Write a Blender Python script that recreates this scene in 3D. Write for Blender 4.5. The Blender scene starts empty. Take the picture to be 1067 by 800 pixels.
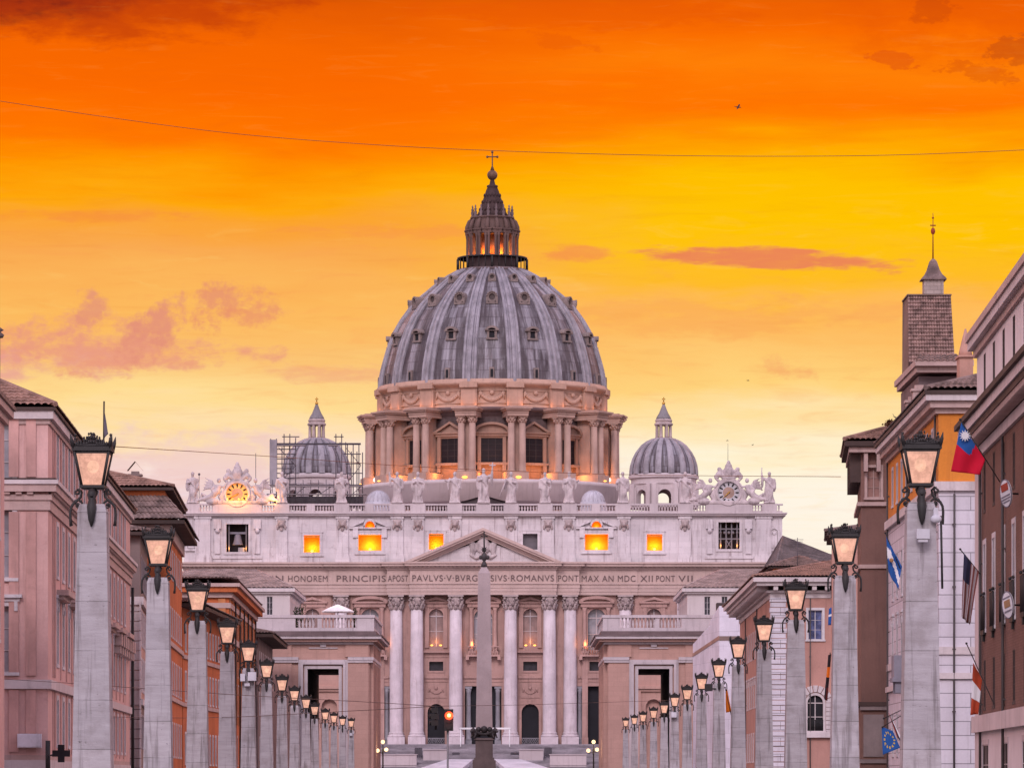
import bpy, math, random
from mathutils import Matrix, Vector, noise
random.seed(7)
R = math.radians
sc = bpy.context.scene
COL = sc.collection

# ------------------------------------------------------------------ camera
F = 4615.0            # focal length measured in units of the photograph's width / 1067
CAMZ = 1.7
HY = 812.0            # height of the eye level
cam_d = bpy.data.cameras.new("camera")
cam = bpy.data.objects.new("camera", cam_d)
COL.objects.link(cam)
cam.location = (0, 0, CAMZ)
cam.rotation_euler = (R(90), 0, 0)
cam_d.sensor_fit = 'HORIZONTAL'
cam_d.sensor_width = 36.0
cam_d.lens = F / 1067.0 * 36.0
cam_d.shift_y = (HY - 400.0) / 1067.0
cam_d.clip_start = 1.0
cam_d.clip_end = 20000.0
sc.camera = cam
sc.view_settings.view_transform = 'Standard'
sc.view_settings.look = 'None'
sc.view_settings.exposure = 0.0
sc.view_settings.gamma = 1.0
sc.view_settings.use_curve_mapping = False
sc.render.engine = 'CYCLES'
sc.cycles.use_denoising = True
sc.cycles.max_bounces = 4
sc.cycles.use_adaptive_sampling = True
sc.cycles.adaptive_threshold = .02
sc.cycles.diffuse_bounces = 2
sc.cycles.glossy_bounces = 2
sc.cycles.transmission_bounces = 2
sc.cycles.sample_clamp_indirect = 4.0
sc.cycles.caustics_reflective = False
sc.cycles.caustics_refractive = False

def lin(r, g, b):
    f = lambda c: (c / 255 / 12.92) if c <= 10.3 else ((c / 255 + .055) / 1.055) ** 2.4
    return (f(r), f(g), f(b), 1.0)

# ------------------------------------------------------------------ node helper
class NT:
    def __init__(s, tree):
        s.t = tree
        tree.nodes.clear()
    def n(s, typ, **kw):
        nd = s.t.nodes.new(typ)
        for k, v in kw.items():
            if k == 'inp':
                for a, b in v.items():
                    sock = nd.inputs[a]
                    if isinstance(b, bpy.types.NodeSocket):
                        s.t.links.new(b, sock)
                    else:
                        sock.default_value = b
            else:
                setattr(nd, k, v)
        return nd
    def m(s, op, a, b=0.0, c=None, clamp=False):
        d = {0: a, 1: b}
        if c is not None: d[2] = c
        nd = s.n('ShaderNodeMath', operation=op, inp=d)
        nd.use_clamp = clamp
        return nd.outputs[0]
    def mix(s, f, a, b, blend='MIX'):
        nd = s.n('ShaderNodeMix', data_type='RGBA', blend_type=blend, clamp_factor=True)
        for k, v in ((0, f), (6, a), (7, b)):
            if isinstance(v, bpy.types.NodeSocket): s.t.links.new(v, nd.inputs[k])
            else: nd.inputs[k].default_value = v
        return nd.outputs[2]
    def ramp(s, f, stops, interp='LINEAR'):
        nd = s.n('ShaderNodeValToRGB', inp={0: f})
        cr = nd.color_ramp; cr.interpolation = interp
        while len(cr.elements) < len(stops): cr.elements.new(0.5)
        for e, (p, c) in zip(cr.elements, stops):
            e.position = p; e.color = c
        return nd.outputs[0]
    def smooth(s, v, a, b):
        nd = s.n('ShaderNodeMapRange', interpolation_type='SMOOTHSTEP', inp={0: v, 1: a, 2: b, 3: 0.0, 4: 1.0})
        return nd.outputs[0]
    def noise(s, vec, scale, detail=4.0, rough=.55, dist=0.0):
        nd = s.n('ShaderNodeTexNoise', inp={'Vector': vec, 'Scale': scale, 'Detail': detail, 'Roughness': rough, 'Distortion': dist})
        return nd.outputs[0]
    def comb(s, x, y, z):
        return s.n('ShaderNodeCombineXYZ', inp={0: x, 1: y, 2: z}).outputs[0]

# ------------------------------------------------------------------ sky
SUN_EL, SUN_ROT = R(34), R(190)     # the bright half of the dusk sky, behind the viewer
world = bpy.data.worlds.new("World"); sc.world = world
world.use_nodes = True
w = NT(world.node_tree)
tc = w.n('ShaderNodeTexCoord')
sep = w.n('ShaderNodeSeparateXYZ', inp={0: tc.outputs['Generated']})
dx, dy, dz = sep.outputs
EL = w.m('MULTIPLY', w.m('ARCSINE', dz), 180 / math.pi)               # degrees above the horizon
AZ = w.m('MULTIPLY', w.m('ARCTAN2', dx, dy), 180 / math.pi)           # degrees right of the dome's direction
DEG = lambda y: math.degrees(math.atan((HY - y) / F))
DAZ = lambda x: math.degrees(math.atan((x - 533.5) / F))
streak = w.noise(w.comb(w.m('MULTIPLY', AZ, .22), w.m('MULTIPLY', EL, 1.3), 3.0), 1.0, 5, .55, .3)
billow = w.noise(w.comb(w.m('MULTIPLY', AZ, .5), w.m('MULTIPLY', EL, 1.0), 9.0), 1.1, 6, .6, .2)
wob = w.m('ADD', w.m('MULTIPLY', w.m('SUBTRACT', streak, .5), 1.25), w.m('MULTIPLY', w.m('SUBTRACT', billow, .5), .3))
ELW = w.m('ADD', EL, wob)
T = w.m('DIVIDE', ELW, 16.0, clamp=True)
st = lambda lst: [(max(0, DEG(y)) / 16.0, lin(*c)) for y, c in lst]
left = w.ramp(T, st([(812, (250, 232, 225)), (520, (240, 216, 220)), (488, (250, 226, 220)), (455, (255, 226, 186)), (425, (255, 221, 148)),
                     (380, (252, 196, 116)), (320, (253, 186, 94)), (265, (250, 170, 80)), (225, (252, 164, 52)), (200, (255, 168, 12)),
                     (178, (255, 150, 0)), (140, (255, 118, 0)), (95, (252, 106, 0)), (55, (247, 103, 0)), (8, (228, 90, 2)), (-60, (184, 66, 8)), (-300, (110, 62, 60))]))
right = w.ramp(T, st([(812, (255, 240, 225)), (515, (255, 245, 228)), (480, (255, 244, 216)), (445, (255, 230, 176)), (405, (255, 211, 124)),
                      (350, (254, 190, 100)), (312, (255, 186, 84)), (290, (255, 188, 40)), (245, (255, 196, 2)), (190, (255, 192, 0)),
                      (165, (255, 172, 0)), (140, (255, 145, 0)), (105, (255, 116, 0)), (72, (255, 128, 6)), (30, (250, 108, 0)), (-40, (222, 80, 4)), (-300, (120, 62, 60))]))
side = w.smooth(w.m('ADD', AZ, w.m('MULTIPLY', w.m('SUBTRACT', billow, .5), 3.0)), DAZ(330), DAZ(760))
west = w.mix(side, left, right)
west_plain = west
# finer wisps
wisp = w.noise(w.comb(w.m('MULTIPLY', AZ, .8), w.m('MULTIPLY', EL, 4.2), 21.0), 1.2, 6, .62, .6)
west = w.mix(w.m('MULTIPLY', w.m('MULTIPLY', w.smooth(wisp, .52, .74), .20), w.smooth(EL, 7.6, 6.6)), west, lin(248, 145, 85))
west = w.mix(w.m('MULTIPLY', w.m('MULTIPLY', w.smooth(wisp, .46, .26), .22), w.smooth(EL, 7.6, 6.6)), west, lin(255, 214, 120))
def cloud(px, py, hx, hy, tilt, col, amt, ns, thr, seed, sx=1.0, sy=1.0, soft=.30, detail=7):
    """a bank of cloud round a bearing and height, its edge eaten by fractal noise"""
    global west
    a = w.m('SUBTRACT', AZ, DAZ(px)); e = w.m('SUBTRACT', EL, DEG(py))
    e = w.m('ADD', e, w.m('MULTIPLY', a, tilt))
    k = 80.5
    q = w.m('ADD', w.m('POWER', w.m('ABSOLUTE', w.m('DIVIDE', a, hx / k)), 2.0), w.m('POWER', w.m('ABSOLUTE', w.m('DIVIDE', e, hy / k)), 2.0))
    body = w.m('SUBTRACT', 1.0, q)
    nz = w.noise(w.comb(w.m('MULTIPLY', AZ, sx), w.m('MULTIPLY', EL, sy), seed), ns, detail, .6, .25)
    nz2 = w.noise(w.comb(w.m('MULTIPLY', AZ, sx * 1.3), w.m('MULTIPLY', EL, sy * 1.5), seed + 50), ns * 2.6, 6, .62, .3)
    val = w.m('ADD', w.m('ADD', w.m('MULTIPLY', body, .26), w.m('SUBTRACT', nz, thr)), w.m('MULTIPLY', w.m('SUBTRACT', nz2, .5), .42))
    f = w.m('MULTIPLY', w.m('MULTIPLY', w.smooth(val, -.01, soft), amt), w.m('ADD', .72, w.m('MULTIPLY', nz2, .5), clamp=True))
    west = w.mix(f, west, col)
cloud(60, 362, 140, 34, .0, lin(234, 154, 128), .9, 1.9, .53, 4.0, 1.0, 1.4)
cloud(40, 382, 130, 22, .0, lin(232, 160, 150), .8, 1.5, .52, 31.0, .8, 1.6)
cloud(150, 372, 150, 18, .0, lin(236, 158, 128), .85, 1.8, .52, 33.0, .9, 1.7)
cloud(158, 345, 42, 34, -.5, lin(228, 146, 122), .9, 2.8, .47, 8.0)
cloud(98, 328, 26, 24, .0, lin(230, 150, 120), .85, 3.2, .50, 41.0)
cloud(224, 320, 30, 30, -.2, lin(232, 148, 112), .85, 3.6, .50, 43.0)
cloud(268, 322, 34, 20, .0, lin(236, 152, 108), .8, 3.2, .49, 45.0, .9, 1.2)
cloud(800, 271, 140, 11, .055, lin(236, 132, 88), .95, 1.5, .44, 12.0, .5, 2.4, .22)
cloud(600, 263, 64, 10, .0, lin(246, 148, 76), .8, 2.0, .54, 13.0, .8, 2.0)
cloud(190, 482, 150, 40, .0, lin(240, 204, 200), .75, 1.0, .46, 17.0, .8, 1.5, .25)
cloud(60, 470, 120, 26, .0, lin(252, 220, 170), .5, 1.4, .52, 18.0, .7, 1.8, .2)
cloud(30, -6, 110, 30, .0, lin(92, 24, 24), 1.0, .9, .30, 19.0, .8, 1.4, .40)
cloud(110, 6, 190, 42, .0, lin(190, 58, 10), .7, 1.3, .42, 20.0, .7, 1.8, .35)
cloud(600, 12, 200, 22, .0, lin(232, 88, 4), .45, 1.8, .52, 23.0, .6, 2.0, .2)
cloud(1040, 12, 170, 70, .0, lin(230, 86, 4), .45, 1.1, .46, 24.0, .8, 1.6, .35)
cloud(1060, 58, 34, 16, .0, lin(170, 60, 20), .42, 3.2, .52, 27.0, 1.0, 1.7, .12)
cloud(975, 12, 30, 16, .0, lin(186, 62, 12), .36, 3.4, .52, 28.0, 1.0, 1.6, .14)
cloud(1020, 80, 44, 12, .2, lin(200, 68, 14), .36, 3.8, .54, 47.0, 1.0, 1.8, .12)
cloud(930, 66, 30, 10, .2, lin(228, 92, 14), .7, 3.8, .54, 49.0, 1.0, 1.8, .12)
cloud(585, 45, 40, 10, .2, lin(228, 88, 8), .35, 3.0, .53, 51.0, 1.0, 1.6, .14)
cloud(822, 386, 34, 14, .2, lin(246, 166, 108), .5, 2.8, .56, 29.0, 1.0, 1.4)
cloud(760, 330, 200, 26, .0, lin(250, 170, 92), .5, 1.6, .54, 55.0, .6, 1.8, .2)
cloud(350, 390, 110, 12, .0, lin(242, 170, 128), .6, 1.8, .55, 35.0, .7, 2.2)
cloud(90, 228, 150, 8, .0, lin(246, 142, 64), .6, 1.6, .54, 37.0, .6, 2.2)
cloud(420, 242, 160, 10, .0, lin(248, 150, 74), .45, 1.6, .55, 39.0, .6, 2.2, .2)
fine_ = w.noise(w.comb(w.m('MULTIPLY', AZ, .55), w.m('MULTIPLY', EL, 5.5), 61.0), 1.5, 7, .66, .8)
west = w.mix(w.m('MULTIPLY', w.smooth(fine_, .50, .74), .09), west, lin(214, 84, 22))
west = w.mix(w.m('MULTIPLY', w.smooth(fine_, .47, .28), .05), west, lin(255, 206, 96))
# the eastern half and the zenith: pale afterglow that lights the fronts
glow = w.mix(w.smooth(dz, -.05, .9), (1.0, .775, .86, 1), (.74, .65, .86, 1))
glow = w.mix(1.0, glow, (1.10, 1.10, 1.10, 1), 'MULTIPLY')
sky = w.n('ShaderNodeTexSky', sky_type='NISHITA', sun_disc=False, sun_elevation=SUN_EL, sun_rotation=SUN_ROT)
skyc = w.mix(1.0, sky.outputs[0], (.05, .05, .05, 1), 'MULTIPLY')
east = w.mix(1.0, glow, skyc, 'ADD')
wf = w.m('MULTIPLY', w.smooth(dy, .10, .70), w.smooth(dz, .80, .45))
# above the frame, unseen sky brightened to salmon so it lights the street walls
high = w.smooth(EL, 11.0, 20.0)
west_plain = w.mix(high, west_plain, (3.5, 1.45, .90, 1)); west = w.mix(high, west, (3.5, 1.45, .90, 1))
near_w = w.m('MULTIPLY', w.smooth(w.m('ABSOLUTE', AZ), 15.0, 11.0), w.smooth(EL, 15.0, 12.5))
bgs = [w.n('ShaderNodeBackground', inp={0: c_, 1: 1.0}).outputs[0] for c_ in (east, west_plain, west)]
mw = w.n('ShaderNodeMixShader', inp={0: near_w, 1: bgs[1], 2: bgs[2]})
bg = w.n('ShaderNodeMixShader', inp={0: wf, 1: bgs[0], 2: mw.outputs[0]})
out = w.n('ShaderNodeOutputWorld', inp={0: bg.outputs[0]})
world.cycles.sampling_method = 'MANUAL'; world.cycles.sample_map_resolution = 512
sun_d = bpy.data.lights.new("sun", 'SUN'); sun_d.energy = 1.5; sun_d.angle = R(16); sun_d.color = (1, .87, .90)  # added soft fill standing for the bright eastern sky, not the true sun
sun = bpy.data.objects.new("sun", sun_d); COL.objects.link(sun)
sd = Vector((math.sin(SUN_ROT) * math.cos(SUN_EL), math.cos(SUN_ROT) * math.cos(SUN_EL), math.sin(SUN_EL)))
sun.rotation_euler = (-sd).to_track_quat('-Z', 'Y').to_euler()
sun.location = sd * 300

# ------------------------------------------------------------------ materials
MATS = {}
def mat(name, col, rough=.85, var=.25, scale=.25, streak=.25, bump=.0, bscale=3.0, dirt=(.05, .045, .045), dirtamt=.25,
        brick=None, metallic=0.0, emit=None, estr=0.0, spec=.3, fine=.12):
    """painted or cut surface: broad tone shifts, rain streaks, grime blotches, fine grain, optional stone courses"""
    if name in MATS: return MATS[name]
    m = bpy.data.materials.new(name); m.use_nodes = True
    t = NT(m.node_tree)
    geo = t.n('ShaderNodeNewGeometry'); P = geo.outputs['Position']
    base = (*col, 1.0)
    c = base
    broad = t.noise(P, scale, 5, .6)
    c = t.mix(t.smooth(broad, .3, .7), tuple(x * (1 - var) for x in col) + (1,), tuple(min(1, x * (1 + var * .6)) for x in col) + (1,))
    if streak:
        mp = t.n('ShaderNodeMapping', inp={'Vector': P, 'Scale': (1.3, 1.3, .09)})
        s = t.noise(mp.outputs[0], 1.4, 5, .65)
        c = t.mix(t.m('MULTIPLY', t.smooth(s, .50, .78), streak), c, (*dirt, 1))
    if dirtamt:
        b = t.noise(P, scale * 4.3, 6, .7)
        c = t.mix(t.m('MULTIPLY', t.smooth(b, .55, .80), dirtamt), c, (*dirt, 1))
    if fine:
        f = t.noise(P, 6.0, 3, .7)
        c = t.mix(1.0, c, t.mix(f, (1 - fine, 1 - fine, 1 - fine, 1), (1 + fine, 1 + fine, 1 + fine, 1)), 'MULTIPLY')
    bs = t.n('ShaderNodeBsdfPrincipled')
    hgt = None
    if brick:
        bw, bh, mort, amt, cv = brick
        oc = t.n('ShaderNodeTexCoord').outputs['Object']
        sx = t.n('ShaderNodeSeparateXYZ', inp={0: oc})
        v = t.comb(sx.outputs[0], sx.outputs[2], 0.0)
        bk = t.n('ShaderNodeTexBrick', inp={'Vector': v, 'Scale': 1.0, 'Mortar Size': mort, 'Mortar Smooth': .3, 'Brick Width': bw, 'Row Height': bh,
                                            'Color1': (1 + cv, 1 + cv, 1 + cv, 1), 'Color2': (1 - cv, 1 - cv, 1 - cv, 1), 'Mortar': (1 - amt, 1 - amt, 1 - amt, 1)})
        c = t.mix(1.0, c, bk.outputs[0], 'MULTIPLY')
        hgt = t.m('SUBTRACT', 1.0, bk.outputs[1])
    if isinstance(c, tuple): bs.inputs['Base Color'].default_value = c
    else: t.t.links.new(c, bs.inputs['Base Color'])
    bs.inputs['Roughness'].default_value = rough
    bs.inputs['Metallic'].default_value = metallic
    bs.inputs['Specular IOR Level'].default_value = spec
    if bump or hgt is not None:
        h = t.noise(P, bscale, 5, .65)
        if hgt is not None: h = t.m('ADD', t.m('MULTIPLY', h, bump), t.m('MULTIPLY', hgt, .6))
        bp = t.n('ShaderNodeBump', inp={'Height': h, 'Strength': max(bump, .35), 'Distance': .06})
        t.t.links.new(bp.outputs[0], bs.inputs['Normal'])
    if emit:
        bs.inputs['Emission Color'].default_value = (*emit, 1); bs.inputs['Emission Strength'].default_value = estr
    t.n('ShaderNodeOutputMaterial', inp={0: bs.outputs[0]})
    MATS[name] = m
    return m

def lead_mat(name, cx, cy, col=(.245, .222, .25), dark=(.070, .055, .062), stripes=16):
    """sheet lead: seams that follow the dome's meridians, rain streaks down each bay, horizontal laps"""
    m = bpy.data.materials.new(name); m.use_nodes = True
    t = NT(m.node_tree)
    P = t.n('ShaderNodeNewGeometry').outputs['Position']
    s = t.n('ShaderNodeSeparateXYZ', inp={0: P})
    a = t.m('ARCTAN2', t.m('SUBTRACT', s.outputs[0], cx), t.m('SUBTRACT', s.outputs[1], cy))
    v = t.comb(t.m('MULTIPLY', a, 14.0), t.m('MULTIPLY', s.outputs[2], .06), 0.0)
    st_ = t.noise(v, 1.0, 6, .68, .3)
    v2 = t.comb(t.m('MULTIPLY', a, 42.0), t.m('MULTIPLY', s.outputs[2], .16), 4.0)
    st2 = t.noise(v2, 1.0, 4, .6)
    c = t.mix(t.smooth(st_, .40, .60), (*col, 1), (*dark, 1))
    c = t.mix(t.m('MULTIPLY', t.smooth(st2, .5, .72), .6), c, (dark[0] * 1.3, dark[1] * 1.2, dark[2] * 1.2, 1))
    c = t.mix(t.m('MULTIPLY', t.smooth(st2, .46, .28), .45), c, (.48, .46, .50, 1))
    # sheets
    sv = t.comb(t.m('MULTIPLY', a, 16 / math.pi * 2.5), t.m('MULTIPLY', s.outputs[2], .42), 0.0)
    bk = t.n('ShaderNodeTexBrick', inp={'Vector': sv, 'Scale': 1.0, 'Mortar Size': .035, 'Brick Width': 1.0, 'Row Height': 1.0,
                                        'Color1': (1.08, 1.08, 1.08, 1), 'Color2': (.90, .89, .90, 1), 'Mortar': (.62, .58, .60, 1)})
    c = t.mix(1.0, c, bk.outputs[0], 'MULTIPLY')
    pt = t.noise(P, .30, 5, .7)
    c = t.mix(t.m('MULTIPLY', t.smooth(pt, .56, .72), .75), c, (.10, .065, .065, 1))
    # grimy gutters either side of every rib, and odd dark replaced sheets
    ph = t.m('ABSOLUTE', t.m('SUBTRACT', t.m('FRACT', t.m('MULTIPLY', t.m('ADD', a, math.pi / 2 + math.pi * 4), 16 / (2 * math.pi))), .5))
    gut = t.m('MULTIPLY', t.smooth(t.m('ADD', ph, 0.0), .10, .13), t.smooth(ph, .27, .22))
    gut = t.m('SUBTRACT', 1.0, t.smooth(t.m('ABSOLUTE', t.m('SUBTRACT', t.m('ABSOLUTE', t.m('SUBTRACT', ph, .0)), .25)), .07, .11))
    gn = t.noise(t.comb(t.m('MULTIPLY', a, 7.0), t.m('MULTIPLY', s.outputs[2], .10), 8.0), 1.0, 5, .65)
    c = t.mix(t.m('MULTIPLY', t.m('MULTIPLY', gut, t.smooth(gn, .36, .58)), .85), c, (.050, .034, .040, 1))
    wn = t.n('ShaderNodeTexWhiteNoise', noise_dimensions='2D', inp={'Vector': t.comb(t.m('FLOOR', t.m('MULTIPLY', a, 16 / math.pi * 2.5)), t.m('FLOOR', t.m('MULTIPLY', s.outputs[2], .42)), 0.0)})
    c = t.mix(t.m('MULTIPLY', t.m('GREATER_THAN', wn.outputs[0], .90), .5), c, (.065, .045, .055, 1))
    c = t.mix(t.m('MULTIPLY', t.m('LESS_THAN', wn.outputs[0], .10), .22), c, (.36, .34, .39, 1))
    bs = t.n('ShaderNodeBsdfPrincipled', inp={'Base Color': c, 'Roughness': .6, 'Specular IOR Level': .4})
    bp = t.n('ShaderNodeBump', inp={'Height': t.m('SUBTRACT', 1.0, bk.outputs[1]), 'Strength': .4, 'Distance': .08})
    t.t.links.new(bp.outputs[0], bs.inputs['Normal'])
    t.n('ShaderNodeOutputMaterial', inp={0: bs.outputs[0]})
    MATS[name] = m
    return m

def lantern_glass(name, col):
    """old frosted panes, evenly lit from within, thin enough for the bulb to show through"""
    m = bpy.data.materials.new(name); m.use_nodes = True
    t = NT(m.node_tree); P = t.n('ShaderNodeNewGeometry').outputs['Position']
    f = t.noise(P, 4.0, 6, .72)
    c = t.mix(t.smooth(f, .30, .70), (*[x * .66 for x in col], 1), (*[x * 1.12 for x in col], 1))
    d = t.noise(P, 9.0, 4, .7)
    c = t.mix(t.m('MULTIPLY', t.smooth(d, .60, .74), .45), c, (col[0] * .45, col[1] * .40, col[2] * .40, 1))
    e = t.n('ShaderNodeEmission', inp={0: c, 1: 1.0})
    tr = t.n('ShaderNodeBsdfTransparent', inp={0: (.95, .80, .70, 1)})
    mx = t.n('ShaderNodeMixShader', inp={0: .16, 1: e.outputs[0], 2: tr.outputs[0]})
    t.n('ShaderNodeOutputMaterial', inp={0: mx.outputs[0]}); MATS[name] = m
    return m
def emitter(name, col, s, edge=None):
    m = bpy.data.materials.new(name); m.use_nodes = True
    t = NT(m.node_tree)
    P = t.n('ShaderNodeNewGeometry').outputs['Position']
    f = t.noise(P, 3.4, 5, .7)
    c = t.mix(t.smooth(f, .28, .72), (*[x * .62 for x in col], 1), (*[x * 1.18 for x in col], 1))
    e = t.n('ShaderNodeEmission', inp={0: c, 1: s})
    t.n('ShaderNodeOutputMaterial', inp={0: e.outputs[0]})
    MATS[name] = m
    return m

# ------------------------------------------------------------------ mesh builder
def sph(u, v): return
class MB:
    def __init__(s):
        s.v = []; s.f = []; s.sm = []; s.mi = []; s.M = None; s.cur = 0
    def av(s, p):
        p = Vector(p)
        if s.M is not None: p = s.M @ p
        s.v.append(p); return len(s.v) - 1
    def face(s, idx, smooth=False):
        s.f.append(tuple(idx)); s.sm.append(smooth); s.mi.append(s.cur)
    def poly(s, pts, smooth=False):
        s.face([s.av(p) for p in pts], smooth)
    def box(s, x0, x1, y0, y1, z0, z1, tx=0.0, ty=0.0):
        """axis box; tx, ty shrink the top face on each side"""
        if x1 < x0: x0, x1 = x1, x0
        if y1 < y0: y0, y1 = y1, y0
        if z1 < z0: z0, z1 = z1, z0
        i = [s.av(p) for p in ((x0, y0, z0), (x1, y0, z0), (x1, y1, z0), (x0, y1, z0),
                               (x0 + tx, y0 + ty, z1), (x1 - tx, y0 + ty, z1), (x1 - tx, y1 - ty, z1), (x0 + tx, y1 - ty, z1))]
        for q in ((3, 2, 1, 0), (4, 5, 6, 7), (0, 1, 5, 4), (1, 2, 6, 5), (2, 3, 7, 6), (3, 0, 4, 7)):
            s.face([i[k] for k in q])
        return s
    def prism(s, poly, z0, z1, cap=True):
        """poly: CCW list of (x, y)"""
        n = len(poly)
        a = [s.av((x, y, z0)) for x, y in poly]; b = [s.av((x, y, z1)) for x, y in poly]
        for k in range(n):
            s.face((a[k], a[(k + 1) % n], b[(k + 1) % n], b[k]))
        if cap:
            s.face(b); s.face(a[::-1])
        return s
    def prism_y(s, poly, y0, y1):
        """poly: list of (x, z), CCW seen from -Y; extruded from y0 (front) to y1"""
        n = len(poly)
        a = [s.av((x, y0, z)) for x, z in poly]; b = [s.av((x, y1, z)) for x, z in poly]
        for k in range(n):
            s.face((a[k], b[k], b[(k + 1) % n], a[(k + 1) % n]))
        s.face(a); s.face(b[::-1])
        return s
    def lathe(s, prof, n=24, c=(0, 0), a0=0.0, a1=None, smooth=True, mod=None):
        """prof: (r, z) bottom to top"""
        full = a1 is None
        m = n if full else n + 1
        rows = []
        for r, z in prof:
            row = []
            for k in range(m):
                a = a0 + (2 * math.pi if full else (a1 - a0)) * k / n
                rr = r if mod is None else r * mod(a, z)
                row.append(s.av((c[0] + rr * math.cos(a), c[1] + rr * math.sin(a), z)))
            rows.append(row)
        for i in range(len(rows) - 1):
            for k in range(n):
                j = (k + 1) % m
                s.face((rows[i][k], rows[i][j], rows[i + 1][j], rows[i + 1][k]), smooth)
        if full:
            if prof[0][0] > 1e-4: s.face(rows[0][::-1])
            if prof[-1][0] > 1e-4: s.face(rows[-1])
        return s
    def ball(s, c, r, n=12, sz=(1, 1, 1)):
        rows = []
        h = max(4, n // 2)
        for i in range(h + 1):
            th = -math.pi / 2 + math.pi * i / h
            rows.append([s.av((c[0] + r * sz[0] * math.cos(th) * math.cos(2 * math.pi * k / n), c[1] + r * sz[1] * math.cos(th) * math.sin(2 * math.pi * k / n),
                               c[2] + r * sz[2] * math.sin(th))) for k in range(n)])
        for i in range(h):
            for k in range(n):
                j = (k + 1) % n
                s.face((rows[i][k], rows[i][j], rows[i + 1][j], rows[i + 1][k]), True)
        return s
    def tube(s, pts, r, n=6, caps=True, smooth=True):
        pts = [Vector(p) for p in pts]
        rs = r if isinstance(r, (list, tuple)) else [r] * len(pts)
        rows = []
        up = None
        for i, p in enumerate(pts):
            t = (pts[min(i + 1, len(pts) - 1)] - pts[max(i - 1, 0)])
            t = t.normalized() if t.length > 1e-9 else Vector((0, 0, 1))
            if up is None:
                up = Vector((0, 0, 1)) if abs(t.z) < .9 else Vector((1, 0, 0))
            a = t.cross(up)
            if a.length < 1e-4: a = t.cross(Vector((0, 1, 0)))
            a.normalize(); b = a.cross(t).normalized(); up = b
            rows.append([s.av(p + a * (rs[i] * math.cos(2 * math.pi * k / n)) + b * (rs[i] * math.sin(2 * math.pi * k / n))) for k in range(n)])
        for i in range(len(rows) - 1):
            for k in range(n):
                j = (k + 1) % n
                s.face((rows[i][k], rows[i + 1][k], rows[i + 1][j], rows[i][j]), smooth)
        if caps:
            s.face(rows[0]); s.face(rows[-1][::-1])
        return s
    def mesh(s, name, mats, off=None):
        me = bpy.data.meshes.new(name)
        vs = [v - off for v in s.v] if off is not None else s.v
        me.from_pydata([tuple(v) for v in vs], [], s.f)
        for m in (mats if isinstance(mats, (list, tuple)) else [mats]): me.materials.append(m)
        me.polygons.foreach_set('use_smooth', s.sm)
        me.polygons.foreach_set('material_index', s.mi)
        me.update()
        return me

WM = {}
def W(o): return WM.get(o.name, Matrix.Identity(4)) if o is not None else Matrix.Identity(4)
def link(o, parent=None, M=None):
    COL.objects.link(o)
    M = M or Matrix.Identity(4)
    if parent is not None:
        o.parent = parent
        o.matrix_basis = W(parent).inverted() @ M
    else:
        o.matrix_basis = M
    WM[o.name] = M
    return o
def put(name, me, parent=None, M=None):
    return link(bpy.data.objects.new(name, me), parent, M)
def build(name, mb, mats, parent=None, M=None):
    """links the shape as ONE mesh object; without M its origin goes to the middle of its foot"""
    if M is None:
        xs = [v.x for v in mb.v]; ys = [v.y for v in mb.v]; zs = [v.z for v in mb.v]
        c = Vector(((min(xs) + max(xs)) / 2, (min(ys) + max(ys)) / 2, min(zs)))
        return put(name, mb.mesh(name, mats, c), parent, Matrix.Translation(c))
    return put(name, mb.mesh(name, mats), parent, M)
def tag(o, label=None, cat=None, group=None, kind=None):
    if label: o['label'] = label
    if cat: o['category'] = cat
    if group: o['group'] = group
    if kind: o['kind'] = kind
    return o
def thing(name, label, cat, loc=(0, 0, 0), group=None, M=None):
    o = bpy.data.objects.new(name, None)
    o.empty_display_size = .5
    link(o, None, M or Matrix.Translation(Vector(loc)))
    return tag(o, label, cat, group)
def lamp(name, loc, energy, col, r=.15, parent=None):
    d = bpy.data.lights.new(name, 'POINT'); d.energy = energy; d.color = col; d.shadow_soft_size = r
    return link(bpy.data.objects.new(name, d), parent, Matrix.Translation(Vector(loc)))
def pt(px, py, d):
    """a spot in the place, from its bearing (px, py of the photograph) and its distance d"""
    return Vector(((px - 533.5) * d / F, d, CAMZ + (HY - py) * d / F))
def X(px, d): return (px - 533.5) * d / F
def Z(py, d): return CAMZ + (HY - py) * d / F

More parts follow.
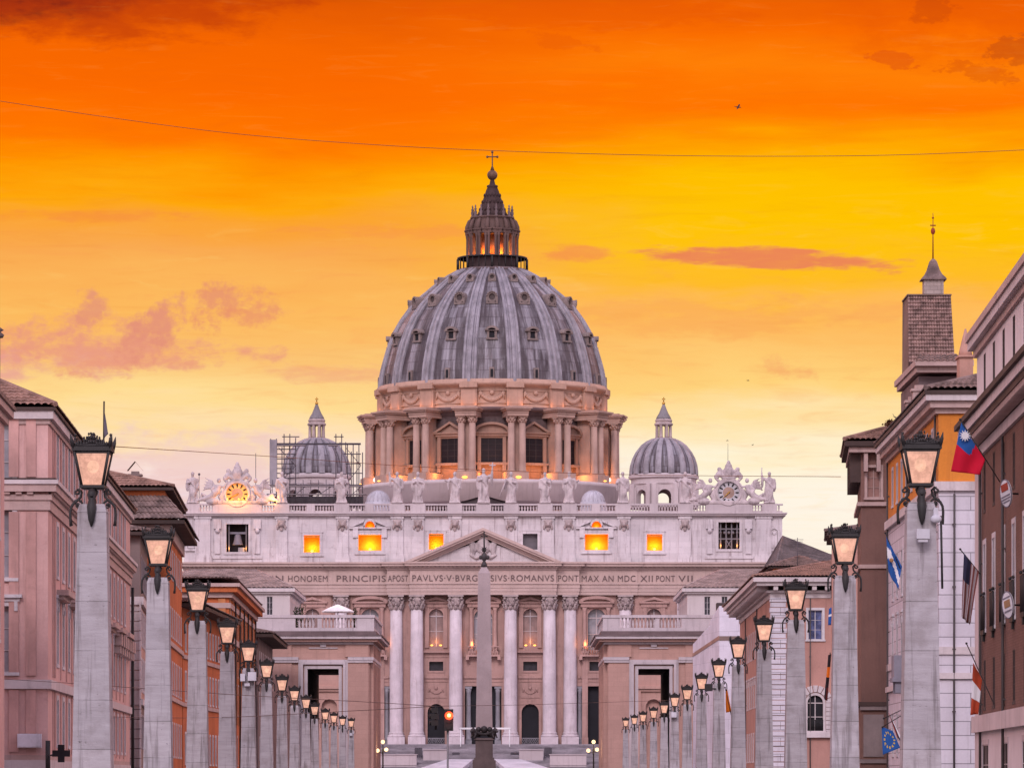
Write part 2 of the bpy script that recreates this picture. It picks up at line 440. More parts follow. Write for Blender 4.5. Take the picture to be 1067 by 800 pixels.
# ------------------------------------------------------------------ walls with real openings
def wall_mesh(mb, u0, u1, z0, z1, ops, rev=.3):
    """front face at y=0 (outside is -y); ops: (a, b, c, d, arch) openings in u and z, arch = rise of a round head"""
    us = sorted({u0, u1, *[min(max(o[0], u0), u1) for o in ops], *[min(max(o[1], u0), u1) for o in ops]})
    zs = sorted({z0, z1, *[min(max(o[2], z0), z1) for o in ops], *[min(max(o[3], z0), z1) for o in ops]})
    for i in range(len(us) - 1):
        # merge the free cells of a column into tall quads
        run = None
        um = (us[i] + us[i + 1]) / 2
        for j in range(len(zs) - 1):
            zm = (zs[j] + zs[j + 1]) / 2
            hit = any(o[0] < um < o[1] and o[2] < zm < o[3] for o in ops)
            if not hit:
                run = [run[0], zs[j + 1]] if run else [zs[j], zs[j + 1]]
            if (hit or j == len(zs) - 2) and run:
                mb.poly(((us[i], 0, run[0]), (us[i + 1], 0, run[0]), (us[i + 1], 0, run[1]), (us[i], 0, run[1])))
                run = None
    for o in ops:
        a, b, c, d = o[:4]
        arch = o[4] if len(o) > 4 else 0
        if not arch:
            mb.poly(((a, 0, c), (a, rev, c), (a, rev, d), (a, 0, d))[::-1])
            mb.poly(((b, 0, c), (b, rev, c), (b, rev, d), (b, 0, d)))
            mb.poly(((a, 0, d), (a, rev, d), (b, rev, d), (b, 0, d))[::-1])
            mb.poly(((a, 0, c), (a, rev, c), (b, rev, c), (b, 0, c)))
        else:
            r = (b - a) / 2; cx = (a + b) / 2; zs_ = d - arch
            mb.poly(((a, 0, c), (a, rev, c), (a, rev, zs_), (a, 0, zs_))[::-1])
            mb.poly(((b, 0, c), (b, rev, c), (b, rev, zs_), (b, 0, zs_)))
            mb.poly(((a, 0, c), (a, rev, c), (b, rev, c), (b, 0, c)))
            N = 12
            pr = [(cx - r * math.cos(math.pi * k / N), zs_ + arch * math.sin(math.pi * k / N)) for k in range(N + 1)]
            for k in range(N):
                (p, q), (p2, q2) = pr[k], pr[k + 1]
                mb.poly(((p, 0, q), (p2, 0, q2), (p2, 0, d), (p, 0, d)))
                mb.poly(((p, 0, q), (p, rev, q), (p2, rev, q2), (p2, 0, q2)))
    return mb

class Plane:
    """a vertical wall plane from A to B, its inside on the left of A->B"""
    def __init__(s, A, B):
        s.A = Vector((A[0], A[1], 0)); s.B = Vector((B[0], B[1], 0))
        s.L = (s.B - s.A).length
        u = (s.B - s.A).normalized(); y = Vector((-u.y, u.x, 0))
        s.u = u
        s.M = Matrix(((u.x, y.x, 0, s.A.x), (u.y, y.y, 0, s.A.y), (0, 0, 1, 0), (0, 0, 0, 1)))
    def at(s, px):
        k = (px - 533.5) / F
        return (k * s.A.y - s.A.x) / (s.u.x - k * s.u.y)
    def d(s, u): return s.A.y + s.u.y * u
    def z(s, u, py): return Z(py, s.d(u))

def offset(fp, o):
    """push every side of a convex CCW footprint out by o"""
    n = len(fp); lines = []
    for k in range(n):
        a = Vector(fp[k]); b = Vector(fp[(k + 1) % n]); t = (b - a).normalized()
        nrm = Vector((t.y, -t.x))
        lines.append((a + nrm * o, t))
    res = []
    for k in range(n):
        p, t = lines[k - 1]; q, s2 = lines[k]
        den = t.x * s2.y - t.y * s2.x
        if abs(den) < 1e-6: res.append(tuple(q)); continue
        r = ((q.x - p.x) * s2.y - (q.y - p.y) * s2.x) / den
        res.append(tuple(p + t * r))
    return res

WCACHE = {}
def win_meshes(style, w, h, fm, pm, rev, arch=0):
    pr_ = 1.0 if rev > .2 else .35
    sd = min(.09, rev * .7)
    key = (style, round(w, 2), round(h, 2), fm.name, pm.name, rev, round(arch, 2))
    if key in WCACHE: return WCACHE[key]
    mb = MB(); fw = min(.28, w * .2)
    sl = .06
    if arch:
        N = 14; r = w / 2; zs = h - arch
        arc = lambda rr, ex: [(-rr * math.cos(math.pi * k / N), zs + (arch + ex) * math.sin(math.pi * k / N)) for k in range(N + 1)]
        inn, outr = arc(r, 0), arc(r + fw, fw)
        if style != 'bare':
            for k in range(N):
                for y0, y1 in ((-.10, .02),):
                    a, b, c, d = inn[k], inn[k + 1], outr[k + 1], outr[k]
                    mb.poly(((a[0], y0, a[1]), (b[0], y0, b[1]), (c[0], y0, c[1]), (d[0], y0, d[1]))[::-1])
                    mb.poly(((d[0], y0, d[1]), (c[0], y0, c[1]), (c[0], y1, c[1]), (d[0], y1, d[1]))[::-1])
                    mb.poly(((a[0], y0, a[1]), (b[0], y0, b[1]), (b[0], y1, b[1]), (a[0], y1, a[1])))
            mb.box(-r - fw, -r, -.10, .02, 0, zs); mb.box(r, r + fw, -.10, .02, 0, zs)
            mb.box(-r - fw * 1.6, r + fw * 1.6, -.2, .02, -.22, -.003)
        mb.box(-.05, .05, rev - .1, rev - .01, 0, h - .05)
        mb.box(-r, r, rev - .09, rev - .02, zs - .06, zs + .06)
        mb.box(-r, r, rev - .09, rev - .02, zs * .5 - .04, zs * .5 + .04)
        fr = mb.mesh('window', fm)
        pb = MB(); pb.face([pb.av((x, rev, z)) for x, z in ([(-r, 0)] + [(r, 0)] + inn[::-1][1:-1] if False else [(-r, 0), (r, 0)] + inn[::-1])])
        pn = pb.mesh('pane', pm)
    else:
        if style in ('plain', 'hood', 'shutter', 'sill'):
            mb.box(-w / 2 - fw, -w / 2, -.09 * pr_, .03, 0, h); mb.box(w / 2, w / 2 + fw, -.09 * pr_, .03, 0, h)
            mb.box(-w / 2 - fw, w / 2 + fw, -.10 * pr_, .03, h, h + fw)
            mb.box(-w / 2 - fw * 1.3, w / 2 + fw * 1.3, -.2 * pr_, .03, -.2, -.003)
        if style == 'hood':
            mb.box(-w / 2 - fw * 1.9, w / 2 + fw * 1.9, -.38 * pr_, .03, h + fw + .22, h + fw + .42)
            mb.box(-w / 2 - fw * 1.4, w / 2 + fw * 1.4, -.20 * pr_, .03, h + fw + .003, h + fw + .22)
            for q in (-1, 1): mb.box(q * (w / 2 + fw * .6) - .1, q * (w / 2 + fw * .6) + .1, -.24 * pr_, -.102 * pr_, h - .3, h + fw)
        if style == 'slit':
            mb.box(-w / 2 - .05, w / 2 + .05, -.03, .02, -.14, -.003)
        # sash
        mb.box(-w / 2, -w / 2 + sl, rev - sd, rev - .01, 0, h); mb.box(w / 2 - sl, w / 2, rev - sd, rev - .01, 0, h)
        mb.box(-w / 2 + sl, w / 2 - sl, rev - sd, rev - .01, h - sl, h); mb.box(-w / 2 + sl, w / 2 - sl, rev - sd, rev - .01, 0, sl)
        mb.box(-.04, .04, rev - sd, rev - .01, sl, h - sl)
        for k in (1, 2): mb.box(-w / 2 + sl, -.04, rev - sd * .8, rev - .02, h * k / 3 - .02, h * k / 3 + .02); mb.box(.04, w / 2 - sl, rev - sd * .8, rev - .02, h * k / 3 - .02, h * k / 3 + .02)
        fr = mb.mesh('window', fm)
        pb = MB(); pb.poly(((-w / 2, rev, 0), (w / 2, rev, 0), (w / 2, rev, h), (-w / 2, rev, h)))
        pn = pb.mesh('pane', pm)
    sh = None
    if style == 'shutter':
        s2 = MB()
        for q in (-1, 1):
            x0, x1 = sorted((q * (w / 2 + .02), q * (w + .0)))
            s2.box(x0, x1, -.16, -.10, .05, h - .05)
        sh = s2
    WCACHE[key] = (fr, pn, sh)
    return WCACHE[key]

def add_window(parent, pl, u, z0, w, h, style, fm, pm, rev=.3, arch=0):
    fr, pn, sh = win_meshes(style, w, h, fm, pm, rev, arch)
    M = pl.M @ Matrix.Translation((u, 0, z0))
    o = put('window', fr, parent, M)
    put('pane', pn, o, M)
    return o

def roof_plane(mb, e0, e1, r0, r1, tile=.42, course=.75, amp=.11):
    """a pantile slope between an eave e0->e1 and a ridge r0->r1"""
    e0, e1, r0, r1 = map(Vector, (e0, e1, r0, r1))
    wdt = max((e1 - e0).length, (r1 - r0).length); ln = ((r0 + r1) / 2 - (e0 + e1) / 2).length
    nu = max(2, min(110, int(wdt / tile))) * 4; nv = max(2, min(40, int(ln / course)))
    nrm = (e1 - e0).cross(r0 - e0 if (r0 - e0).length > (r1 - e1).length else r1 - e1).normalized()
    if nrm.z < 0: nrm = -nrm
    rows = []
    for j in range(nv * 2):
        v = (j // 2 + (j % 2)) / nv
        lift = .10 * (1 - (j % 2))
        row = []
        for i in range(nu + 1):
            u = i / nu
            a = e0.lerp(e1, u); b = r0.lerp(r1, u)
            ph = i % 4
            h = (0, amp * .8, amp, amp * .8)[ph] + lift + .025 * noise.noise(Vector((i // 4 * 1.7, j // 2 * 2.3, wdt)))
            row.append(mb.av(a.lerp(b, v) + nrm * h))
        rows.append(row)
    for j in range(len(rows) - 1):
        for i in range(nu):
            mb.face((rows[j][i], rows[j][i + 1], rows[j + 1][i + 1], rows[j + 1][i]))
    return mb
# ------------------------------------------------------------------ shared materials
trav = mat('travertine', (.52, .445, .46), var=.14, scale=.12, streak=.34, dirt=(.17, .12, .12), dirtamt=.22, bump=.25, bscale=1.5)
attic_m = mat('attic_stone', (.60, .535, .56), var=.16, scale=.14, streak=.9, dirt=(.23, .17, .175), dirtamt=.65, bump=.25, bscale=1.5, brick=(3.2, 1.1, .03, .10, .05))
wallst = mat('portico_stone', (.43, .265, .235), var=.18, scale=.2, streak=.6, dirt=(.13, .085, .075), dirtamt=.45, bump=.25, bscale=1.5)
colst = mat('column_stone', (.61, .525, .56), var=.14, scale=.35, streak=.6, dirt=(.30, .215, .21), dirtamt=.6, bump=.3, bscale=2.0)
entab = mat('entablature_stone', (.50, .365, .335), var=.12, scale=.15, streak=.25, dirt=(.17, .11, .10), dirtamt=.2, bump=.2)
capst = mat('capital_stone', (.40, .315, .31), var=.2, scale=.6, streak=.2, dirt=(.08, .06, .06), dirtamt=.5, bump=.5)
statst = mat('statue_stone', (.50, .42, .43), var=.25, scale=.6, streak=.85, dirt=(.12, .09, .095), dirtamt=.65, bump=.5)
drumst = mat('drum_stone', (.37, .225, .175), var=.16, scale=.12, streak=.5, dirt=(.10, .07, .07), dirtamt=.3, bump=.3, bscale=1.2)
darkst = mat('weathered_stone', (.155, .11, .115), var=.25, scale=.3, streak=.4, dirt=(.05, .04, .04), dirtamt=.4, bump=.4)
letter = mat('letter_bronze', (.13, .085, .085), var=.1, streak=0, dirtamt=0, rough=.6)
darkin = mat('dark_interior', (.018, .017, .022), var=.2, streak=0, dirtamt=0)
glassd = mat('dark_glass', (.035, .032, .042), var=.3, scale=.8, streak=0, dirtamt=0, rough=.35, spec=.25)
glassl = mat('pale_glass', (.26, .25, .29), var=.35, scale=.5, streak=.2, dirtamt=.1, rough=.3, spec=.5)
iron = mat('black_iron', (.020, .017, .018), var=.3, scale=2, streak=0, dirtamt=.2, dirt=(.06, .04, .03), rough=.6, spec=.4)
goldm = mat('gilt_metal', (.55, .30, .06), rough=.4, metallic=.6, var=.1, streak=0, dirtamt=.2)
bronze = mat('old_bronze', (.05, .042, .045), rough=.6, var=.3, streak=.2, dirtamt=.3, metallic=.2)
leadroof = mat('lead_roof', (.22, .20, .215), var=.25, streak=.4, dirtamt=.3)
litroom = mat('lit_plaster', (.85, .30, .016), var=.08, streak=0, dirtamt=0, fine=.02)
bulb = emitter('flood_bulb', (1.0, .45, .09), 3.5)
WARM = (1.0, .50, .12); DEEP = (1.0, .36, .07)

# ------------------------------------------------------------------ the ground
asph = mat('asphalt', (.05, .049, .05), var=.3, scale=.4, streak=0, dirtamt=.3, bump=.3, bscale=8)
paving = mat('paving', (.22, .20, .19), var=.2, scale=.3, streak=0, dirtamt=.3)
kerb = mat('kerb_stone', (.32, .30, .29), var=.2, scale=.5, streak=0, dirtamt=.3)
stepst = mat('step_stone', (.44, .40, .44), var=.3, scale=.22, streak=.5, dirtamt=.6, dirt=(.15, .13, .15))
cobble = mat('cobble', (.12, .115, .12), var=.25, scale=.4, streak=0, dirtamt=.3)
mb = MB(); mb.poly(((-6000, -3000, -.02), (6000, -3000, -.02), (6000, 9000, -.02), (-6000, 9000, -.02)))
tag(build('ground', mb, cobble), kind='structure')
mb = MB(); mb.poly(((-8.5, -40, .0), (8.5, -40, .0), (13.5, 640, .0), (-19.5, 640, .0)))
tag(build('road', mb, asph), kind='structure')
for q in (-1, 1):
    e = (8.5, 13.5) if q > 0 else (8.5, 19.5); far = (27.5, 34) if q > 0 else (24, 38)
    pl_ = [(q * e[0], -40), (q * far[0], -40), (q * far[1], 640), (q * e[1], 640)]
    if q < 0: pl_ = pl_[::-1]
    mb = MB(); mb.prism(pl_, -.015, .13); tag(build('pavement', mb, paving), kind='structure')
    kb = [(q * (e[0] - .3), -40), (q * e[0], -40), (q * e[1], 640), (q * (e[1] - .3), 640)]
    if q < 0: kb = kb[::-1]
    mb = MB(); mb.prism(kb, -.012, .135); tag(build('kerb', mb, kerb), kind='structure')
paint = mat('road_paint', (.75, .75, .74), streak=0)
mb = MB()
for k in range(60):
    y = -20 + k * 11; mb.poly(((-.5 - .0043 * y - .08, y, .004), (-.5 - .0043 * y + .08, y, .004), (-.5 - .0043 * y + .07, y + 4, .004), (-.5 - .0043 * y - .09, y + 4, .004)))
tag(build('road_marking', mb, paint), kind='structure')
# the rising square and the great steps
mb = MB()
prof = [(640, -.01), (690, 2.5), (792, 3.1)]
for (y0, z0), (y1, z1) in zip(prof, prof[1:]):
    mb.poly(((-150, y0, z0), (150, y0, z0), (150, y1, z1), (-150, y1, z1)))
tag(build('square', mb, cobble), kind='structure')
mb = MB()
NST = 22; SAG = 8.4
for k in range(NST):
    y0 = 792 + k * 2.0; z1 = 3.1 + (SAG - 3.1) * (k + 1) / NST
    mb.box(-62, 52, y0 + .16, y0 + 2.16, 2.9, z1 - .09); mb.box(-62, 52, y0, y0 + 2.003, z1 - .09, z1)
mb.box(-62, 52, 836, 900, 2.9, SAG + .003)
tag(build('steps', mb, stepst), kind='structure')

# ------------------------------------------------------------------ carved figures
def remeshed(mb, name, m, voxel, smooth_it=2):
    """melts the rough shape into one continuous body"""
    me = mb.mesh(name + '_raw', m)
    o = bpy.data.objects.new('tmp', me); COL.objects.link(o)
    r = o.modifiers.new('r', 'REMESH'); r.mode = 'VOXEL'; r.voxel_size = voxel
    if smooth_it:
        s = o.modifiers.new('s', 'SMOOTH'); s.factor = .5; s.iterations = smooth_it
    dg = bpy.context.evaluated_depsgraph_get()
    res = bpy.data.meshes.new_from_object(o.evaluated_get(dg))
    bpy.data.objects.remove(o, do_unlink=True); bpy.data.meshes.remove(me)
    res.name = name
    res.materials.clear(); res.materials.append(m)
    res.polygons.foreach_set('use_smooth', [True] * len(res.polygons))
    return res

def figure_mb(seed, H=5.6, arm_l='down', arm_r='chest', twist=0.0, hood=False):
    """a robed standing figure facing -Y, feet at z=0"""
    rnd = random.Random(seed); mb = MB()
    k = H / 5.6
    ph = rnd.random() * 6; lean = rnd.uniform(-.14, .14)
    prof = [(0, .92, .70), (.25, .90, .66), (.9, .80, .60), (1.7, .76, .58), (2.4, .80, .60), (2.9, .74, .56), (3.4, .70, .52), (3.9, .80, .54), (4.22, .86, .52), (4.40, .70, .44), (4.54, .34, .30), (4.8, .22, .22)]
    n = 28; rows = []
    for z, rx, ry in prof:
        sway = lean * math.sin(z / 4.8 * math.pi)
        fold = .17 * max(0, 1 - z / 4.6) + .045
        row = []
        for i in range(n):
            a = 2 * math.pi * i / n
            q = 1 + fold * math.sin(7 * a + ph + z * .7) + .5 * fold * math.sin(3 * a - ph - z * 1.3)
            row.append(mb.av(((sway + rx * q * math.cos(a)) * k, ry * q * math.sin(a) * k, z * k)))
        rows.append(row)
    for i in range(len(rows) - 1):
        for j in range(n): mb.face((rows[i][j], rows[i][(j + 1) % n], rows[i + 1][(j + 1) % n], rows[i + 1][j]))
    mb.face(rows[0][::-1]); mb.face(rows[-1])
    hx = math.sin(twist) * .05
    mb.ball((hx * k, -.08 * k, 5.24 * k), .36 * k, 14, (.88, 1.0, 1.25))                   # head
    mb.ball((hx * k + .30 * math.sin(twist) * k, -.38 * k, 5.12 * k), .09 * k, 8, (.8, 1, 1.4))  # nose
    mb.ball((hx * k, -.26 * k, 4.92 * k), .17 * k, 8, (1, .9, 1.2))                        # beard
    mb.ball((hx * k, .12 * k, 5.32 * k), .35 * k, 10, (1.0, .9, 1.05))                     # hair
    if hood: mb.ball((0, .05, 5.2 * k), .46 * k, 10, (1, .9, 1.1))
    def arm(sd, pose):
        sh = Vector((sd * .78, 0, 4.32))
        if pose == 'down': pts = [sh, (sd * 1.02, -.05, 3.4), (sd * .92, -.30, 2.55)]
        elif pose == 'chest': pts = [sh, (sd * 1.08, -.15, 3.45), (sd * .30, -.72, 3.75)]
        elif pose == 'up': pts = [sh, (sd * 1.35, -.2, 4.25), (sd * 1.45, -.3, 5.45)]
        elif pose == 'out': pts = [sh, (sd * 1.30, -.3, 3.75), (sd * 1.85, -.75, 4.05)]
        else: pts = [sh, (sd * 1.15, -.25, 3.5), (sd * 1.15, -.85, 3.55)]
        pts = [Vector(p) * k for p in pts]
        mb.tube([pts[0], (pts[0] + pts[1]) / 2, pts[1], (pts[1] + pts[2]) / 2, pts[2]], [.32 * k, .30 * k, .27 * k, .22 * k, .13 * k], 10)
        mb.ball(pts[2], .17 * k, 8, (1, 1, 1.2))
        # hanging sleeve / mantle
        mb.tube([pts[1], pts[1] + Vector((0, 0, -.8 * k)), pts[1] + Vector((-sd * .1 * k, 0, -1.5 * k))], [.26 * k, .26 * k, .12 * k], 8)
        return pts[2]
    hl = arm(-1, arm_l); hr = arm(1, arm_r)
    mb.tube([(-.7 * k, -.25 * k, 4.2 * k), (0, -.58 * k, 3.4 * k), (.62 * k, -.42 * k, 2.6 * k), (.5 * k, -.5 * k, 1.2 * k)], [.2 * k, .22 * k, .24 * k, .14 * k], 8)   # mantle across the chest
    mb.ball((.25 * k, -.55 * k, 1.5 * k), .42 * k, 10, (.7, .5, 1.9))                          # bent knee under the robe
    mb.box(-1.05 * k, 1.05 * k, -.8 * k, .8 * k, -.28 * k, .06 * k)
    return mb, hl, hr

# ------------------------------------------------------------------ the basilica
D0 = 850.0
S = D0 / F
bas = thing('basilica', 'great domed basilica with pale columned front, clocks, lit attic windows and ribbed lead dome', 'church', (X(503.5, D0), D0, SAG))
FP = Plane((X(192, D0), D0), (X(815, D0), D0))
U = lambda px: (px - 192) * S
ZF = lambda py: Z(py, D0)
FM = FP.M
CX = 503.5
ztop, zcor, zatt, zent, zarc, zcap = ZF(525), ZF(536), ZF(586), ZF(594), ZF(607.5), ZF(620)
FULL = (U(192), U(815))

# portico storey wall
ops = []
for c, hw in ((0, 19), (-118, 20.5), (118, 20.5)): ops.append((U(CX + c - hw), U(CX + c + hw), SAG + .02, ZF(714.5)))
for c in (-49, 49): ops.append((U(CX + c - 9), U(CX + c + 9), SAG + .02, ZF(733), 9 * S))
for c in (-178, 178): ops.append((U(CX + c - 9), U(CX + c + 9), SAG + .02, ZF(733), 9 * S))
for c in (-49, 49, -118, 118, -178, 178): ops.append((U(CX + c - 7.3), U(CX + c + 7.3), ZF(698.5), ZF(689)))
for c, hw, y0 in ((0, 9.5, 677), (-118, 9.5, 677), (118, 9.5, 677), (-49, 7.6, 673), (49, 7.6, 673), (-178, 7.6, 673), (178, 7.6, 673)):
    ops.append((U(CX + c - hw), U(CX + c + hw), ZF(y0), ZF(634), hw * S))
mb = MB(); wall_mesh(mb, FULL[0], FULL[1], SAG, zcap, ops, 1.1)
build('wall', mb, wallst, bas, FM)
# dark porch behind the openings
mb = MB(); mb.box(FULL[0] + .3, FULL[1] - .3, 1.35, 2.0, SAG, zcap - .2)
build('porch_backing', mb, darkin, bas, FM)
# porch side columns of the wide openings (grey marble)
greym = mat('grey_marble', (.30, .285, .32), var=.2, scale=.5, streak=.2, dirtamt=.2)
for c in (0, -118, 118):
    for q in (-1, 1):
        x = U(CX + c + q * (15.3 if c == 0 else 17.3)); h0 = SAG; h1 = ZF(714.6)
        mb = MB(); mb.box(x - .62, x + .62, .15, 1.3, h0, h0 + .9)
        mb.lathe([(.6, h0 + .9), (.62, h0 + 1.1), (.5, h0 + 1.3), (.5, h0 + 3), (.43, h1 - 1.3), (.46, h1 - 1.25), (.47, h1 - 1.1), (.62, h1 - .45)], 16, (x, .72))
        mb.box(x - .66, x + .66, .1, 1.34, h1 - .45, h1 - .02)
        build('porch_column', mb, greym, bas, FM)
# mezzanine panes, loggia windows with gables and balustrades, relief panels
for c in (-49, 49, -118, 118, -178, 178):
    x = U(CX + c); hw = 7.3 * S; z0, z1 = ZF(698.5), ZF(689)
    mb = MB(); f = .35
    for a, b, e, g in ((-hw - f, hw + f, z1, z1 + f), (-hw - f, hw + f, z0 - f, z0), (-hw - f, -hw, z0, z1), (hw, hw + f, z0, z1)): mb.box(x + a, x + b, -.15, .03, e, g)
    o = build('mezzanine_window', mb, wallst, bas, FM)
    mb = MB(); mb.poly(((x - hw, .9, z0), (x + hw, .9, z0), (x + hw, .9, z1), (x - hw, .9, z1))); build('pane', mb, glassd, o, FM)
for c, hw, y0, seg in ((0, 9.5, 677, 1), (-118, 9.5, 677, 1), (118, 9.5, 677, 1), (-49, 7.6, 673, 0), (49, 7.6, 673, 0), (-178, 7.6, 673, 0), (178, 7.6, 673, 0)):
    x = U(CX + c); w_ = hw * S; z0 = ZF(y0); zt = ZF(634); r = w_
    mb = MB(); N = 16
    # moulded arch and jambs
    for f0, f1, yy in ((0, .38, -.12), (.38, .62, -.24)):
        for k in range(N):
            p = [(x - (r + f) * math.cos(math.pi * t / N), zt - r + (r + f) * math.sin(math.pi * t / N)) for t, f in ((k, f0), (k + 1, f0), (k + 1, f1), (k, f1))]
            mb.prism_y(p[::-1], yy, .02)
        for q in (-1, 1): mb.box(x + q * (r + f0), x + q * (r + f1), yy, .02, z0, zt - r)
    wd = 16.5 if seg else 13.6
    W2 = wd * S
    # side pilasters or little columns carrying the gable
    for q in (-1, 1):
        cx_ = x + q * (W2 - .75)
        if seg:
            mb.lathe([(.55, z0 - .2), (.55, z0 + .25), (.42, z0 + .4), (.36, ZF(632.5) - .7), (.52, ZF(632.5) - .1)], 12, (cx_, -.55))
            mb.box(cx_ - .6, cx_ + .6, -1.15, .02, z0 - .9, z0 - .2)
        else: mb.box(cx_ - .4, cx_ + .4, -.35, .02, z0 - .3, ZF(632.5))
    ze = ZF(632.5)
    mb.box(x - W2, x + W2, -.9 if seg else -.5, .02, ze, ze + .75)
    mb.box(x - W2 - .35, x + W2 + .35, -1.25 if seg else -.85, .02, ze + .75, ze + 1.05)
    zb = ze + 1.05; hgt = ZF(620.8) - zb
    if seg:
        out_ = [(x + (W2 + .4) * math.cos(math.pi * k / 14), zb + hgt * math.sin(math.pi * k / 14)) for k in range(15)]
        inn_ = [(x + (W2 - .4) * math.cos(math.pi * k / 14), zb + (hgt - .6) * math.sin(math.pi * k / 14)) for k in range(15)]
        mb.prism_y(inn_, -.5, .02)
        for k in range(14): mb.prism_y([inn_[k], out_[k], out_[k + 1], inn_[k + 1]], -1.3, .02)
    else:
        hgt *= .85
        mb.prism_y([(x - W2, zb), (x + W2, zb), (x, zb + hgt * .8)], -.3, .02)
        for q in (-1, 1):
            pp = [(x + q * (W2 + .4), zb), (x, zb + hgt), (x, zb + hgt - .55), (x + q * (W2 - .4), zb)]
            mb.prism_y(pp if q > 0 else pp[::-1], -.85, .02)
    # sill slab and balustrade
    mb.box(x - W2 - .2, x + W2 + .2, -1.5 if seg else -.7, .02, z0 - 1.25, z0 - .9)
    if seg:
        mb.box(x - W2, x + W2, -1.4, -1.1, z0 + .55, z0 + .75)
        for k in range(11):
            xx = x - W2 + .5 + (2 * W2 - 1) * k / 10; mb.lathe([(.10, z0 - .9), (.17, z0 - .4), (.08, z0 + .2), (.12, z0 + .55)], 6, (xx, -1.25))
        for q in (-1, 1): mb.box(x + q * W2 - .3, x + q * W2 + .3, -1.5, .02, z0 - 1.9, z0 - 1.25)
    o = build('loggia_window', mb, wallst, bas, FM)
    mb = MB()
    pts = [(x - r, z0), (x + r, z0)] + [(x + r * math.cos(math.pi * k / N), zt - r + r * math.sin(math.pi * k / N)) for k in range(N + 1)]
    mb.face([mb.av((p, .95, q)) for p, q in pts])
    build('pane', mb, glassl if seg else mat('curtain_glass', (.30, .20, .19), var=.3, scale=.5, streak=.3, dirtamt=0, rough=.4), o, FM)
    mb = MB(); mb.box(x - .09, x + .09, .78, .94, z0, zt - .1); mb.box(x - r, x + r, .80, .94, zt - r - .12, zt - r + .12); mb.box(x - r, x + r, .82, .94, (z0 + zt - r) / 2 - .07, (z0 + zt - r) / 2 + .07)
    build('sash', mb, trav, o, FM)
    if not seg and abs(c) < 100:
        mb = MB()
        for q in (-1, 1): mb.ball((x + q * .85, .25, z0 + .2), .17, 8, (1.6, .8, .9))
        build('flood_lamp', mb, bulb, o, FM)
        p = FM @ Vector((x, .1, z0 + .9)); lamp('loggia_light', p, 60, DEEP, .3, o)
    elif abs(c) < 150:
        q = -1 if c >= 0 and c != 118 else (1 if c < 0 else -1)
        mb = MB(); mb.ball((x + q * (r + .5), -.8, z0 + .4), .17, 8, (1, .8, 1.5)); build('flood_lamp', mb, bulb, o, FM)
        p = FM @ Vector((x + q * (r + .3), -1.2, z0 + 1.2)); lamp('loggia_light', p, 150, DEEP, .3, o)
for c in (-49, 49, -178, 178):
    x = U(CX + c); mb = MB()
    mb.box(x - 10.5 * S, x + 10.5 * S, -.12, .02, ZF(727), ZF(711)); mb.box(x - 9.3 * S, x + 9.3 * S, -.16, -.1, ZF(725.8), ZF(712.2))
    for k in range(9):
        t = -1 + 2 * k / 8; mb.ball((x + t * 1.25, -.22, ZF(718) - .75 * (1 - t * t)), .24, 8, (1, .6, 1))
    for q in (-1, 1): mb.tube([(x + q * 1.3, -.2, ZF(717)), (x + q * 1.4, -.2, ZF(721))], [.2, .08], 6)
    mb.ball((x, -.25, ZF(716.5)), .34, 8, (1, .6, 1.1))
    build('relief_panel', mb, wallst, bas, FM)
    mb = MB()
    for k in range(14):
        p = [(x - (9 * S + f) * math.cos(math.pi * t / 14), ZF(733) - 9 * S + (9 * S + f) * math.sin(math.pi * t / 14)) for t, f in ((k, 0), (k + 1, 0), (k + 1, .5), (k, .5))]
        mb.prism_y(p[::-1], -.18, .02)
    for q in (-1, 1): mb.box(x + q * 9 * S, x + q * (9 * S + .5), -.18, .02, SAG + .05, ZF(733) - 9 * S)
    mb.box(x - .35, x + .35, -.3, .02, ZF(733), ZF(728.5))
    o = build('arched_door', mb, wallst, bas, FM)
    mb = MB(); xr = 9 * S
    mb.poly([(x - xr, .6, SAG + .05), (x + xr, .6, SAG + .05)] + [(x + xr * math.cos(math.pi * k / 14), .6, ZF(733) - xr + xr * math.sin(math.pi * k / 14)) for k in range(15)])
    build('door_leaf', mb, darkin, o, FM)
    mb = MB(); zg = SAG + 1.25
    mb.box(x - xr, x + xr, .2, .26, zg, zg + .1); mb.box(x - xr, x + xr, .2, .26, SAG + .05, SAG + .15)
    for k in range(4):
        cx_ = x - xr + xr * (2 * k + 1) / 4; mb.tube([(cx_ + .34 * math.cos(2 * math.pi * t / 12), .23, SAG + .7 + .5 * math.sin(2 * math.pi * t / 12)) for t in range(13)], .06, 5)
        mb.tube([(cx_ - .38, .23, SAG + .15), (cx_ + .38, .23, zg)], .045, 4); mb.tube([(cx_ + .38, .23, SAG + .15), (cx_ - .38, .23, zg)], .045, 4)
    build('gate', mb, greym, o, FM)
# plain bands across the wall between the columns
mb = MB()
cols = [-148, -90.5, -69, -28.5, 28.5, 69, 90.5, 148]
edges = [192 - CX] + cols + [815 - CX]
for a, b in zip(edges, edges[1:]):
    if b - a < 24: continue
    a2, b2 = U(CX + a + 8), U(CX + b - 8)
    mb.box(a2, b2, -.28, .003, ZF(706.4), ZF(704)); mb.box(a2, b2, -.14, .003, ZF(710), ZF(709.3)); mb.box(a2, b2, -.16, .003, ZF(684.5), ZF(683.4))
build('string_course', mb, wallst, bas, FM)

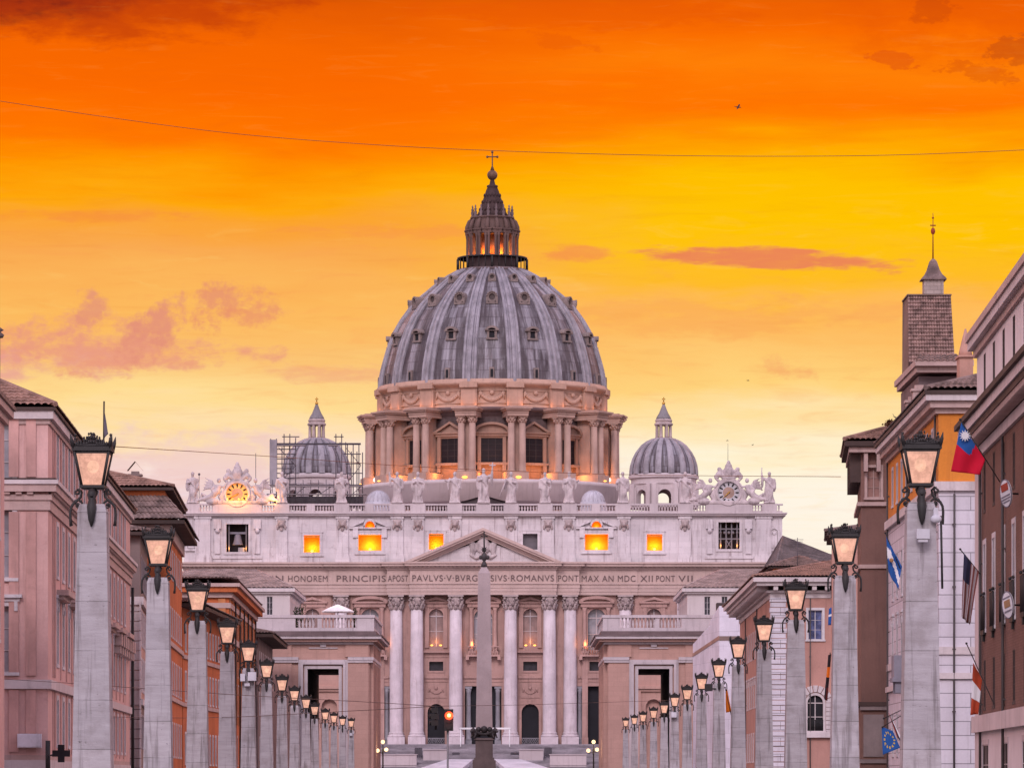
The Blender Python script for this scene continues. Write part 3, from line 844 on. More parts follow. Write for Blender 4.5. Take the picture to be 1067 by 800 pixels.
# giant order
def corinthian(mb, x, y, r, z0, z1):
    """carved capital: bell, two rows of curled leaves, volutes, abacus"""
    h = z1 - z0
    mb.lathe([(r * .98, z0 - .12), (r * 1.06, z0 - .03), (r * .92, z0 + .05), (r * .95, z0 + h * .5), (r * 1.2, z0 + h * .86)], 20, (x, y))
    for row, (zz, hh, rr, nl, off) in enumerate(((z0, h * .36, r * .95, 8, 0), (z0 + h * .28, h * .40, r * 1.0, 8, .5))):
        for k in range(nl):
            a = 2 * math.pi * (k + off) / nl; ca, sa = math.cos(a), math.sin(a)
            mb.tube([(x + rr * ca, y + rr * sa, zz), (x + rr * 1.1 * ca, y + rr * 1.1 * sa, zz + hh * .6), (x + rr * 1.34 * ca, y + rr * 1.34 * sa, zz + hh), (x + rr * 1.5 * ca, y + rr * 1.5 * sa, zz + hh * .82)],
                    [r * .30, r * .30, r * .22, r * .1], 6)
    for k in range(4):
        a = math.pi / 4 + math.pi / 2 * k; ca, sa = math.cos(a), math.sin(a)
        mb.ball((x + r * 1.38 * ca, y + r * 1.38 * sa, z0 + h * .76), r * .27, 8)
    mb.box(x - r * 1.32, x + r * 1.32, y - r * 1.32, y + r * 1.32, z1 - h * .13, z1 - .01)
cap0 = ZF(635)
for c in cols:
    x = U(CX + c); y = -1.7 if abs(c) < 80 else -.8
    r = 7.0 * S
    mb = MB()
    zb = SAG
    mb.box(x - r * 1.28, x + r * 1.28, y - r * 1.28, y + r * 1.28, zb, ZF(767.5))
    z = ZF(767.5)
    mb.lathe([(r * 1.26, z), (r * 1.3, z + .16), (r * 1.24, z + .36), (r * 1.1, z + .44), (r * 1.12, z + .62), (r * 1.18, z + .74), (r * 1.04, z + .9), (r, z + 1.1),
              (r, z + 7), (r * .985, z + 12), (r * .94, z + 18), (r * .88, cap0 - .1)], 36, (x, y))
    col_o = build('column', mb, colst, bas, FM)
    mb = MB(); corinthian(mb, x, y, r * .88, cap0, zcap); build('capital', mb, capst, col_o, FM)
for c, hw in ((-210, 8), (210, 8), (-301, 9), (301, 9), (-163, 5), (163, 5), (-80, 5), (80, 5), (-134, 4), (134, 4), (-43 - 0, 0), (106, 3), (-106, 3), (-225, 5), (225, 5)):
    if hw < 1: continue
    x = U(CX + c); hwm = hw * S
    if abs(c) in (163, 80, 134, 106, 225): yy = -.25
    else: yy = -.75
    mb = MB(); mb.box(x - hwm * 1.12, x + hwm * 1.12, yy - .25, .02, SAG, SAG + 1.4); mb.box(x - hwm, x + hwm, yy, .02, SAG + 1.4, cap0 if yy < -.5 else zcap - .02)
    if yy < -.5:
        for k in range(3):
            for row in range(2):
                xx = x + (k - 1) * hwm * .7 + (row * .2 * hwm); z = cap0 + row * (zcap - cap0) * .34
                mb.tube([(xx, yy - .02, z), (xx, yy - .15, z + .7), (xx, yy - .45, z + 1.0), (xx, yy - .55, z + .75)], [.42, .42, .3, .12], 6)
        for q in (-1, 1): mb.ball((x + q * hwm * .95, yy - .2, zcap - .75), .42, 8)
        mb.box(x - hwm, x + hwm, yy + .05, .02, cap0, zcap - .38); mb.box(x - hwm * 1.25, x + hwm * 1.25, yy - .5, .02, zcap - .38, zcap - .01)
    build('pilaster', mb, colst if yy < -.5 else wallst, bas, FM)

# entablature: three fascias, frieze, dentils, crowning cornice; it steps forward over the columns
mid = (U(427.5), U(579.5)); wide = (U(403.5), U(603.5)); out2 = (U(343), U(664))
def entab_run(mb, u0, u1, y):
    mb.box(u0, u1, y, .3, zcap, zcap + .62); mb.box(u0 - .06, u1 + .06, y - .10, .3, zcap + .62, zcap + 1.3); mb.box(u0 - .12, u1 + .12, y - .2, .3, zcap + 1.3, zarc - .28)
    mb.box(u0 - .3, u1 + .3, y - .42, .3, zarc - .28, zarc)
    mb.box(u0, u1, y - .02, .3, zarc, zent)
    h = zatt - zent
    mb.box(u0 - .2, u1 + .2, y - .3, .3, zent, zent + h * .22)
    mb.box(u0 - .35, u1 + .35, y - .55, .3, zent + h * .22, zent + h * .42)
    mb.box(u0 - 1.0, u1 + 1.0, y - 1.35, .3, zent + h * .45, zent + h * .78)
    mb.box(u0 - 1.25, u1 + 1.25, y - 1.65, .3, zent + h * .78, zatt)
    n = int((u1 - u0) / .8)
    for k in range(n):
        a = u0 + (u1 - u0) * (k + .2) / n; mb.box(a, a + .45, y - .85, y - .5, zent + h * .24, zent + h * .44)
mb = MB()
entab_run(mb, FULL[0], out2[0] - .003, -.85); entab_run(mb, out2[1] + .003, FULL[1], -.85)
entab_run(mb, out2[0], wide[0] - .003, -1.1); entab_run(mb, wide[1] + .003, out2[1], -1.1)
entab_run(mb, wide[0], mid[0] - .003, -2.1); entab_run(mb, mid[1] + .003, wide[1], -2.1)
entab_run(mb, mid[0], mid[1], -3.0)
build('entablature', mb, entab, bas, FM)

# the inscription in bronze capitals
def text_mesh(body, width, height, depth=.06):
    cu = bpy.data.curves.new('txt', 'FONT'); cu.body = body; cu.align_x = 'LEFT'; cu.size = 1.0; cu.extrude = depth; cu.space_character = 1.12;
    o = bpy.data.objects.new('txt', cu); COL.objects.link(o)
    bpy.context.view_layer.update()
    me = bpy.data.meshes.new_from_object(o.evaluated_get(bpy.context.evaluated_depsgraph_get()))
    bpy.data.objects.remove(o, do_unlink=True); bpy.data.curves.remove(cu)
    xs = [v.co.x for v in me.vertices]; ys = [v.co.y for v in me.vertices]
    a, b, c, d = min(xs), max(xs), min(ys), max(ys)
    for v in me.vertices:
        x, y, z = v.co
        v.co = ((x - a) / (b - a) * width, -z, (y - c) / (d - c) * height)
    return me
for body, p0, p1, y in (('IN HONOREM', 283.5, 342.0, -.85), ('PRINCIPIS\u00b7APOST', 351, 402.5, -1.1), ('', 0, 0, 0), ('PAVLVS\u00b7V\u00b7BVRGHESIVS\u00b7ROMANVS', 430, 577, -3.0),
                        ('', 0, 0, 0), ('PONT\u00b7MAX\u00b7AN\u00b7MDC', 606, 661.5, -1.1), ('XII\u00b7PONT\u00b7VII', 667, 721.5, -.85)):
    if not body: continue
    if body.startswith('PRINCIPIS'): p1 = 426; y = -1.1
    if body.startswith('PONT'): p0 = 581.5; y = -1.1
    # the lettering crosses the stepped frieze: each word sits on its own face
    me = None
    if y == -1.1:
        words_ = (('PRINCIPIS', 351, 402, -1.1), ('APOST', 404.5, 425.5, -2.1)) if body.startswith('PRIN') else (('PONT', 581.5, 602.5, -2.1), ('MAX AN MDC', 606, 662, -1.1))
    elif body.startswith('IN'): words_ = (('IN', 283.5, 295.5, -.85), ('HONOREM', 300.5, 341.5, -.85))
    elif body.startswith('XII'): words_ = (('XII', 667, 680, -.85), ('PONT', 683.5, 703, -.85), ('VII', 706.5, 721.5, -.85))
    else: words_ = ((body, 430, 577, -3.0),)
    for b2, a0, a1, yy in words_:
        me = text_mesh(b2, (a1 - a0) * S, 6.4 * S); me.materials.append(letter)
        put('inscription', me, bas, FM @ Matrix.Translation((U(a0), yy - .08, ZF(606.0))))

# pediment
px0, px1, pa = U(422.5), U(584.5), U(503.5)
zb = zatt + .003; za = ZF(551)
mb = MB(); mb.prism_y([(px0 + 2.5, zb), (px1 - 2.5, zb), (pa, za - 2.3)], -2.6, .3)
build('tympanum', mb, attic_m, bas, FM)
mb = MB()
for q in (-1, 1):
    e = px0 if q < 0 else px1
    for t0, t1, y in ((0, .55, -4.75), (.55, .95, -4.45), (.95, 1.4, -3.6), (1.4, 1.75, -3.3)):
        sl = (za - zb) / abs(pa - px0)
        p = [(e - q * t0 / sl, zb), (pa, za - t0), (pa, za - t1), (e - q * t1 / sl, zb)]
        mb.prism_y(p if q > 0 else p[::-1], y, .29)
build('raking_cornice', mb, entab, bas, FM)
mb = MB()
mb.ball((pa, -2.8, zb + 3.0), 1.35, 14, (1, .5, 1.25)); mb.ball((pa, -2.9, zb + 5.1), .75, 10, (1, .6, 1.0)); mb.ball((pa, -2.9, zb + 5.9), .4, 8)
for q in (-1, 1):
    mb.ball((pa + q * 1.9, -2.8, zb + 2.6), .85, 10, (.8, .5, 1.6)); mb.ball((pa + q * 2.3, -2.9, zb + 4.2), .42, 8); mb.tube([(pa + q * .2, -3, zb + 5), (pa + q * 1.8, -2.9, zb + 4.4), (pa + q * 2.6, -2.8, zb + 3.2)], [.25, .35, .2], 6)
    mb.tube([(pa + q * .2, -2.9, zb + 1.2), (pa + q * 1.4, -2.9, zb + .8), (pa + q * 2.6, -2.8, zb + 1.4)], [.4, .4, .2], 6)
me = remeshed(mb, 'coat_of_arms', statst, .16, 1); put('coat_of_arms', me, bas, FM)

# attic storey
lit = [(-118, 12, 557.0, 573.5), (118, 12, 556.5, 573), (-49, 7.6, 556, 572.5), (-178.5, 8.3, 557.5, 575.5), (178.5, 8.0, 556.5, 573.5)]
dark = [(49, 7.6, 556, 572.5)]
bell = [(-256, 11.5, 546, 575), (256, 11.0, 544, 572)]
aops = [(U(CX + c - hw), U(CX + c + hw), ZF(y1), ZF(y0)) for c, hw, y0, y1 in lit + dark + bell]
for c in (-118, 118): aops.append((U(CX + c - 5), U(CX + c + 5), ZF(549.5), ZF(543.0), ZF(543.0) - ZF(549.3)))
mb = MB(); wall_mesh(mb, FULL[0], FULL[1], zatt, zcor, aops, .5)
for q, u in ((0, FULL[0]), (1, FULL[1])): mb.poly(((u, 0, SAG), (u, 18, SAG), (u, 18, zcor), (u, 0, zcor)))
AM = FM @ Matrix.Translation((0, -.35, 0))
build('attic', mb, attic_m, bas, AM)
def room(x, hw, z0, z1, m, depth):
    mb = MB(); a, b = x - hw - .003, x + hw + .003; y0, y1 = .48, depth
    mb.poly(((a, y1, z0), (b, y1, z0), (b, y1, z1), (a, y1, z1)))
    mb.poly(((a, y0, z0), (a, y1, z0), (a, y1, z1), (a, y0, z1))); mb.poly(((b, y0, z0), (b, y1, z0), (b, y1, z1), (b, y0, z1)))
    mb.poly(((a, y0, z0 - .003), (b, y0, z0 - .003), (b, y1, z0 - .003), (a, y1, z0 - .003))); mb.poly(((a, y0, z1 + .003), (b, y0, z1 + .003), (b, y1, z1 + .003), (a, y1, z1 + .003)))
    return mb
for c, hw, y0, y1 in lit + dark:
    x = U(CX + c); h = hw * S; z0, z1 = ZF(y1), ZF(y0); f = .48
    mb = MB()
    for a, b, e, g in ((-h - f, h + f, z1, z1 + f), (-h - f, h + f, z0 - f, z0), (-h - f, -h, z0, z1), (h, h + f, z0, z1)): mb.box(x + a, x + b, -.2, .02, e, g)
    mb.box(x - h - f - .25, x + h + f + .25, -.32, .02, z0 - f - .25, z0 - f); mb.box(x - h - f - .15, x + h + f + .15, -.28, .02, z1 + f, z1 + f + .2)
    if abs(c) == 118:
        w2 = 21.5 * S; zg = ZF(548.6)
        for q in (-1, 1):
            pp = [(x + q * w2, zg), (x + q * 5.8 * S, ZF(541.0)), (x + q * 5.8 * S, ZF(543.8)), (x + q * (w2 - .8), zg - .02)]
            mb.prism_y(pp if q > 0 else pp[::-1], -.7, .02)
            mb.box(x + q * (w2 - 1.2) - .5, x + q * (w2 - 1.2) + .5, -.5, .02, ZF(560), zg - .02)
            mb.box(x + q * 7 * S, x + q * w2, -.55, .02, zg - .42, zg - .02)
        o2 = [(x + 6.6 * S * math.cos(math.pi * k / 12), ZF(547.2) + (ZF(540.4) - ZF(547.2)) * math.sin(math.pi * k / 12)) for k in range(13)]
        i2 = [(x + 5.0 * S * math.cos(math.pi * k / 12), ZF(547.9) + (ZF(543.0) - ZF(547.9)) * math.sin(math.pi * k / 12)) for k in range(13)]
        for k in range(12): mb.prism_y([i2[k], o2[k], o2[k + 1], i2[k + 1]], -.6, .02)
        mb.box(x - 6.6 * S, x + 6.6 * S, -.5, .02, ZF(551), ZF(549.5))
    o = build('attic_window', mb, attic_m, bas, AM)
    is_lit = (c, hw, y0, y1) in lit
    build('room', room(x, h, z0, z1, litroom if is_lit else mat('grey_room', (.14, .125, .14), streak=0), 2.4 if is_lit else 1.0), litroom if is_lit else MATS['grey_room'], o, AM)
    if is_lit:
        mb = MB(); mb.ball((x, 1.2, z0 + .35), .30, 8, (1, 1, .8)); build('flood_lamp', mb, bulb, o, AM)
        lamp('attic_light', AM @ Vector((x, 1.2, z0 + .95)), 560 if abs(c) == 118 else 360, (1, .42, .05), .35, o)
        if abs(c) == 118:
            build('lunette_room', room(x, 5 * S, ZF(549.5), ZF(543.0), litroom, 1.6), litroom, o, AM)
            lamp('lunette_light', AM @ Vector((x, .95, ZF(548.6))), 60, (1, .42, .10), .15, o)
        else:
            mb = MB(); mb.box(x - h * .98, x + h * .98, .40, .46, z1 - .42, z1 - .1); build('blind_rail', mb, goldm, o, AM)
# belfry openings with a bell or a wooden frame
for c, hw, y0, y1 in bell:
    x = U(CX + c); h = hw * S; z0, z1 = ZF(y1), ZF(y0); f = .45; mb = MB()
    for a, b, e, g in ((-h - f, h + f, z1, z1 + f), (-h - f, h + f, z0 - f, z0), (-h - f, -h, z0, z1), (h, h + f, z0, z1)): mb.box(x + a, x + b, -.2, .02, e, g)
    for q in (-1, 1):
        xx = x + q * (h + 1.7); mb.box(xx - .55, xx + .55, -.3, .02, ZF(577), ZF(541)); mb.box(xx - .7, xx + .7, -.7, .02, ZF(551), ZF(541)); mb.ball((xx, -.5, ZF(553)), .5, 8)
    mb.box(x - h - 2.6, x + h + 2.6, -.22, .02, ZF(582), ZF(579.5))
    o = build('belfry_window', mb, attic_m, bas, AM)
    build('belfry_room', room(x, h, z0, z1, darkin, 4.0), mat('belfry_dark', (.05, .04, .05), streak=0), o, AM)
    if c < 0:
        mb = MB(); mb.lathe([(1.05, z0 + 1.4), (1.0, z0 + 1.55), (.80, z0 + 2.1), (.66, z0 + 2.9), (.55, z0 + 3.3), (.2, z0 + 3.5)], 20, (x, 1.3)); mb.box(x - 1.6, x + 1.6, 1.1, 1.5, z0 + 3.5, z0 + 3.9)
        build('bell', mb, mat('bell_metal', (.20, .18, .22), rough=.6, streak=.2), o, AM)
        mb = MB(); mb.box(x + .1, x + 1.3, .7, 1.6, z0, z0 + .9); build('bell_stand', mb, greym, o, AM)
    mb = MB()
    wood = mat('belfry_wood', (.17, .15, .165), streak=0)
    for q in (-1, 1): mb.box(x + q * h * .78 - .12, x + q * h * .78 + .12, .6, .85, z0, z1)
    if c > 0:
        for q in (-.26, .26): mb.box(x + q * h - .12, x + q * h + .12, .6, .85, z0, z1)
        for zz in (z0 + 2.0, z0 + 3.9): mb.box(x - h, x + h, .62, .83, zz - .12, zz + .12)
        for q in (-1, 1): mb.tube([(x - q * .55, .7, z0 + .1), (x + q * .55, .7, z0 + 1.9)], .10, 5)
        for k in range(5): mb.ball((x - h + h * 2 * (k + .5) / 5, .74, z0 + 3.2), .3, 8)
    build('bell_frame', mb, wood, o, AM)
    for q in (-1, 1): lamp('belfry_light', AM @ Vector((x + q * h * .72, .45, z0 + .7)), 55, (1, .42, .08), .2, o)
# attic pilasters with lion masks, end pilasters, niches
for c in (-210, -146.5, -89.5, -68, -29.5, 29, 67.5, 89, 146.5, 210, -292, 292):
    x = U(CX + c); h = (6.2 if abs(c) < 280 else 8) * S; yy = -.45
    mb = MB(); mb.box(x - h, x + h, yy, .02, zatt + .003, zcor - .02)
    mb.box(x - h * 1.2, x + h * 1.2, yy - .2, .02, zatt + .004, ZF(580.5)); mb.box(x - h * 1.1, x + h * 1.1, yy - .1, .02, ZF(580.5), ZF(578.5))
    mb.box(x - h * 1.15, x + h * 1.15, yy - .15, .02, ZF(540.3), zcor - .01)
    o = build('attic_pilaster', mb, attic_m, bas, AM)
    if abs(c) < 280:
        mb = MB(); zz = ZF(545.5)
        mb.ball((x, yy - .3, zz), .72, 12, (1.05, .7, 1.1)); mb.ball((x, yy - .75, zz - .25), .36, 8, (1, .8, .9))
        for q in (-1, 1): mb.ball((x + q * .62, yy - .3, zz + .55), .25, 8); mb.ball((x + q * .75, yy - .2, zz - .7), .34, 8, (.8, .7, 1.5)); mb.ball((x + q * .3, yy - .78, zz + .18), .14, 6)
        mb.ball((x, yy - .2, zz - 1.0), .40, 8, (1, .6, 1.3))
        put('lion_mask', remeshed(mb, 'lion_mask', capst, .10, 1), o, AM)
for c in (-304, 303):
    x = U(CX + c); mb = MB()
    for k in range(10):
        p = [(x - (.75 + f) * math.cos(math.pi * t / 10), ZF(555) + (.75 + f) * math.sin(math.pi * t / 10)) for t, f in ((k, 0), (k + 1, 0), (k + 1, .28), (k, .28))]; mb.prism_y(p[::-1], -.62, -.44)
    for q in (-1, 1): mb.box(x + q * .75, x + q * 1.03, -.62, -.44, ZF(572), ZF(555))
    mb.box(x - 1.2, x + 1.2, -.75, -.44, ZF(574), ZF(572))
    mb.box(x - .6, x + .6, -.56, -.44, ZF(571), ZF(557)); mb.ball((x, -.5, ZF(556)), .4, 8, (1, .5, 1))
    build('niche', mb, attic_m, bas, FM)
# crown of the attic: cornice, balustrade
mb = MB(); u0, u1 = FULL
mb.box(u0 - .3, u1 + .3, -.85, 18.3, zcor - .45, zcor - .2); mb.box(u0 - .7, u1 + .7, -1.35, 18.7, zcor - .2, zcor + .1); mb.box(u0 - .9, u1 + .9, -1.6, 18.9, zcor + .1, zcor + .34)
for c in (-256, 256, -210, 210, -146.5, 146.5, -78, 78): pass
build('attic_cornice', mb, trav, bas, FM)
zp0 = zcor + .34
mb = MB()
mb.box(u0, u1, -1.0, -.3, zp0, zp0 + .32); mb.box(u0 - .1, u1 + .1, -1.1, -.2, ztop - .3, ztop)
ST = [201, 294, 356, 414, 435.5, 474, 504, 532.5, 568, 593, 649, 714, 801.5]
for p in ST: mb.box(U(p) - 1.45, U(p) + 1.45, -1.25, -.1, zp0, ztop + .05)
for p in (324, 385, 621, 681): mb.box(U(p) - .8, U(p) + .8, -1.15, -.15, zp0, ztop + .02)
mb.box(U(222), U(273), -1.15, -.15, zp0, ztop + .03); mb.box(U(735), U(784), -1.15, -.15, zp0, ztop + .03)
bp = [(0.17, 0), (.17, .1), (.11, .16), (.21, .42), (.12, .75), (.17, .82)]
k = 0; xx = u0 + .4; hb = ztop - .3 - zp0 - .32
while xx < u1 - .3:
    mb.lathe([(r_ * .95, zp0 + .32 + z_ / .82 * hb) for r_, z_ in bp], 6, (xx, -.65)); xx += .56
build('balustrade', mb, trav, bas, FM)
# the body behind the front, its low roofs
mb = MB(); mb.box(u0 + 4, u1 - 4, 5.2, 30, SAG, zp0 - .3); mb.box(U(400), U(612), 30, 118, SAG, ZF(531)); mb.box(U(330), U(680), 90, 210, SAG, ZF(530))
build('nave', mb, trav, bas, FM)
mb = MB()
x = U(504); zz = ZF(528)
for a, b in ((7, 60),):
    mb.poly(((U(452), a, zz), (U(504), a, ZF(513.5)), (U(504), b, ZF(513.5)), (U(452), b, zz))); mb.poly(((U(556), a, zz), (U(504), a, ZF(513.5)), (U(504), b, ZF(513.5)), (U(556), b, zz)))
    mb.poly(((U(454), a + .6, zz), (U(554), a + .6, zz), (U(504), a + .6, ZF(514.2))))
build('nave_roof', mb, mat('dark_roof', (.075, .06, .065), streak=.2), bas, FM)
mb = MB(); mb.box(U(385), U(625), 28, 100, zp0 - 1, ZF(522)); build('nave_parapet', mb, drumst, bas, FM)
for p in (394, 618):
    zc = Z(523, D0 + 20); s2 = (D0 + 20) / F
    mb = MB(); r = 12 * s2; cxy = (X(p, D0 + 20), D0 + 20)
    mb.lathe([(r * 1.12, zc - 3), (r * 1.12, zc), (r, zc + .003)] + [(r * math.cos(t * math.pi / 16), zc + r * 1.0 * math.sin(t * math.pi / 16)) for t in range(1, 9)], 32, cxy)
    for k in range(16):
        a = 2 * math.pi * k / 16; mb.tube([(cxy[0] + 1.01 * r * math.cos(t * math.pi / 16) * math.cos(a), cxy[1] + 1.01 * r * math.cos(t * math.pi / 16) * math.sin(a), zc + 1.01 * r * math.sin(t * math.pi / 16)) for t in range(0, 9)], .07, 4)
    build('small_cupola', mb, mat('white_lead', (.42, .40, .45), streak=.3), bas)

# clocks in carved surrounds, with reclining angels
dialm = mat('clock_dial', (.50, .47, .50), streak=.1); dial2 = mat('clock_centre', (.36, .24, .20), streak=0); numm = mat('clock_figures', (.05, .045, .05), streak=0)
for c, cy, gl in ((-256.0, 515.0, True), (255.5, 513.5, False)):
    x = U(CX + c); z = ZF(cy); y = -.8; R1 = 11.5 * S
    mb = MB()
    def ring(r0, r1, y0, y1, n=40):
        for k in range(n):
            a, b = 2 * math.pi * k / n, 2 * math.pi * (k + 1) / n
            mb.prism_y([(x + r0 * math.cos(a), z + r0 * math.sin(a)), (x + r1 * math.cos(a), z + r1 * math.sin(a)), (x + r1 * math.cos(b), z + r1 * math.sin(b)), (x + r0 * math.cos(b), z + r0 * math.sin(b))], y0, y1)
    ring(R1, R1 * 1.16, y - .55, y + .3); ring(R1 * 1.16, R1 * 1.36, y - .3, y + .3)
    co = build('clock', mb, statst, bas, FM)
    mb = MB(); ring(R1 * .52, R1, y - .1, y + .2); mb2 = mb
    build('dial', mb, mat('gilt_dial', (.62, .40, .16), streak=.1) if gl else dialm, co, FM)  # left dial: the orange glow is put into its colour
    mb = MB(); ring(0.01, R1 * .52, y - .06, y + .2, 24); build('dial_centre', mb, dial2, co, FM)
    mb = MB()
    for k in range(12):
        a = 2 * math.pi * k / 12; mb.tube([(x + R1 * .60 * math.cos(a), y - .14, z + R1 * .60 * math.sin(a)), (x + R1 * .92 * math.cos(a), y - .14, z + R1 * .92 * math.sin(a))], .065, 4)
        for q in (-.07, .07): mb.tube([(x + R1 * .64 * math.cos(a + q), y - .13, z + R1 * .64 * math.sin(a + q)), (x + R1 * .9 * math.cos(a + q), y - .13, z + R1 * .9 * math.sin(a + q))], .04, 4)
    build('numeral', mb, numm, co, FM)
    mb = MB(); a = R(90 - (243 if gl else 225)); mb.tube([(x - .3 * math.cos(a), y - .25, z - .3 * math.sin(a)), (x + R1 * .8 * math.cos(a), y - .25, z + R1 * .8 * math.sin(a))], [.16, .05], 5)
    build('hand', mb, goldm, co, FM)
    # carved frame: volutes, garlands, tiara and crossed keys
    mb = MB(); zb_ = ztop - .1
    mb.box(x - 22 * S, x + 22 * S, -1.3, .4, zb_, zb_ + .7)
    mb.prism_y([(x - 15.5 * S, zb_ + .7), (x + 15.5 * S, zb_ + .7), (x + 14.5 * S, z), (x + 9 * S, z + 12 * S), (x - 9 * S, z + 12 * S), (x - 14.5 * S, z)], -.55, .6)
    for q in (-1, 1):
        mb.tube([(x + q * 14 * S, -.6, z + 3 * S), (x + q * 17.5 * S, -.6, z - 3 * S), (x + q * 15 * S, -.7, z - 8 * S), (x + q * 19 * S, -.7, z - 10 * S)], [.5, .6, .55, .4], 8)
        mb.tube([(x + q * 3 * S, -.6, z + 14 * S), (x + q * 9 * S, -.6, z + 19 * S), (x + q * 13 * S, -.5, z + 15 * S), (x + q * 10 * S, -.6, z + 12 * S)], [.42, .5, .42, .3], 7)
        mb.tube([(x - q * 7 * S, -.5, z + 14.5 * S), (x + q * 9 * S, -.4, z + 24 * S)], .3, 6); mb.ball((x + q * 9.5 * S, -.4, z + 24.4 * S), .5, 8, (1, .6, 1))
        mb.ball((x + q * 10.5 * S, -.5, z + 19 * S), .6, 8); mb.ball((x + q * 13 * S, -.5, z + 17 * S), .45, 8)
    mb.ball((x, -.6, z + 16 * S), .95, 10, (1.2, .7, .9)); mb.ball((x, -.6, z + 21.5 * S), 1.05, 12, (1, .8, 1.25)); mb.ball((x, -.6, z + 27 * S), .75, 10, (1, .8, 1)); mb.ball((x, -.6, z + 31 * S), .40, 8, (1, 1, 1.4))
    # keep the dial free: the block stops behind it
    put('clock_surround', remeshed(mb, 'clock_surround', statst, .15, 1), co, FM)
    for q in (-1, 1):
        mb = MB(); bx = x + q * 21 * S
        mb.tube([(bx + q * 2.6, -.9, ztop + .8), (bx + q * 1.2, -1.0, ztop + 1.3), (bx, -.9, ztop + 2.4), (bx - q * .3, -.9, ztop + 3.6)], [.5, .62, .70, .50], 10)
        mb.ball((bx - q * .35, -1.0, ztop + 4.45), .42, 10, (1, 1, 1.2)); mb.tube([(bx - q * .3, -.9, ztop + 3.4), (bx - q * 1.3, -1.1, ztop + 3.2), (bx - q * 2.0, -1.0, ztop + 4.2)], [.28, .24, .16], 8)
        mb.tube([(bx + q * .2, -.9, ztop + 3.5), (bx + q * 1.1, -1.2, ztop + 2.7), (bx + q * .6, -1.5, ztop + 2.0)], [.28, .24, .16], 8)
        mb.tube([(bx + q * 2.4, -1.1, ztop + .9), (bx + q * 3.6, -1.1, ztop + .7), (bx + q * 4.3, -1.1, ztop + .4)], [.4, .3, .2], 8); mb.tube([(bx + q * 1.8, -.9, ztop + 1.1), (bx + q * 2.9, -1.0, ztop + 1.9), (bx + q * 3.3, -1.0, ztop + .6)], [.42, .36, .22], 8)
        for t in range(5):
            mb.tube([(bx + q * .3, -.5, ztop + 3.1), (bx + q * (1.1 + .25 * t), -.3, ztop + 4.4 - .35 * t), (bx + q * (2.4 + .12 * t), -.2, ztop + 5.0 - .62 * t)], [.22, .24, .08], 6)
        mb.tube([(bx, -.9, ztop + .5), (bx + q * .8, -1.3, ztop + .4), (bx + q * 2, -1.0, ztop + .4)], [.6, .6, .4], 8)
        put('angel', remeshed(mb, 'angel', statst, .13, 1), co, FM)
    if gl:
        mb = MB()
        for q in (-1, .2, 1): mb.ball((x + q * 1.8, -2.0, zb_ + .95), .17, 8)
        build('flood_lamp', mb, bulb, co, FM)
        for q in (-1, 1): lamp('clock_light', FM @ Vector((x + q * 1.2, -3.0, zb_ + .9)), 420, (1, .37, .025), .3, co)
# ------------------------------------------------------------------ the great dome
DD = 985.0
SD = DD / F
DX = X(513, DD)
ZD = lambda py: Z(py, DD)
lead = lead_mat('dome_lead', DX, DD)
ribm = mat('rib_lead', (.285, .26, .295), var=.28, scale=.35, streak=.75, dirt=(.10, .075, .08), dirtamt=.5, rough=.6)
drum = link(bpy.data.objects.new('drum', None), bas, Matrix.Translation((DX, DD, ZD(505))))
dome_prof_px = [(120, 412), (119.6, 404), (118.5, 395), (117, 387.5), (115, 380), (111, 366.5), (104.7, 350), (97.2, 337), (88.5, 325.3), (76, 312.3), (62, 300.5), (54, 294.5), (46, 289.6), (36, 284)]
dome_prof_px = [(r * .982 if y > 290 else r, y) for r, y in dome_prof_px]
dome_prof = [(r * SD, ZD(y)) for r, y in dome_prof_px]
def dome_rz(py):
    for (r0, y0), (r1, y1) in zip(dome_prof_px, dome_prof_px[1:]):
        if y0 >= py >= y1:
            t = (y0 - py) / (y0 - y1); return (r0 + (r1 - r0) * t) * SD, ZD(py), Vector((-(y1 - y0), 0, -(r1 - r0) * -1))
    return dome_prof[-1][0], dome_prof[-1][1], None
mb = MB(); mb.lathe(dome_prof, 128, (0, 0))
for v in mb.v: pass
mb.v = [Vector((v.x + DX, v.y + DD, v.z)) for v in mb.v]
dome = build('dome', mb, lead, bas)
def about(k, n=16, half=False):
    """turn about the dome's axis: k-th of n, starting at the one facing the square"""
    return Matrix.Translation((DX, DD, 0)) @ Matrix.Rotation(2 * math.pi * (k + (.5 if half else 0)) / n, 4, 'Z')
# rib: three rolls that taper upward; built on the meridian facing -Y
mb = MB()
rows = []
for i, (r, z) in enumerate(dome_prof):
    a = dome_prof[max(i - 1, 0)]; b = dome_prof[min(i + 1, len(dome_prof) - 1)]
    t = Vector((b[0] - a[0], b[1] - a[1])).normalized(); nr = Vector((t.y, -t.x))
    f = r / dome_prof[0][0]; hw = .75 + .85 * f
    row = []
    for u, h in ((-1.0, -.25), (-.98, .30), (-.84, .52), (-.66, .48), (-.50, .14), (-.30, .14), (-.22, .58), (0, .70), (.22, .58), (.30, .14), (.50, .14), (.66, .48), (.84, .52), (.98, .30), (1.0, -.25)):
        hh = h * (.55 + .45 * f)
        row.append(mb.av((u * hw, -(r + nr.x * hh), z + nr.y * hh)))
    rows.append(row)
for i in range(len(rows) - 1):
    for j in range(len(rows[0]) - 1): mb.face((rows[i][j], rows[i][j + 1], rows[i + 1][j + 1], rows[i + 1][j]))
rib_me = mb.mesh('rib', ribm)
for k in range(16): put('rib', rib_me, dome, about(k, 16, True))
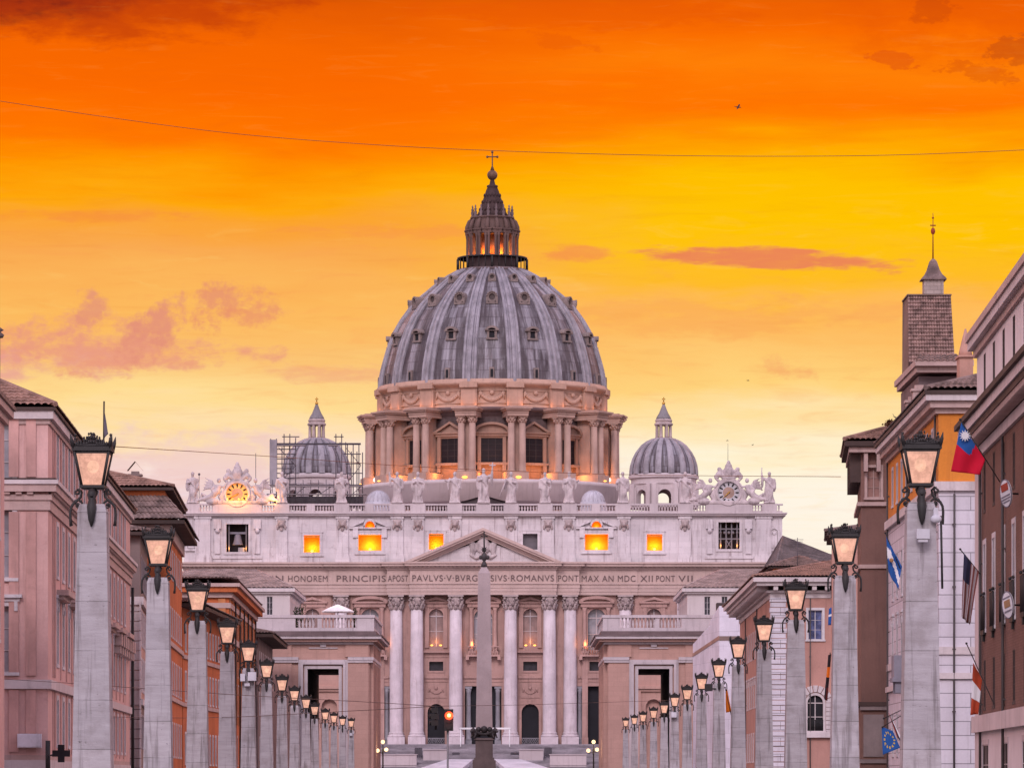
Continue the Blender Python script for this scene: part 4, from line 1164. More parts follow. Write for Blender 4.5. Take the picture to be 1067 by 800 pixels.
# dormers in three tiers, between the ribs
def dormer_mesh(py, w, h, style):
    r, z, _ = dome_rz(py); mb = MB(); zb = z - h / 2
    rb, _, _ = dome_rz(py + h / 2 / SD)
    front = -(rb + .35); back = -(r - 2.2)
    mb.cur = 0
    if style == 'round':
        for k in range(14):
            a0, a1 = 2 * math.pi * k / 14, 2 * math.pi * (k + 1) / 14
            q = lambda rr, a: (rr * math.cos(a), z + rr * math.sin(a))
            mb.prism_y([q(w * .30, a0), q(w * .52, a0), q(w * .52, a1), q(w * .30, a1)], front, back)
        for k in range(7):
            a = math.pi * (k + .5) / 7; mb.ball((w * .46 * math.cos(a), front - .05, z + w * .46 * math.sin(a)), w * .10, 6)
        mb.box(-w * .5, w * .5, front - .25, back, z - w * .66, z - w * .5)
        for q in (-1, 1): mb.box(q * w * .46 - .2, q * w * .46 + .2, front - .1, back, z - w * .66, z)
        mb.cur = 2; mb.prism_y([(w * .30 * math.cos(2 * math.pi * k / 12), z + w * .30 * math.sin(2 * math.pi * k / 12)) for k in range(12)], front + .4, back)
    else:
        mb.box(-w * .62, -w * .33, front, back, zb, z + h * .25); mb.box(w * .33, w * .62, front, back, zb, z + h * .25)
        mb.box(-w * .72, w * .72, front - .25, back, zb - .35, zb)
        arc = [(w * .80 * math.cos(math.pi * k / 10), z + h * .25 + w * .55 * math.sin(math.pi * k / 10)) for k in range(11)]
        arci = [(w * .5 * math.cos(math.pi * k / 10), z + h * .25 + w * .28 * math.sin(math.pi * k / 10)) for k in range(11)]
        for k in range(10): mb.prism_y([arci[k], arc[k], arc[k + 1], arci[k + 1]], front - .35, back)
        mb.box(-w * .85, w * .85, front - .3, back, z + h * .20, z + h * .25)
        for q in (-1, 1): mb.ball((q * w * .75, front, z + h * .3), w * .16, 6)
        mb.cur = 1; mb.box(-w * .33, w * .33, front + .3, back, zb, z + h * .25)
    return mb.mesh('dormer', [mat('dormer_lead', (.23, .175, .165), var=.25, scale=.6, streak=.4, dirtamt=.4), darkin, mat('dormer_hollow', (.085, .065, .065), streak=.3)])
for py, w_, h_, stl in ((357.5, 1.75, 2.2, 'hood'), (318.5, 2.35, 2.3, 'round'), (295.0, 1.5, 1.5, 'round')):
    me = dormer_mesh(py, w_, h_, stl)
    for k in range(16): put('dormer', me, dome, about(k))
me_ = MB(); r, z, _ = dome_rz(399); me_.cur = 0; me_.box(-.55, .55, -(r + .5), -(r - 1), z - 1.3, z + 1.2); me_.cur = 1; me_.box(-.3, .3, -(r + .53), -(r - 1), z - 1.0, z + .8)
me = me_.mesh('slit_window', [MATS['dormer_lead'], darkin])
for k in range(16): put('slit_window', me, dome, about(k))

# lantern
lan = link(bpy.data.objects.new('lantern', None), bas, Matrix.Translation((DX, DD, ZD(284))))
C0 = (DX, DD)
mb = MB()
mb.lathe([(35 * SD, ZD(285.5)), (36.5 * SD, ZD(284)), (37 * SD, ZD(282)), (36 * SD, ZD(281.5)), (27 * SD, ZD(281))], 32, C0)
build('platform', mb, darkst, lan)
mb = MB()
mb.lathe([(36 * SD, ZD(270.6)), (36.6 * SD, ZD(270.4)), (36.6 * SD, ZD(269)), (35.4 * SD, ZD(269)), (35.2 * SD, ZD(270.6))], 32, C0)
for k in range(32):
    a = 2 * math.pi * k / 32; mb.tube([(DX + 35.9 * SD * math.cos(a), DD + 35.9 * SD * math.sin(a), ZD(282)), (DX + 35.9 * SD * math.cos(a), DD + 35.9 * SD * math.sin(a), ZD(270.5))], .10 if k % 4 else .3, 4)
build('railing', mb, iron, lan)
mb = MB(); mb.lathe([(27 * SD, ZD(282)), (27 * SD, ZD(271)), (28.5 * SD, ZD(270.5)), (28.5 * SD, ZD(269)), (19 * SD, ZD(268.8))], 32, C0)
build('lantern_base', mb, darkst, lan)
mb = MB(); mb.lathe([(15.5 * SD, ZD(269)), (15.5 * SD, ZD(245))], 32, C0)
build('lantern_core', mb, mat('lantern_brick', (.34, .14, .07), streak=.2), lan)
mb = MB(); hh0, hh1 = ZD(269), ZD(245.5)
for q in (-1, 1):
    mb.lathe([(.36, hh0), (.36, hh0 + .25), (.28, hh0 + .4), (.26, hh1 - .9), (.36, hh1 - .5), (.4, hh1)], 10, (q * .34, -26.2 * SD))
mb.box(-.30, .30, -25.2 * SD, -22.0 * SD, hh0, hh1); mb.box(-.95, .95, -28 * SD, -22.6 * SD, hh1, hh1 + .75); mb.box(-1.1, 1.1, -28.8 * SD, -22.6 * SD, hh1 + .75, hh1 + 1.05)
me = mb.mesh('lantern_column', mat('lantern_stone', (.125, .075, .066), streak=.4, dirtamt=.4))
for k in range(16): put('lantern_column', me, lan, about(k, 16, True))
mb = MB(); mb.lathe([(17 * SD, ZD(246)), (27 * SD, ZD(245.5)), (27.3 * SD, ZD(243)), (26 * SD, ZD(242.5)), (24.5 * SD, ZD(240)), (23.5 * SD, ZD(235)), (22 * SD, ZD(231.5)), (21.7 * SD, ZD(229)), (23 * SD, ZD(228.6)), (23 * SD, ZD(227)), (14 * SD, ZD(226.6))], 32, C0)
build('attic_ring', mb, MATS['lantern_stone'], lan)
mb = MB()
zc = ZD(243)
mb.tube([(0, -27 * SD, zc), (0, -26.6 * SD, ZD(238)), (0, -24.5 * SD, ZD(232)), (0, -22.6 * SD, ZD(230))], [.42, .5, .42, .3], 6)
me = mb.mesh('volute', MATS['lantern_stone'])
for k in range(16): put('volute', me, lan, about(k, 16, True))
mb = MB(); b0 = ZD(228.6); mb.lathe([(.34, b0), (.5, b0 + .3), (.24, b0 + .6), (.38, b0 + 1.3), (.16, b0 + 1.7), (.36, b0 + 2.0), (.12, b0 + 2.2), (.2, b0 + 2.6), (.02, b0 + 3.0)], 8, (0, -21 * SD))
me = mb.mesh('candelabrum', darkst)
for k in range(16): put('candelabrum', me, lan, about(k, 16, True))
mb = MB(); mb.lathe([(16 * SD, ZD(227)), (15.3 * SD, ZD(224)), (13.5 * SD, ZD(220.5)), (10.6 * SD, ZD(212)), (8.2 * SD, ZD(205)), (6.4 * SD, ZD(199)), (5.0 * SD, ZD(195.6)), (5.6 * SD, ZD(195)), (5.4 * SD, ZD(193.5)), (3 * SD, ZD(192.6)), (2.2 * SD, ZD(189)), (2.0 * SD, ZD(187.5))], 32, C0, mod=lambda a, z: 1 + .05 * math.cos(16 * a))
for k in range(16):
    a = 2 * math.pi * (k + .5) / 16
    for r_, y_ in ((13.0, 219), (10.3, 211), (8.0, 204)): mb.ball((DX + r_ * SD * math.cos(a), DD + r_ * SD * math.sin(a), ZD(y_)), .30, 6, (1, 1, 1.5))
build('spire', mb, mat('spire_lead', (.055, .031, .031), var=.3, scale=.8, streak=.3, dirtamt=.4), lan)
mb = MB(); mb.ball((DX, DD, ZD(182.6)), 5.4 * SD, 20); build('ball', mb, mat('ball_bronze', (.14, .075, .05), metallic=.3, rough=.55, streak=.2), lan)
mb = MB(); mb.tube([(DX, DD, ZD(178)), (DX, DD, ZD(173)), (DX, DD, ZD(159))], [.55, .16, .14], 6); mb.tube([(DX - 5.2 * SD, DD, ZD(163.6)), (DX + 5.2 * SD, DD, ZD(163.6))], .14, 6)
for p in ((-5.2, 163.6), (5.2, 163.6), (0, 158.6)): mb.ball((DX + p[0] * SD, DD, ZD(p[1])), .30, 8)
build('cross', mb, MATS['ball_bronze'], lan)
for k in range(8):
    a = -math.pi / 2 + (k - 3.5) * 2 * math.pi / 16
    p = (DX + 19.6 * SD * math.cos(a), DD + 19.6 * SD * math.sin(a), ZD(266.4))
    lamp('lantern_light', p, 620, (1, .30, .04), .25, lan)
    if k in (1, 3, 4, 6): mb = MB(); mb.ball((p[0], p[1], p[2] - .2), .32, 8); build('flood_lamp', mb, bulb, lan)

# drum
mb = MB()
RW = 107.0
zb, ze = ZD(512), ZD(444)
mb.lathe([(RW * SD, zb), (RW * SD, ze)], 128, C0, smooth=True)
build('drum_wall', mb, drumst, drum)
mb = MB(); mb.lathe([(RW * SD + .05, ZD(456.5)), (RW * SD + .22, ZD(456)), (RW * SD + .22, ZD(444.2))], 128, C0); build('drum_frieze', mb, mat('sooty_stone', (.115, .078, .080), var=.4, scale=.5, streak=.4, dirtamt=.4), drum)  # dark band: shade under the entablature painted as darker stone
mb = MB(); mb.lathe([(RW * SD, ze - .3), (RW * SD + .3, ze), (RW * SD + .4, ZD(441)), (RW * SD + .9, ZD(440.5)), (RW * SD + 1.0, ZD(437.5)), (RW * SD + 1.9, ZD(437)), (RW * SD + 2.1, ZD(434.8)), (117 * SD, ZD(434.2)), (117 * SD, ZD(433.3))], 128, C0)
build('drum_cornice', mb, darkst, drum)  # weathered stone; soffit shade is put into its dark colour too
mb = MB(); mb.lathe([(117 * SD, ZD(433.6)), (116.2 * SD, ZD(433)), (116.2 * SD, ZD(414.5)), (117 * SD, ZD(414)), (118.4 * SD, ZD(412.5)), (121 * SD, ZD(411.4)), (122.3 * SD, ZD(410)), (122.3 * SD, ZD(408.3)), (120.5 * SD, ZD(407.6)), (120 * SD, ZD(405))], 128, C0)
build('garland_band', mb, mat('garland_stone', (.46, .285, .22), var=.15, streak=.4, dirt=(.13, .09, .08), dirtamt=.25), drum)
mb = MB(); y0 = -116.2 * SD
hwp = 1.75
mb.box(-hwp, hwp, y0 - .85, y0 + .5, ZD(433.2), ZD(414)); mb.box(-hwp - .2, hwp + .2, y0 - 1.5, y0 + .5, ZD(414), ZD(408.2)); mb.box(-hwp + .35, hwp - .35, y0 - .95, y0 - .8, ZD(431), ZD(416.5))
me = mb.mesh('attic_pier', MATS['garland_stone'])
for k in range(16): put('attic_pier', me, drum, about(k, 16, True))
mb = MB()
for k in range(13):
    t = -1 + 2 * k / 12; mb.ball((t * 2.35, y0 - .1, ZD(420.5) - 1.25 * (1 - t * t)), .42 + .12 * (1 - abs(t)), 8, (1, .7, 1))
for q in (-1, 1): mb.ball((q * 2.5, y0 - .1, ZD(419.5)), .45, 8, (1, .6, 1)); mb.tube([(q * 2.55, y0 - .1, ZD(420)), (q * 2.75, y0 - .1, ZD(425))], [.28, .1], 6)
mb.ball((0, y0 - .2, ZD(419)), .55, 8, (1, .7, 1)); mb.box(-3.5, 3.5, y0 - .18, y0 + .3, ZD(429.8), ZD(429)); mb.box(-3.5, 3.5, y0 - .18, y0 + .3, ZD(417.2), ZD(416.6))
me = mb.mesh('garland', MATS['garland_stone'])
for k in range(16): put('garland', me, drum, about(k))
# buttresses: a spur wall with a coupled column in front, broken-forward entablature
mb = MB(); Rb = 137 * SD; zc0, zc1 = ZD(462), ZD(444.5); z0 = ZD(504.5)
yc = -(Rb - 1.55)
mb.box(-.85, .85, yc + 1.35, -(RW * SD - .6), z0 - 2, ZD(444))
mb.box(-2.35, 2.35, -Rb - .1, -(RW * SD - .6), ZD(512), z0 + .9)
for q in (-1, 1):
    x = q * 1.22
    mb.lathe([(.95, z0 + .9), (.98, z0 + 1.15), (.80, z0 + 1.4), (.78, z0 + 3), (.70, ZD(450.5))], 18, (x, yc))
    zk = ZD(450.5); hk = ZD(444) - zk
    mb.lathe([(.72, zk), (.80, zk + .05), (.72, zk + .1), (.95, zk + hk * .85)], 14, (x, yc))
    for row in (0, 1):
        for k in range(8):
            a = 2 * math.pi * (k + .5 * row) / 8; ca, sa = math.cos(a), math.sin(a); zz = zk + .1 + row * hk * .32
            mb.tube([(x + .72 * ca, yc + .72 * sa, zz), (x + .85 * ca, yc + .85 * sa, zz + hk * .3), (x + 1.1 * ca, yc + 1.1 * sa, zz + hk * .42)], [.22, .2, .12], 5)
    mb.box(x - 1.02, x + 1.02, yc - 1.02, yc + 1.02, ZD(445.2), ZD(444))
mb.box(-2.3, 2.3, -Rb + .15, -(RW * SD), ZD(444) + .003, ZD(441)); mb.box(-2.35, 2.35, -Rb, -(RW * SD), ZD(441), ZD(438.3)); mb.box(-2.75, 2.75, -Rb - .5, -(RW * SD), ZD(438.3), ZD(436.8)); mb.box(-3.0, 3.0, -Rb - .8, -(RW * SD), ZD(436.8), ZD(435.2))
mb.box(-2.2, 2.2, -Rb + .3, -(RW * SD), ZD(435.2), ZD(433.8))
me = mb.mesh('buttress', mat('buttress_stone', (.42, .275, .23), var=.14, scale=.3, streak=.4, dirt=(.12, .08, .08), dirtamt=.3, bump=.3))
for k in range(16): put('buttress', me, drum, about(k, 16, True))
for tri in (0, 1):
    mb = MB(); y0 = -(RW * SD); w = 2.35; zs, zt = ZD(488.5), ZD(464.5)
    mb.box(-w - .75, -w, y0 - .75, y0 + .8, zs - .2, zt + .4); mb.box(w, w + .75, y0 - .75, y0 + .8, zs - .2, zt + .4); mb.box(-w, w, y0 - .55, y0 + .8, zt, zt + .4)
    mb.box(-w - 1.2, w + 1.2, y0 - .95, y0 + .8, zt + .4, zt + .95); mb.box(-w - 1.6, w + 1.6, y0 - 1.3, y0 + .8, zt + .95, zt + 1.3)
    zz = zt + 1.3
    if tri:
        mb.prism_y([(-w - 1.2, zz), (w + 1.2, zz), (0, zz + 1.6)], y0 - .55, y0 + .8)
        for q in (-1, 1):
            p = [(q * (w + 1.7), zz), (0, zz + 2.35), (0, zz + 1.85), (q * (w + .7), zz)]; mb.prism_y(p if q > 0 else p[::-1], y0 - 1.4, y0 + .8)
    else:
        o_ = [((w + 1.7) * math.cos(math.pi * k / 12), zz + 2.1 * math.sin(math.pi * k / 12)) for k in range(13)]; i_ = [((w + 1.0) * math.cos(math.pi * k / 12), zz + 1.6 * math.sin(math.pi * k / 12)) for k in range(13)]
        mb.prism_y(i_, y0 - .5, y0 + .8)
        for k in range(12): mb.prism_y([i_[k], o_[k], o_[k + 1], i_[k + 1]], y0 - 1.4, y0 + .8)
    mb.box(-w - 1.1, w + 1.1, y0 - 1.0, y0 + .8, zs - .75, zs - .2)
    for q in (-1, 1): mb.box(q * (w + .38) - .42, q * (w + .38) + .42, y0 - .95, y0 + .8, zs - 2.3, zs - .75)
    me = mb.mesh('drum_window', drumst)
    mb = MB(); mb.box(-w, w, y0 - .28, y0 + .5, zs - .2, zt)
    for a in (-.5, .5): pass
    mp = mb.mesh('pane', mat('sooty_glass', (.020, .014, .018), streak=0, dirtamt=0, rough=.5, spec=.15))  # even, near-black pane colour
    mb = MB()
    for a in (-w * .33, w * .33): mb.box(a - .06, a + .06, y0 - .36, y0 - .2, zs, zt)
    for k in (1, 2, 3): mb.box(-w, w, y0 - .35, y0 - .2, zs + (zt - zs) * k / 4 - .05, zs + (zt - zs) * k / 4 + .05)
    ms = mb.mesh('window_bars', mat('window_lead', (.05, .038, .04), streak=0))
    for k in range(16):
        if k % 2 == tri:
            o = put('drum_window', me, drum, about(k)); put('pane', mp, o, about(k)); put('window_bars', ms, o, about(k))
mb = MB(); mb.lathe([(138.5 * SD, ZD(530)), (138.5 * SD, ZD(513)), (140 * SD, ZD(512)), (140 * SD, ZD(508.5)), (138 * SD, ZD(508)), (106 * SD, ZD(507.5))], 96, C0)
build('drum_base', mb, trav, drum)
for k in range(-5, 5):
    a = -math.pi / 2 + (k + .5) * 2 * math.pi / 16
    for da in (-.085, .085) if abs(k + .5) < 4 else (0,):
        p = (DX + 122 * SD * math.cos(a + da * 1.6), DD + 122 * SD * math.sin(a + da * 1.6), ZD(502.0))
        lamp('drum_light', p, 330, DEEP, .5, drum)
    mb = MB(); mb.ball((DX + 139.5 * SD * math.cos(a), DD + 139.5 * SD * math.sin(a), ZD(506.2)), .2 if k not in (-1, 0) else .36, 8, (1.8, 1, .8)); build('flood_lamp', mb, bulb, drum)
for q in (-1, 1):
    mb = MB(); a = -math.pi / 2 + q * math.pi * 2 * 4.0 / 16; mb.ball((DX + q * 120 * SD, DD - 62 * SD, ZD(504)), .5, 10); build('white_flood_lamp', mb, emitter('white_bulb', (1, .93, .86), 2.0) if 'white_bulb' not in MATS else MATS['white_bulb'], drum)
# lights that wash the garland band from the cornice
for k in range(-4, 4):
    a = -math.pi / 2 + (k + .5) * 2 * math.pi / 16
    for q in (-.075, .075):
        lamp('cornice_light', (DX + 124 * SD * math.cos(a + q), DD + 124 * SD * math.sin(a + q), ZD(431)), 42, DEEP, .3, drum)

# ------------------------------------------------------------------ the two minor domes
def minor(px, dd, tag_):
    s = dd / F; cx = X(px, dd); c = (cx, dd); zz = lambda y: Z(y, dd)
    base = link(bpy.data.objects.new('minor_dome', None), bas, Matrix.Translation((cx, dd, zz(530))))
    lm = lead_mat('minor_lead_' + tag_, cx, dd, (.25, .235, .28), (.06, .045, .05))
    mb = MB(); Rr = 34.5
    prof = [(Rr * s, zz(495)), (Rr * s * .995, zz(491)), (33.6 * s, zz(485)), (31.5 * s, zz(478)), (28.2 * s, zz(471.5)), (23.5 * s, zz(465.5)), (18 * s, zz(461.2)), (12 * s, zz(458.4)), (9.5 * s, zz(457.8))]
    mb.lathe(prof, 64, c); build('minor_shell', mb, lm, base)
    mb = MB(); rows = []
    for i, (r, z) in enumerate(prof):
        f = r / prof[0][0]; hw = .35 + .35 * f
        rows.append([mb.av((u * hw, -(r + h * (.35 + .65 * f) * (1 if i < 5 else .5)), z + (.0 if i < 5 else h * .6))) for u, h in ((-1, -.1), (-.85, .3), (0, .42), (.85, .3), (1, -.1))])
    for i in range(len(rows) - 1):
        for j in range(4): mb.face((rows[i][j], rows[i][j + 1], rows[i + 1][j + 1], rows[i + 1][j]))
    me = mb.mesh('minor_rib', ribm)
    for k in range(16): put('minor_rib', me, base, Matrix.Translation((cx, dd, 0)) @ Matrix.Rotation(2 * math.pi * (k + .5) / 16, 4, 'Z'))
    # octagonal drum pierced by arches
    mb = MB(); mb.lathe([(34 * s, zz(500)), (36.5 * s, zz(499)), (36.8 * s, zz(496.5)), (35.5 * s, zz(495.5)), (34.6 * s, zz(494.8))], 64, c, smooth=False)
    mb.lathe([(33 * s, zz(506)), (35 * s, zz(505.5)), (35 * s, zz(503.8)), (34 * s, zz(503.5)), (34 * s, zz(500))], 64, c, smooth=False)
    build('minor_cornice', mb, trav, base)
    n = 8; ap = 33.5 * s; side = 2 * ap * math.tan(math.pi / n)
    mb = MB(); wall_mesh(mb, -side / 2, side / 2, zz(530), zz(505.5), [(-side * .24, side * .24, zz(526), zz(511.5), side * .24)], 1.2)
    mb.box(-side / 2 - .0, -side / 2 + 1.0, -.5, .05, zz(530), zz(505.5)); mb.box(side / 2 - 1.0, side / 2, -.5, .05, zz(530), zz(505.5))
    mb.box(-side * .32, -side * .25, -.25, .05, zz(530), zz(509.5)); mb.box(side * .25, side * .32, -.25, .05, zz(530), zz(509.5))
    me = mb.mesh('minor_drum', trav)
    for k in range(n):
        if k in (3, 4, 5) : pass
        a = 2 * math.pi * k / n
        put('minor_drum', me, base, Matrix.Translation((cx, dd, 0)) @ Matrix.Rotation(a, 4, 'Z') @ Matrix.Translation((0, -ap, 0)))
    # lantern
    mb = MB(); mb.lathe([(10.6 * s, zz(458.6)), (10.8 * s, zz(457)), (9.5 * s, zz(456.3)), (6 * s, zz(456))], 24, c)
    mb.lathe([(5.4 * s, zz(443.6)), (9.5 * s, zz(443.2)), (9.8 * s, zz(441.5)), (8.6 * s, zz(440.8)), (8.4 * s, zz(439.2)), (9 * s, zz(438.8)), (8.8 * s, zz(437.6)), (7.6 * s, zz(436.6))], 24, c)
    for k in range(8):
        a = 2 * math.pi * (k + .5) / 8; x, y = cx + 7.4 * s * math.cos(a), dd + 7.4 * s * math.sin(a)
        mb.lathe([(.42, zz(456.2)), (.34, zz(455)), (.30, zz(444.6)), (.42, zz(443.4))], 8, (x, y))
    o = build('minor_lantern', mb, capst, base)
    mb = MB(); mb.lathe([(7.8 * s, zz(437)), (6.9 * s, zz(434.5)), (4.6 * s, zz(430.5)), (3.0 * s, zz(426.5)), (2.0 * s, zz(423.6)), (1.3 * s, zz(421.6)), (.5 * s, zz(421))], 20, c, mod=lambda a, z: 1 + .05 * math.cos(8 * a)); build('minor_spire', mb, leadroof, o)
    mb = MB(); mb.ball((cx, dd, zz(420.2)), 1.7 * s, 10); mb.tube([(cx, dd, zz(419)), (cx, dd, zz(413.8))], .12, 5); mb.tube([(cx - 1.7 * s, dd, zz(415.8)), (cx + 1.7 * s, dd, zz(415.8))], .11, 5); build('minor_cross', mb, goldm, o)
minor(330, 925, 'south'); minor(691.5, 925, 'north')

# ------------------------------------------------------------------ statues on the balustrade
names = ['left end of the balustrade beside the gilded clock, robed with one arm bent', 'right of the glowing clock, lit orange from its side', 'in front of the scaffolded minor dome',
         'fourth from the left on the balustrade, hand raised', 'close beside the fourth statue, cloak gathered at the chest', 'just left of the central cross bearer, arm held out',
         'central statue of the balustrade, holding a long cross', 'just right of the central cross bearer, holding a slanting sword', 'left one of the close pair right of centre, arm across the chest',
         'right one of the close pair right of centre, arm raised', 'between the right small cupola and the right minor dome', 'in front of the right minor dome, left of the stone clock', 'right end of the balustrade beside the pale clock, holding a staff']
poses = [('chest', 'down'), ('down', 'chest'), ('chest', 'fwd'), ('up', 'down'), ('chest', 'chest'), ('out', 'down'), ('chest', 'up'), ('fwd', 'chest'), ('down', 'chest'), ('chest', 'out'), ('fwd', 'down'), ('out', 'chest'), ('up', 'down')]
for i, p in enumerate(ST):
    H = 5.75 if i != 6 else 6.4
    M = FM @ Matrix.Translation((U(p), -.65, ztop + .05 + .28 * H / 5.6))
    mb, hl, hr = figure_mb(40 + i, H, poses[i][0], poses[i][1], random.uniform(-.6, .6))
    me = remeshed(mb, 'statue', statst, .105, 0 if False else 1)
    o = put('statue', me, None, M)
    tag(o, 'stone statue ' + names[i], 'statue', 'statues along the balustrade')
    if i in (6, 7, 12):
        mb = MB()
        if i == 6: mb.tube([hr + Vector((-.1, -.1, -3.2)), hr + Vector((.05, 0, 1.3))], .15, 6); mb.tube([hr + Vector((-.55, 0, .75)), hr + Vector((.65, 0, .75))], .14, 6)
        elif i == 7: mb.tube([hl + Vector((.3, -.1, .6)), hl + Vector((-1.0, -.1, -2.6))], .16, 6)
        else: mb.tube([hl + Vector((0, 0, -3.4)), hl + Vector((0, 0, 1.0))], .10, 6)
        put({6: 'cross', 7: 'sword', 12: 'staff'}[i], mb.mesh('attribute', statst), o, M)
    if i == 1: lamp('statue_light', M @ Vector((-1.6, -1.2, .4)), 240, (1, .40, .05), .25, o)

# ------------------------------------------------------------------ scaffolding round the left minor dome
steel = mat('scaffold_steel', (.085, .072, .088), rough=.6, streak=0, dirtamt=.3)
board = mat('scaffold_board', (.20, .17, .18), streak=0, dirtamt=.4)
dd = 912.0
sf = thing('scaffolding', 'grey steel tube scaffolding with platforms wrapped around the left minor dome', 'scaffolding', (X(330, dd), dd, Z(530, dd)))
fr_, bk_ = dd - 6, dd + 20
ups = [281, 287, 296, 300, 307, 356, 362, 367, 372, 377]
for px_, top in ((282, 457), (288, 457), (296, 452), (302, 452), (308, 456), (350, 452), (356, 452), (362, 462), (368, 462), (374, 463)):
    for dy in (0, 22):
        x = X(px_, fr_); mb = MB(); mb.tube([(x, fr_ + dy, Z(530, fr_)), (x, fr_ + dy, Z(top, fr_))], .11, 5); build('upright', mb, steel, sf)
for y_, a, b in ((463, 282, 376), (462, 282, 376), (455, 294, 312), (455, 348, 358), (473, 282, 308), (483, 282, 306), (493, 282, 304), (505, 280, 378), (515, 280, 378), (473, 358, 376), (483, 360, 376), (493, 362, 378), (478, 284, 306), (488, 284, 306), (498, 282, 306), (468, 284, 308)):
    mb = MB(); mb.tube([(X(a, fr_), fr_ - .1, Z(y_, fr_)), (X(b, fr_), fr_ - .1, Z(y_, fr_))], .11, 5); build('ledger', mb, steel, sf)
for y_, a, b in ((463.5, 289, 318), (463.5, 342, 352), (514.5, 278, 382), (506, 282, 378)):
    mb = MB(); mb.box(X(a, fr_), X(b, fr_), fr_ - .9, fr_ + .9, Z(y_ + 1, fr_), Z(y_, fr_)); build('platform', mb, board, sf)
mb = MB(); mb.box(X(281, fr_), X(288.5, fr_), fr_ - .25, fr_ + 1.6, Z(505, fr_), Z(458, fr_)); build('sheeting', mb, mat('scaffold_sheet', (.30, .27, .30), streak=.3), sf)
for a, b, y1_, y2_ in ((290, 308, 505, 485), (308, 290, 485, 466), (360, 376, 505, 485), (376, 360, 485, 466), (318, 345, 525, 507), (296, 318, 525, 507), (356, 376, 525, 507)):
    mb = MB(); mb.tube([(X(a, fr_), fr_ - .2, Z(y1_, fr_)), (X(b, fr_), fr_ - .2, Z(y2_, fr_))], .07, 5); build('brace', mb, steel, sf)
for px_ in range(284, 380, 8):
    mb = MB(); mb.tube([(X(px_, fr_), fr_ - .8, Z(525, fr_)), (X(px_, fr_), fr_ - .8, Z(500, fr_))], .07, 5); build('post', mb, steel, sf)
mb = MB(); mb.box(X(284, fr_), X(378, fr_), fr_ + 3, fr_ + 4, Z(528, fr_), Z(516, fr_)); build('enclosure', mb, mat('scaffold_hoarding', (.11, .10, .11), streak=.2), sf)
for p, y0, y1 in ((266.5, 500, 472), (207.5, 515, 494)):
    mb = MB(); mb.tube([(X(p, 856), 856, Z(530, 856)), (X(p, 856), 856, Z(y1, 856))], .06, 5); 
    if p < 220: mb.ball((X(p, 856), 856, Z(y1, 856)), .25, 6)
    tag(build('mast', mb, steel), 'thin antenna mast behind the ' + ('gilded clock, on its right' if p > 220 else 'statue at the left end of the balustrade'), 'mast')
mb = MB(); mb.tube([(X(758.5, 856), 856, Z(500, 856)), (X(758.5, 856), 856, Z(462, 856))], [.07, .03], 5); tag(build('lightning_rod', mb, steel), 'thin rod rising above the tiara over the pale stone clock', 'rod')

# ------------------------------------------------------------------ the obelisk in the square
OD = 690.0; so = OD / F
ox = X(504.5, OD); ZO = lambda y: Z(y, OD)
gran = mat('red_granite', (.36, .285, .295), var=.12, scale=.3, streak=.25, dirt=(.14, .10, .10), dirtamt=.2, bump=.2)
ob = thing('obelisk', 'tall plain pinkish granite obelisk with a cross, standing before the basilica front', 'obelisk', (ox, OD, 2.5))
wb, wt = 8.7 * so, 6.2 * so
mb = MB()
z0, z1, z2 = ZO(764), ZO(597), ZO(592)
ox_t = X(505, OD) - ox
def frus(mb, c, a, b, z0, z1): mb.box(c[0] - a, c[0] + a, c[1] - a, c[1] + a, z0, z1, a - b, a - b)
frus(mb, (ox, OD), wb, wt, z0, z1); frus(mb, (ox, OD), wt, .35, z1, ZO(590))
build('shaft', mb, gran, ob)
mb = MB(); frus(mb, (ox, OD), 9.0 * so, 9.0 * so, ZO(789), ZO(770.5)); frus(mb, (ox, OD), 10.5 * so, 9.6 * so, ZO(770.5), ZO(768.5)); frus(mb, (ox, OD), 10.4 * so, 10.4 * so, ZO(791.5), ZO(789)); frus(mb, (ox, OD), 12 * so, 12 * so, 1.8, ZO(791.5))
build('pedestal', mb, mat('dark_granite', (.13, .095, .095), var=.2, scale=.5, streak=.3, dirtamt=.3), ob)
for qx in (-1, 1):
    for qy in (-1, 1):
        mb = MB(); x, y = ox + qx * 8.2 * so, OD + qy * 8.2 * so; zz = ZO(768.4)
        mb.tube([(x - qx * .6, y - qy * .6, zz + .5), (x, y, zz + .55), (x + qx * .45, y + qy * .45, zz + .95)], [.36, .42, .34], 8); mb.ball((x + qx * .55, y + qy * .55, zz + 1.15), .38, 8); mb.ball((x + qx * .8, y + qy * .8, zz + 1.0), .2, 6)
        for t in (-.25, .25): mb.tube([(x + qx * .3 + t * qy, y + qy * .3 - t * qx, zz + .6), (x + qx * .55 + t * qy, y + qy * .55 - t * qx, zz)], [.16, .14], 6)
        put('lion', remeshed(mb, 'lion', bronze, .09, 1), ob)
mb = MB()
for k in range(13):
    t = -1 + 2 * k / 12; mb.ball((ox + t * 9.4 * so, OD - 9.6 * so, ZO(761) - .55 * (1 - t * t)), .30, 7)
for q in (-1, 0, 1): mb.ball((ox + q * 6 * so, OD - 9.7 * so, ZO(759.5)), .42 + .15 * (q == 0), 8)
for q in (-1, 1): mb.tube([(ox + q * 8.8 * so, OD - 9.4 * so, ZO(768)), (ox + q * 10.4 * so, OD - 9.5 * so, ZO(762)), (ox + q * 11.4 * so, OD - 9.5 * so, ZO(757.5))], [.3, .36, .12], 7)
build('eagle_garland', mb, bronze, ob)
mb = MB()
zt_ = ZO(590.5)
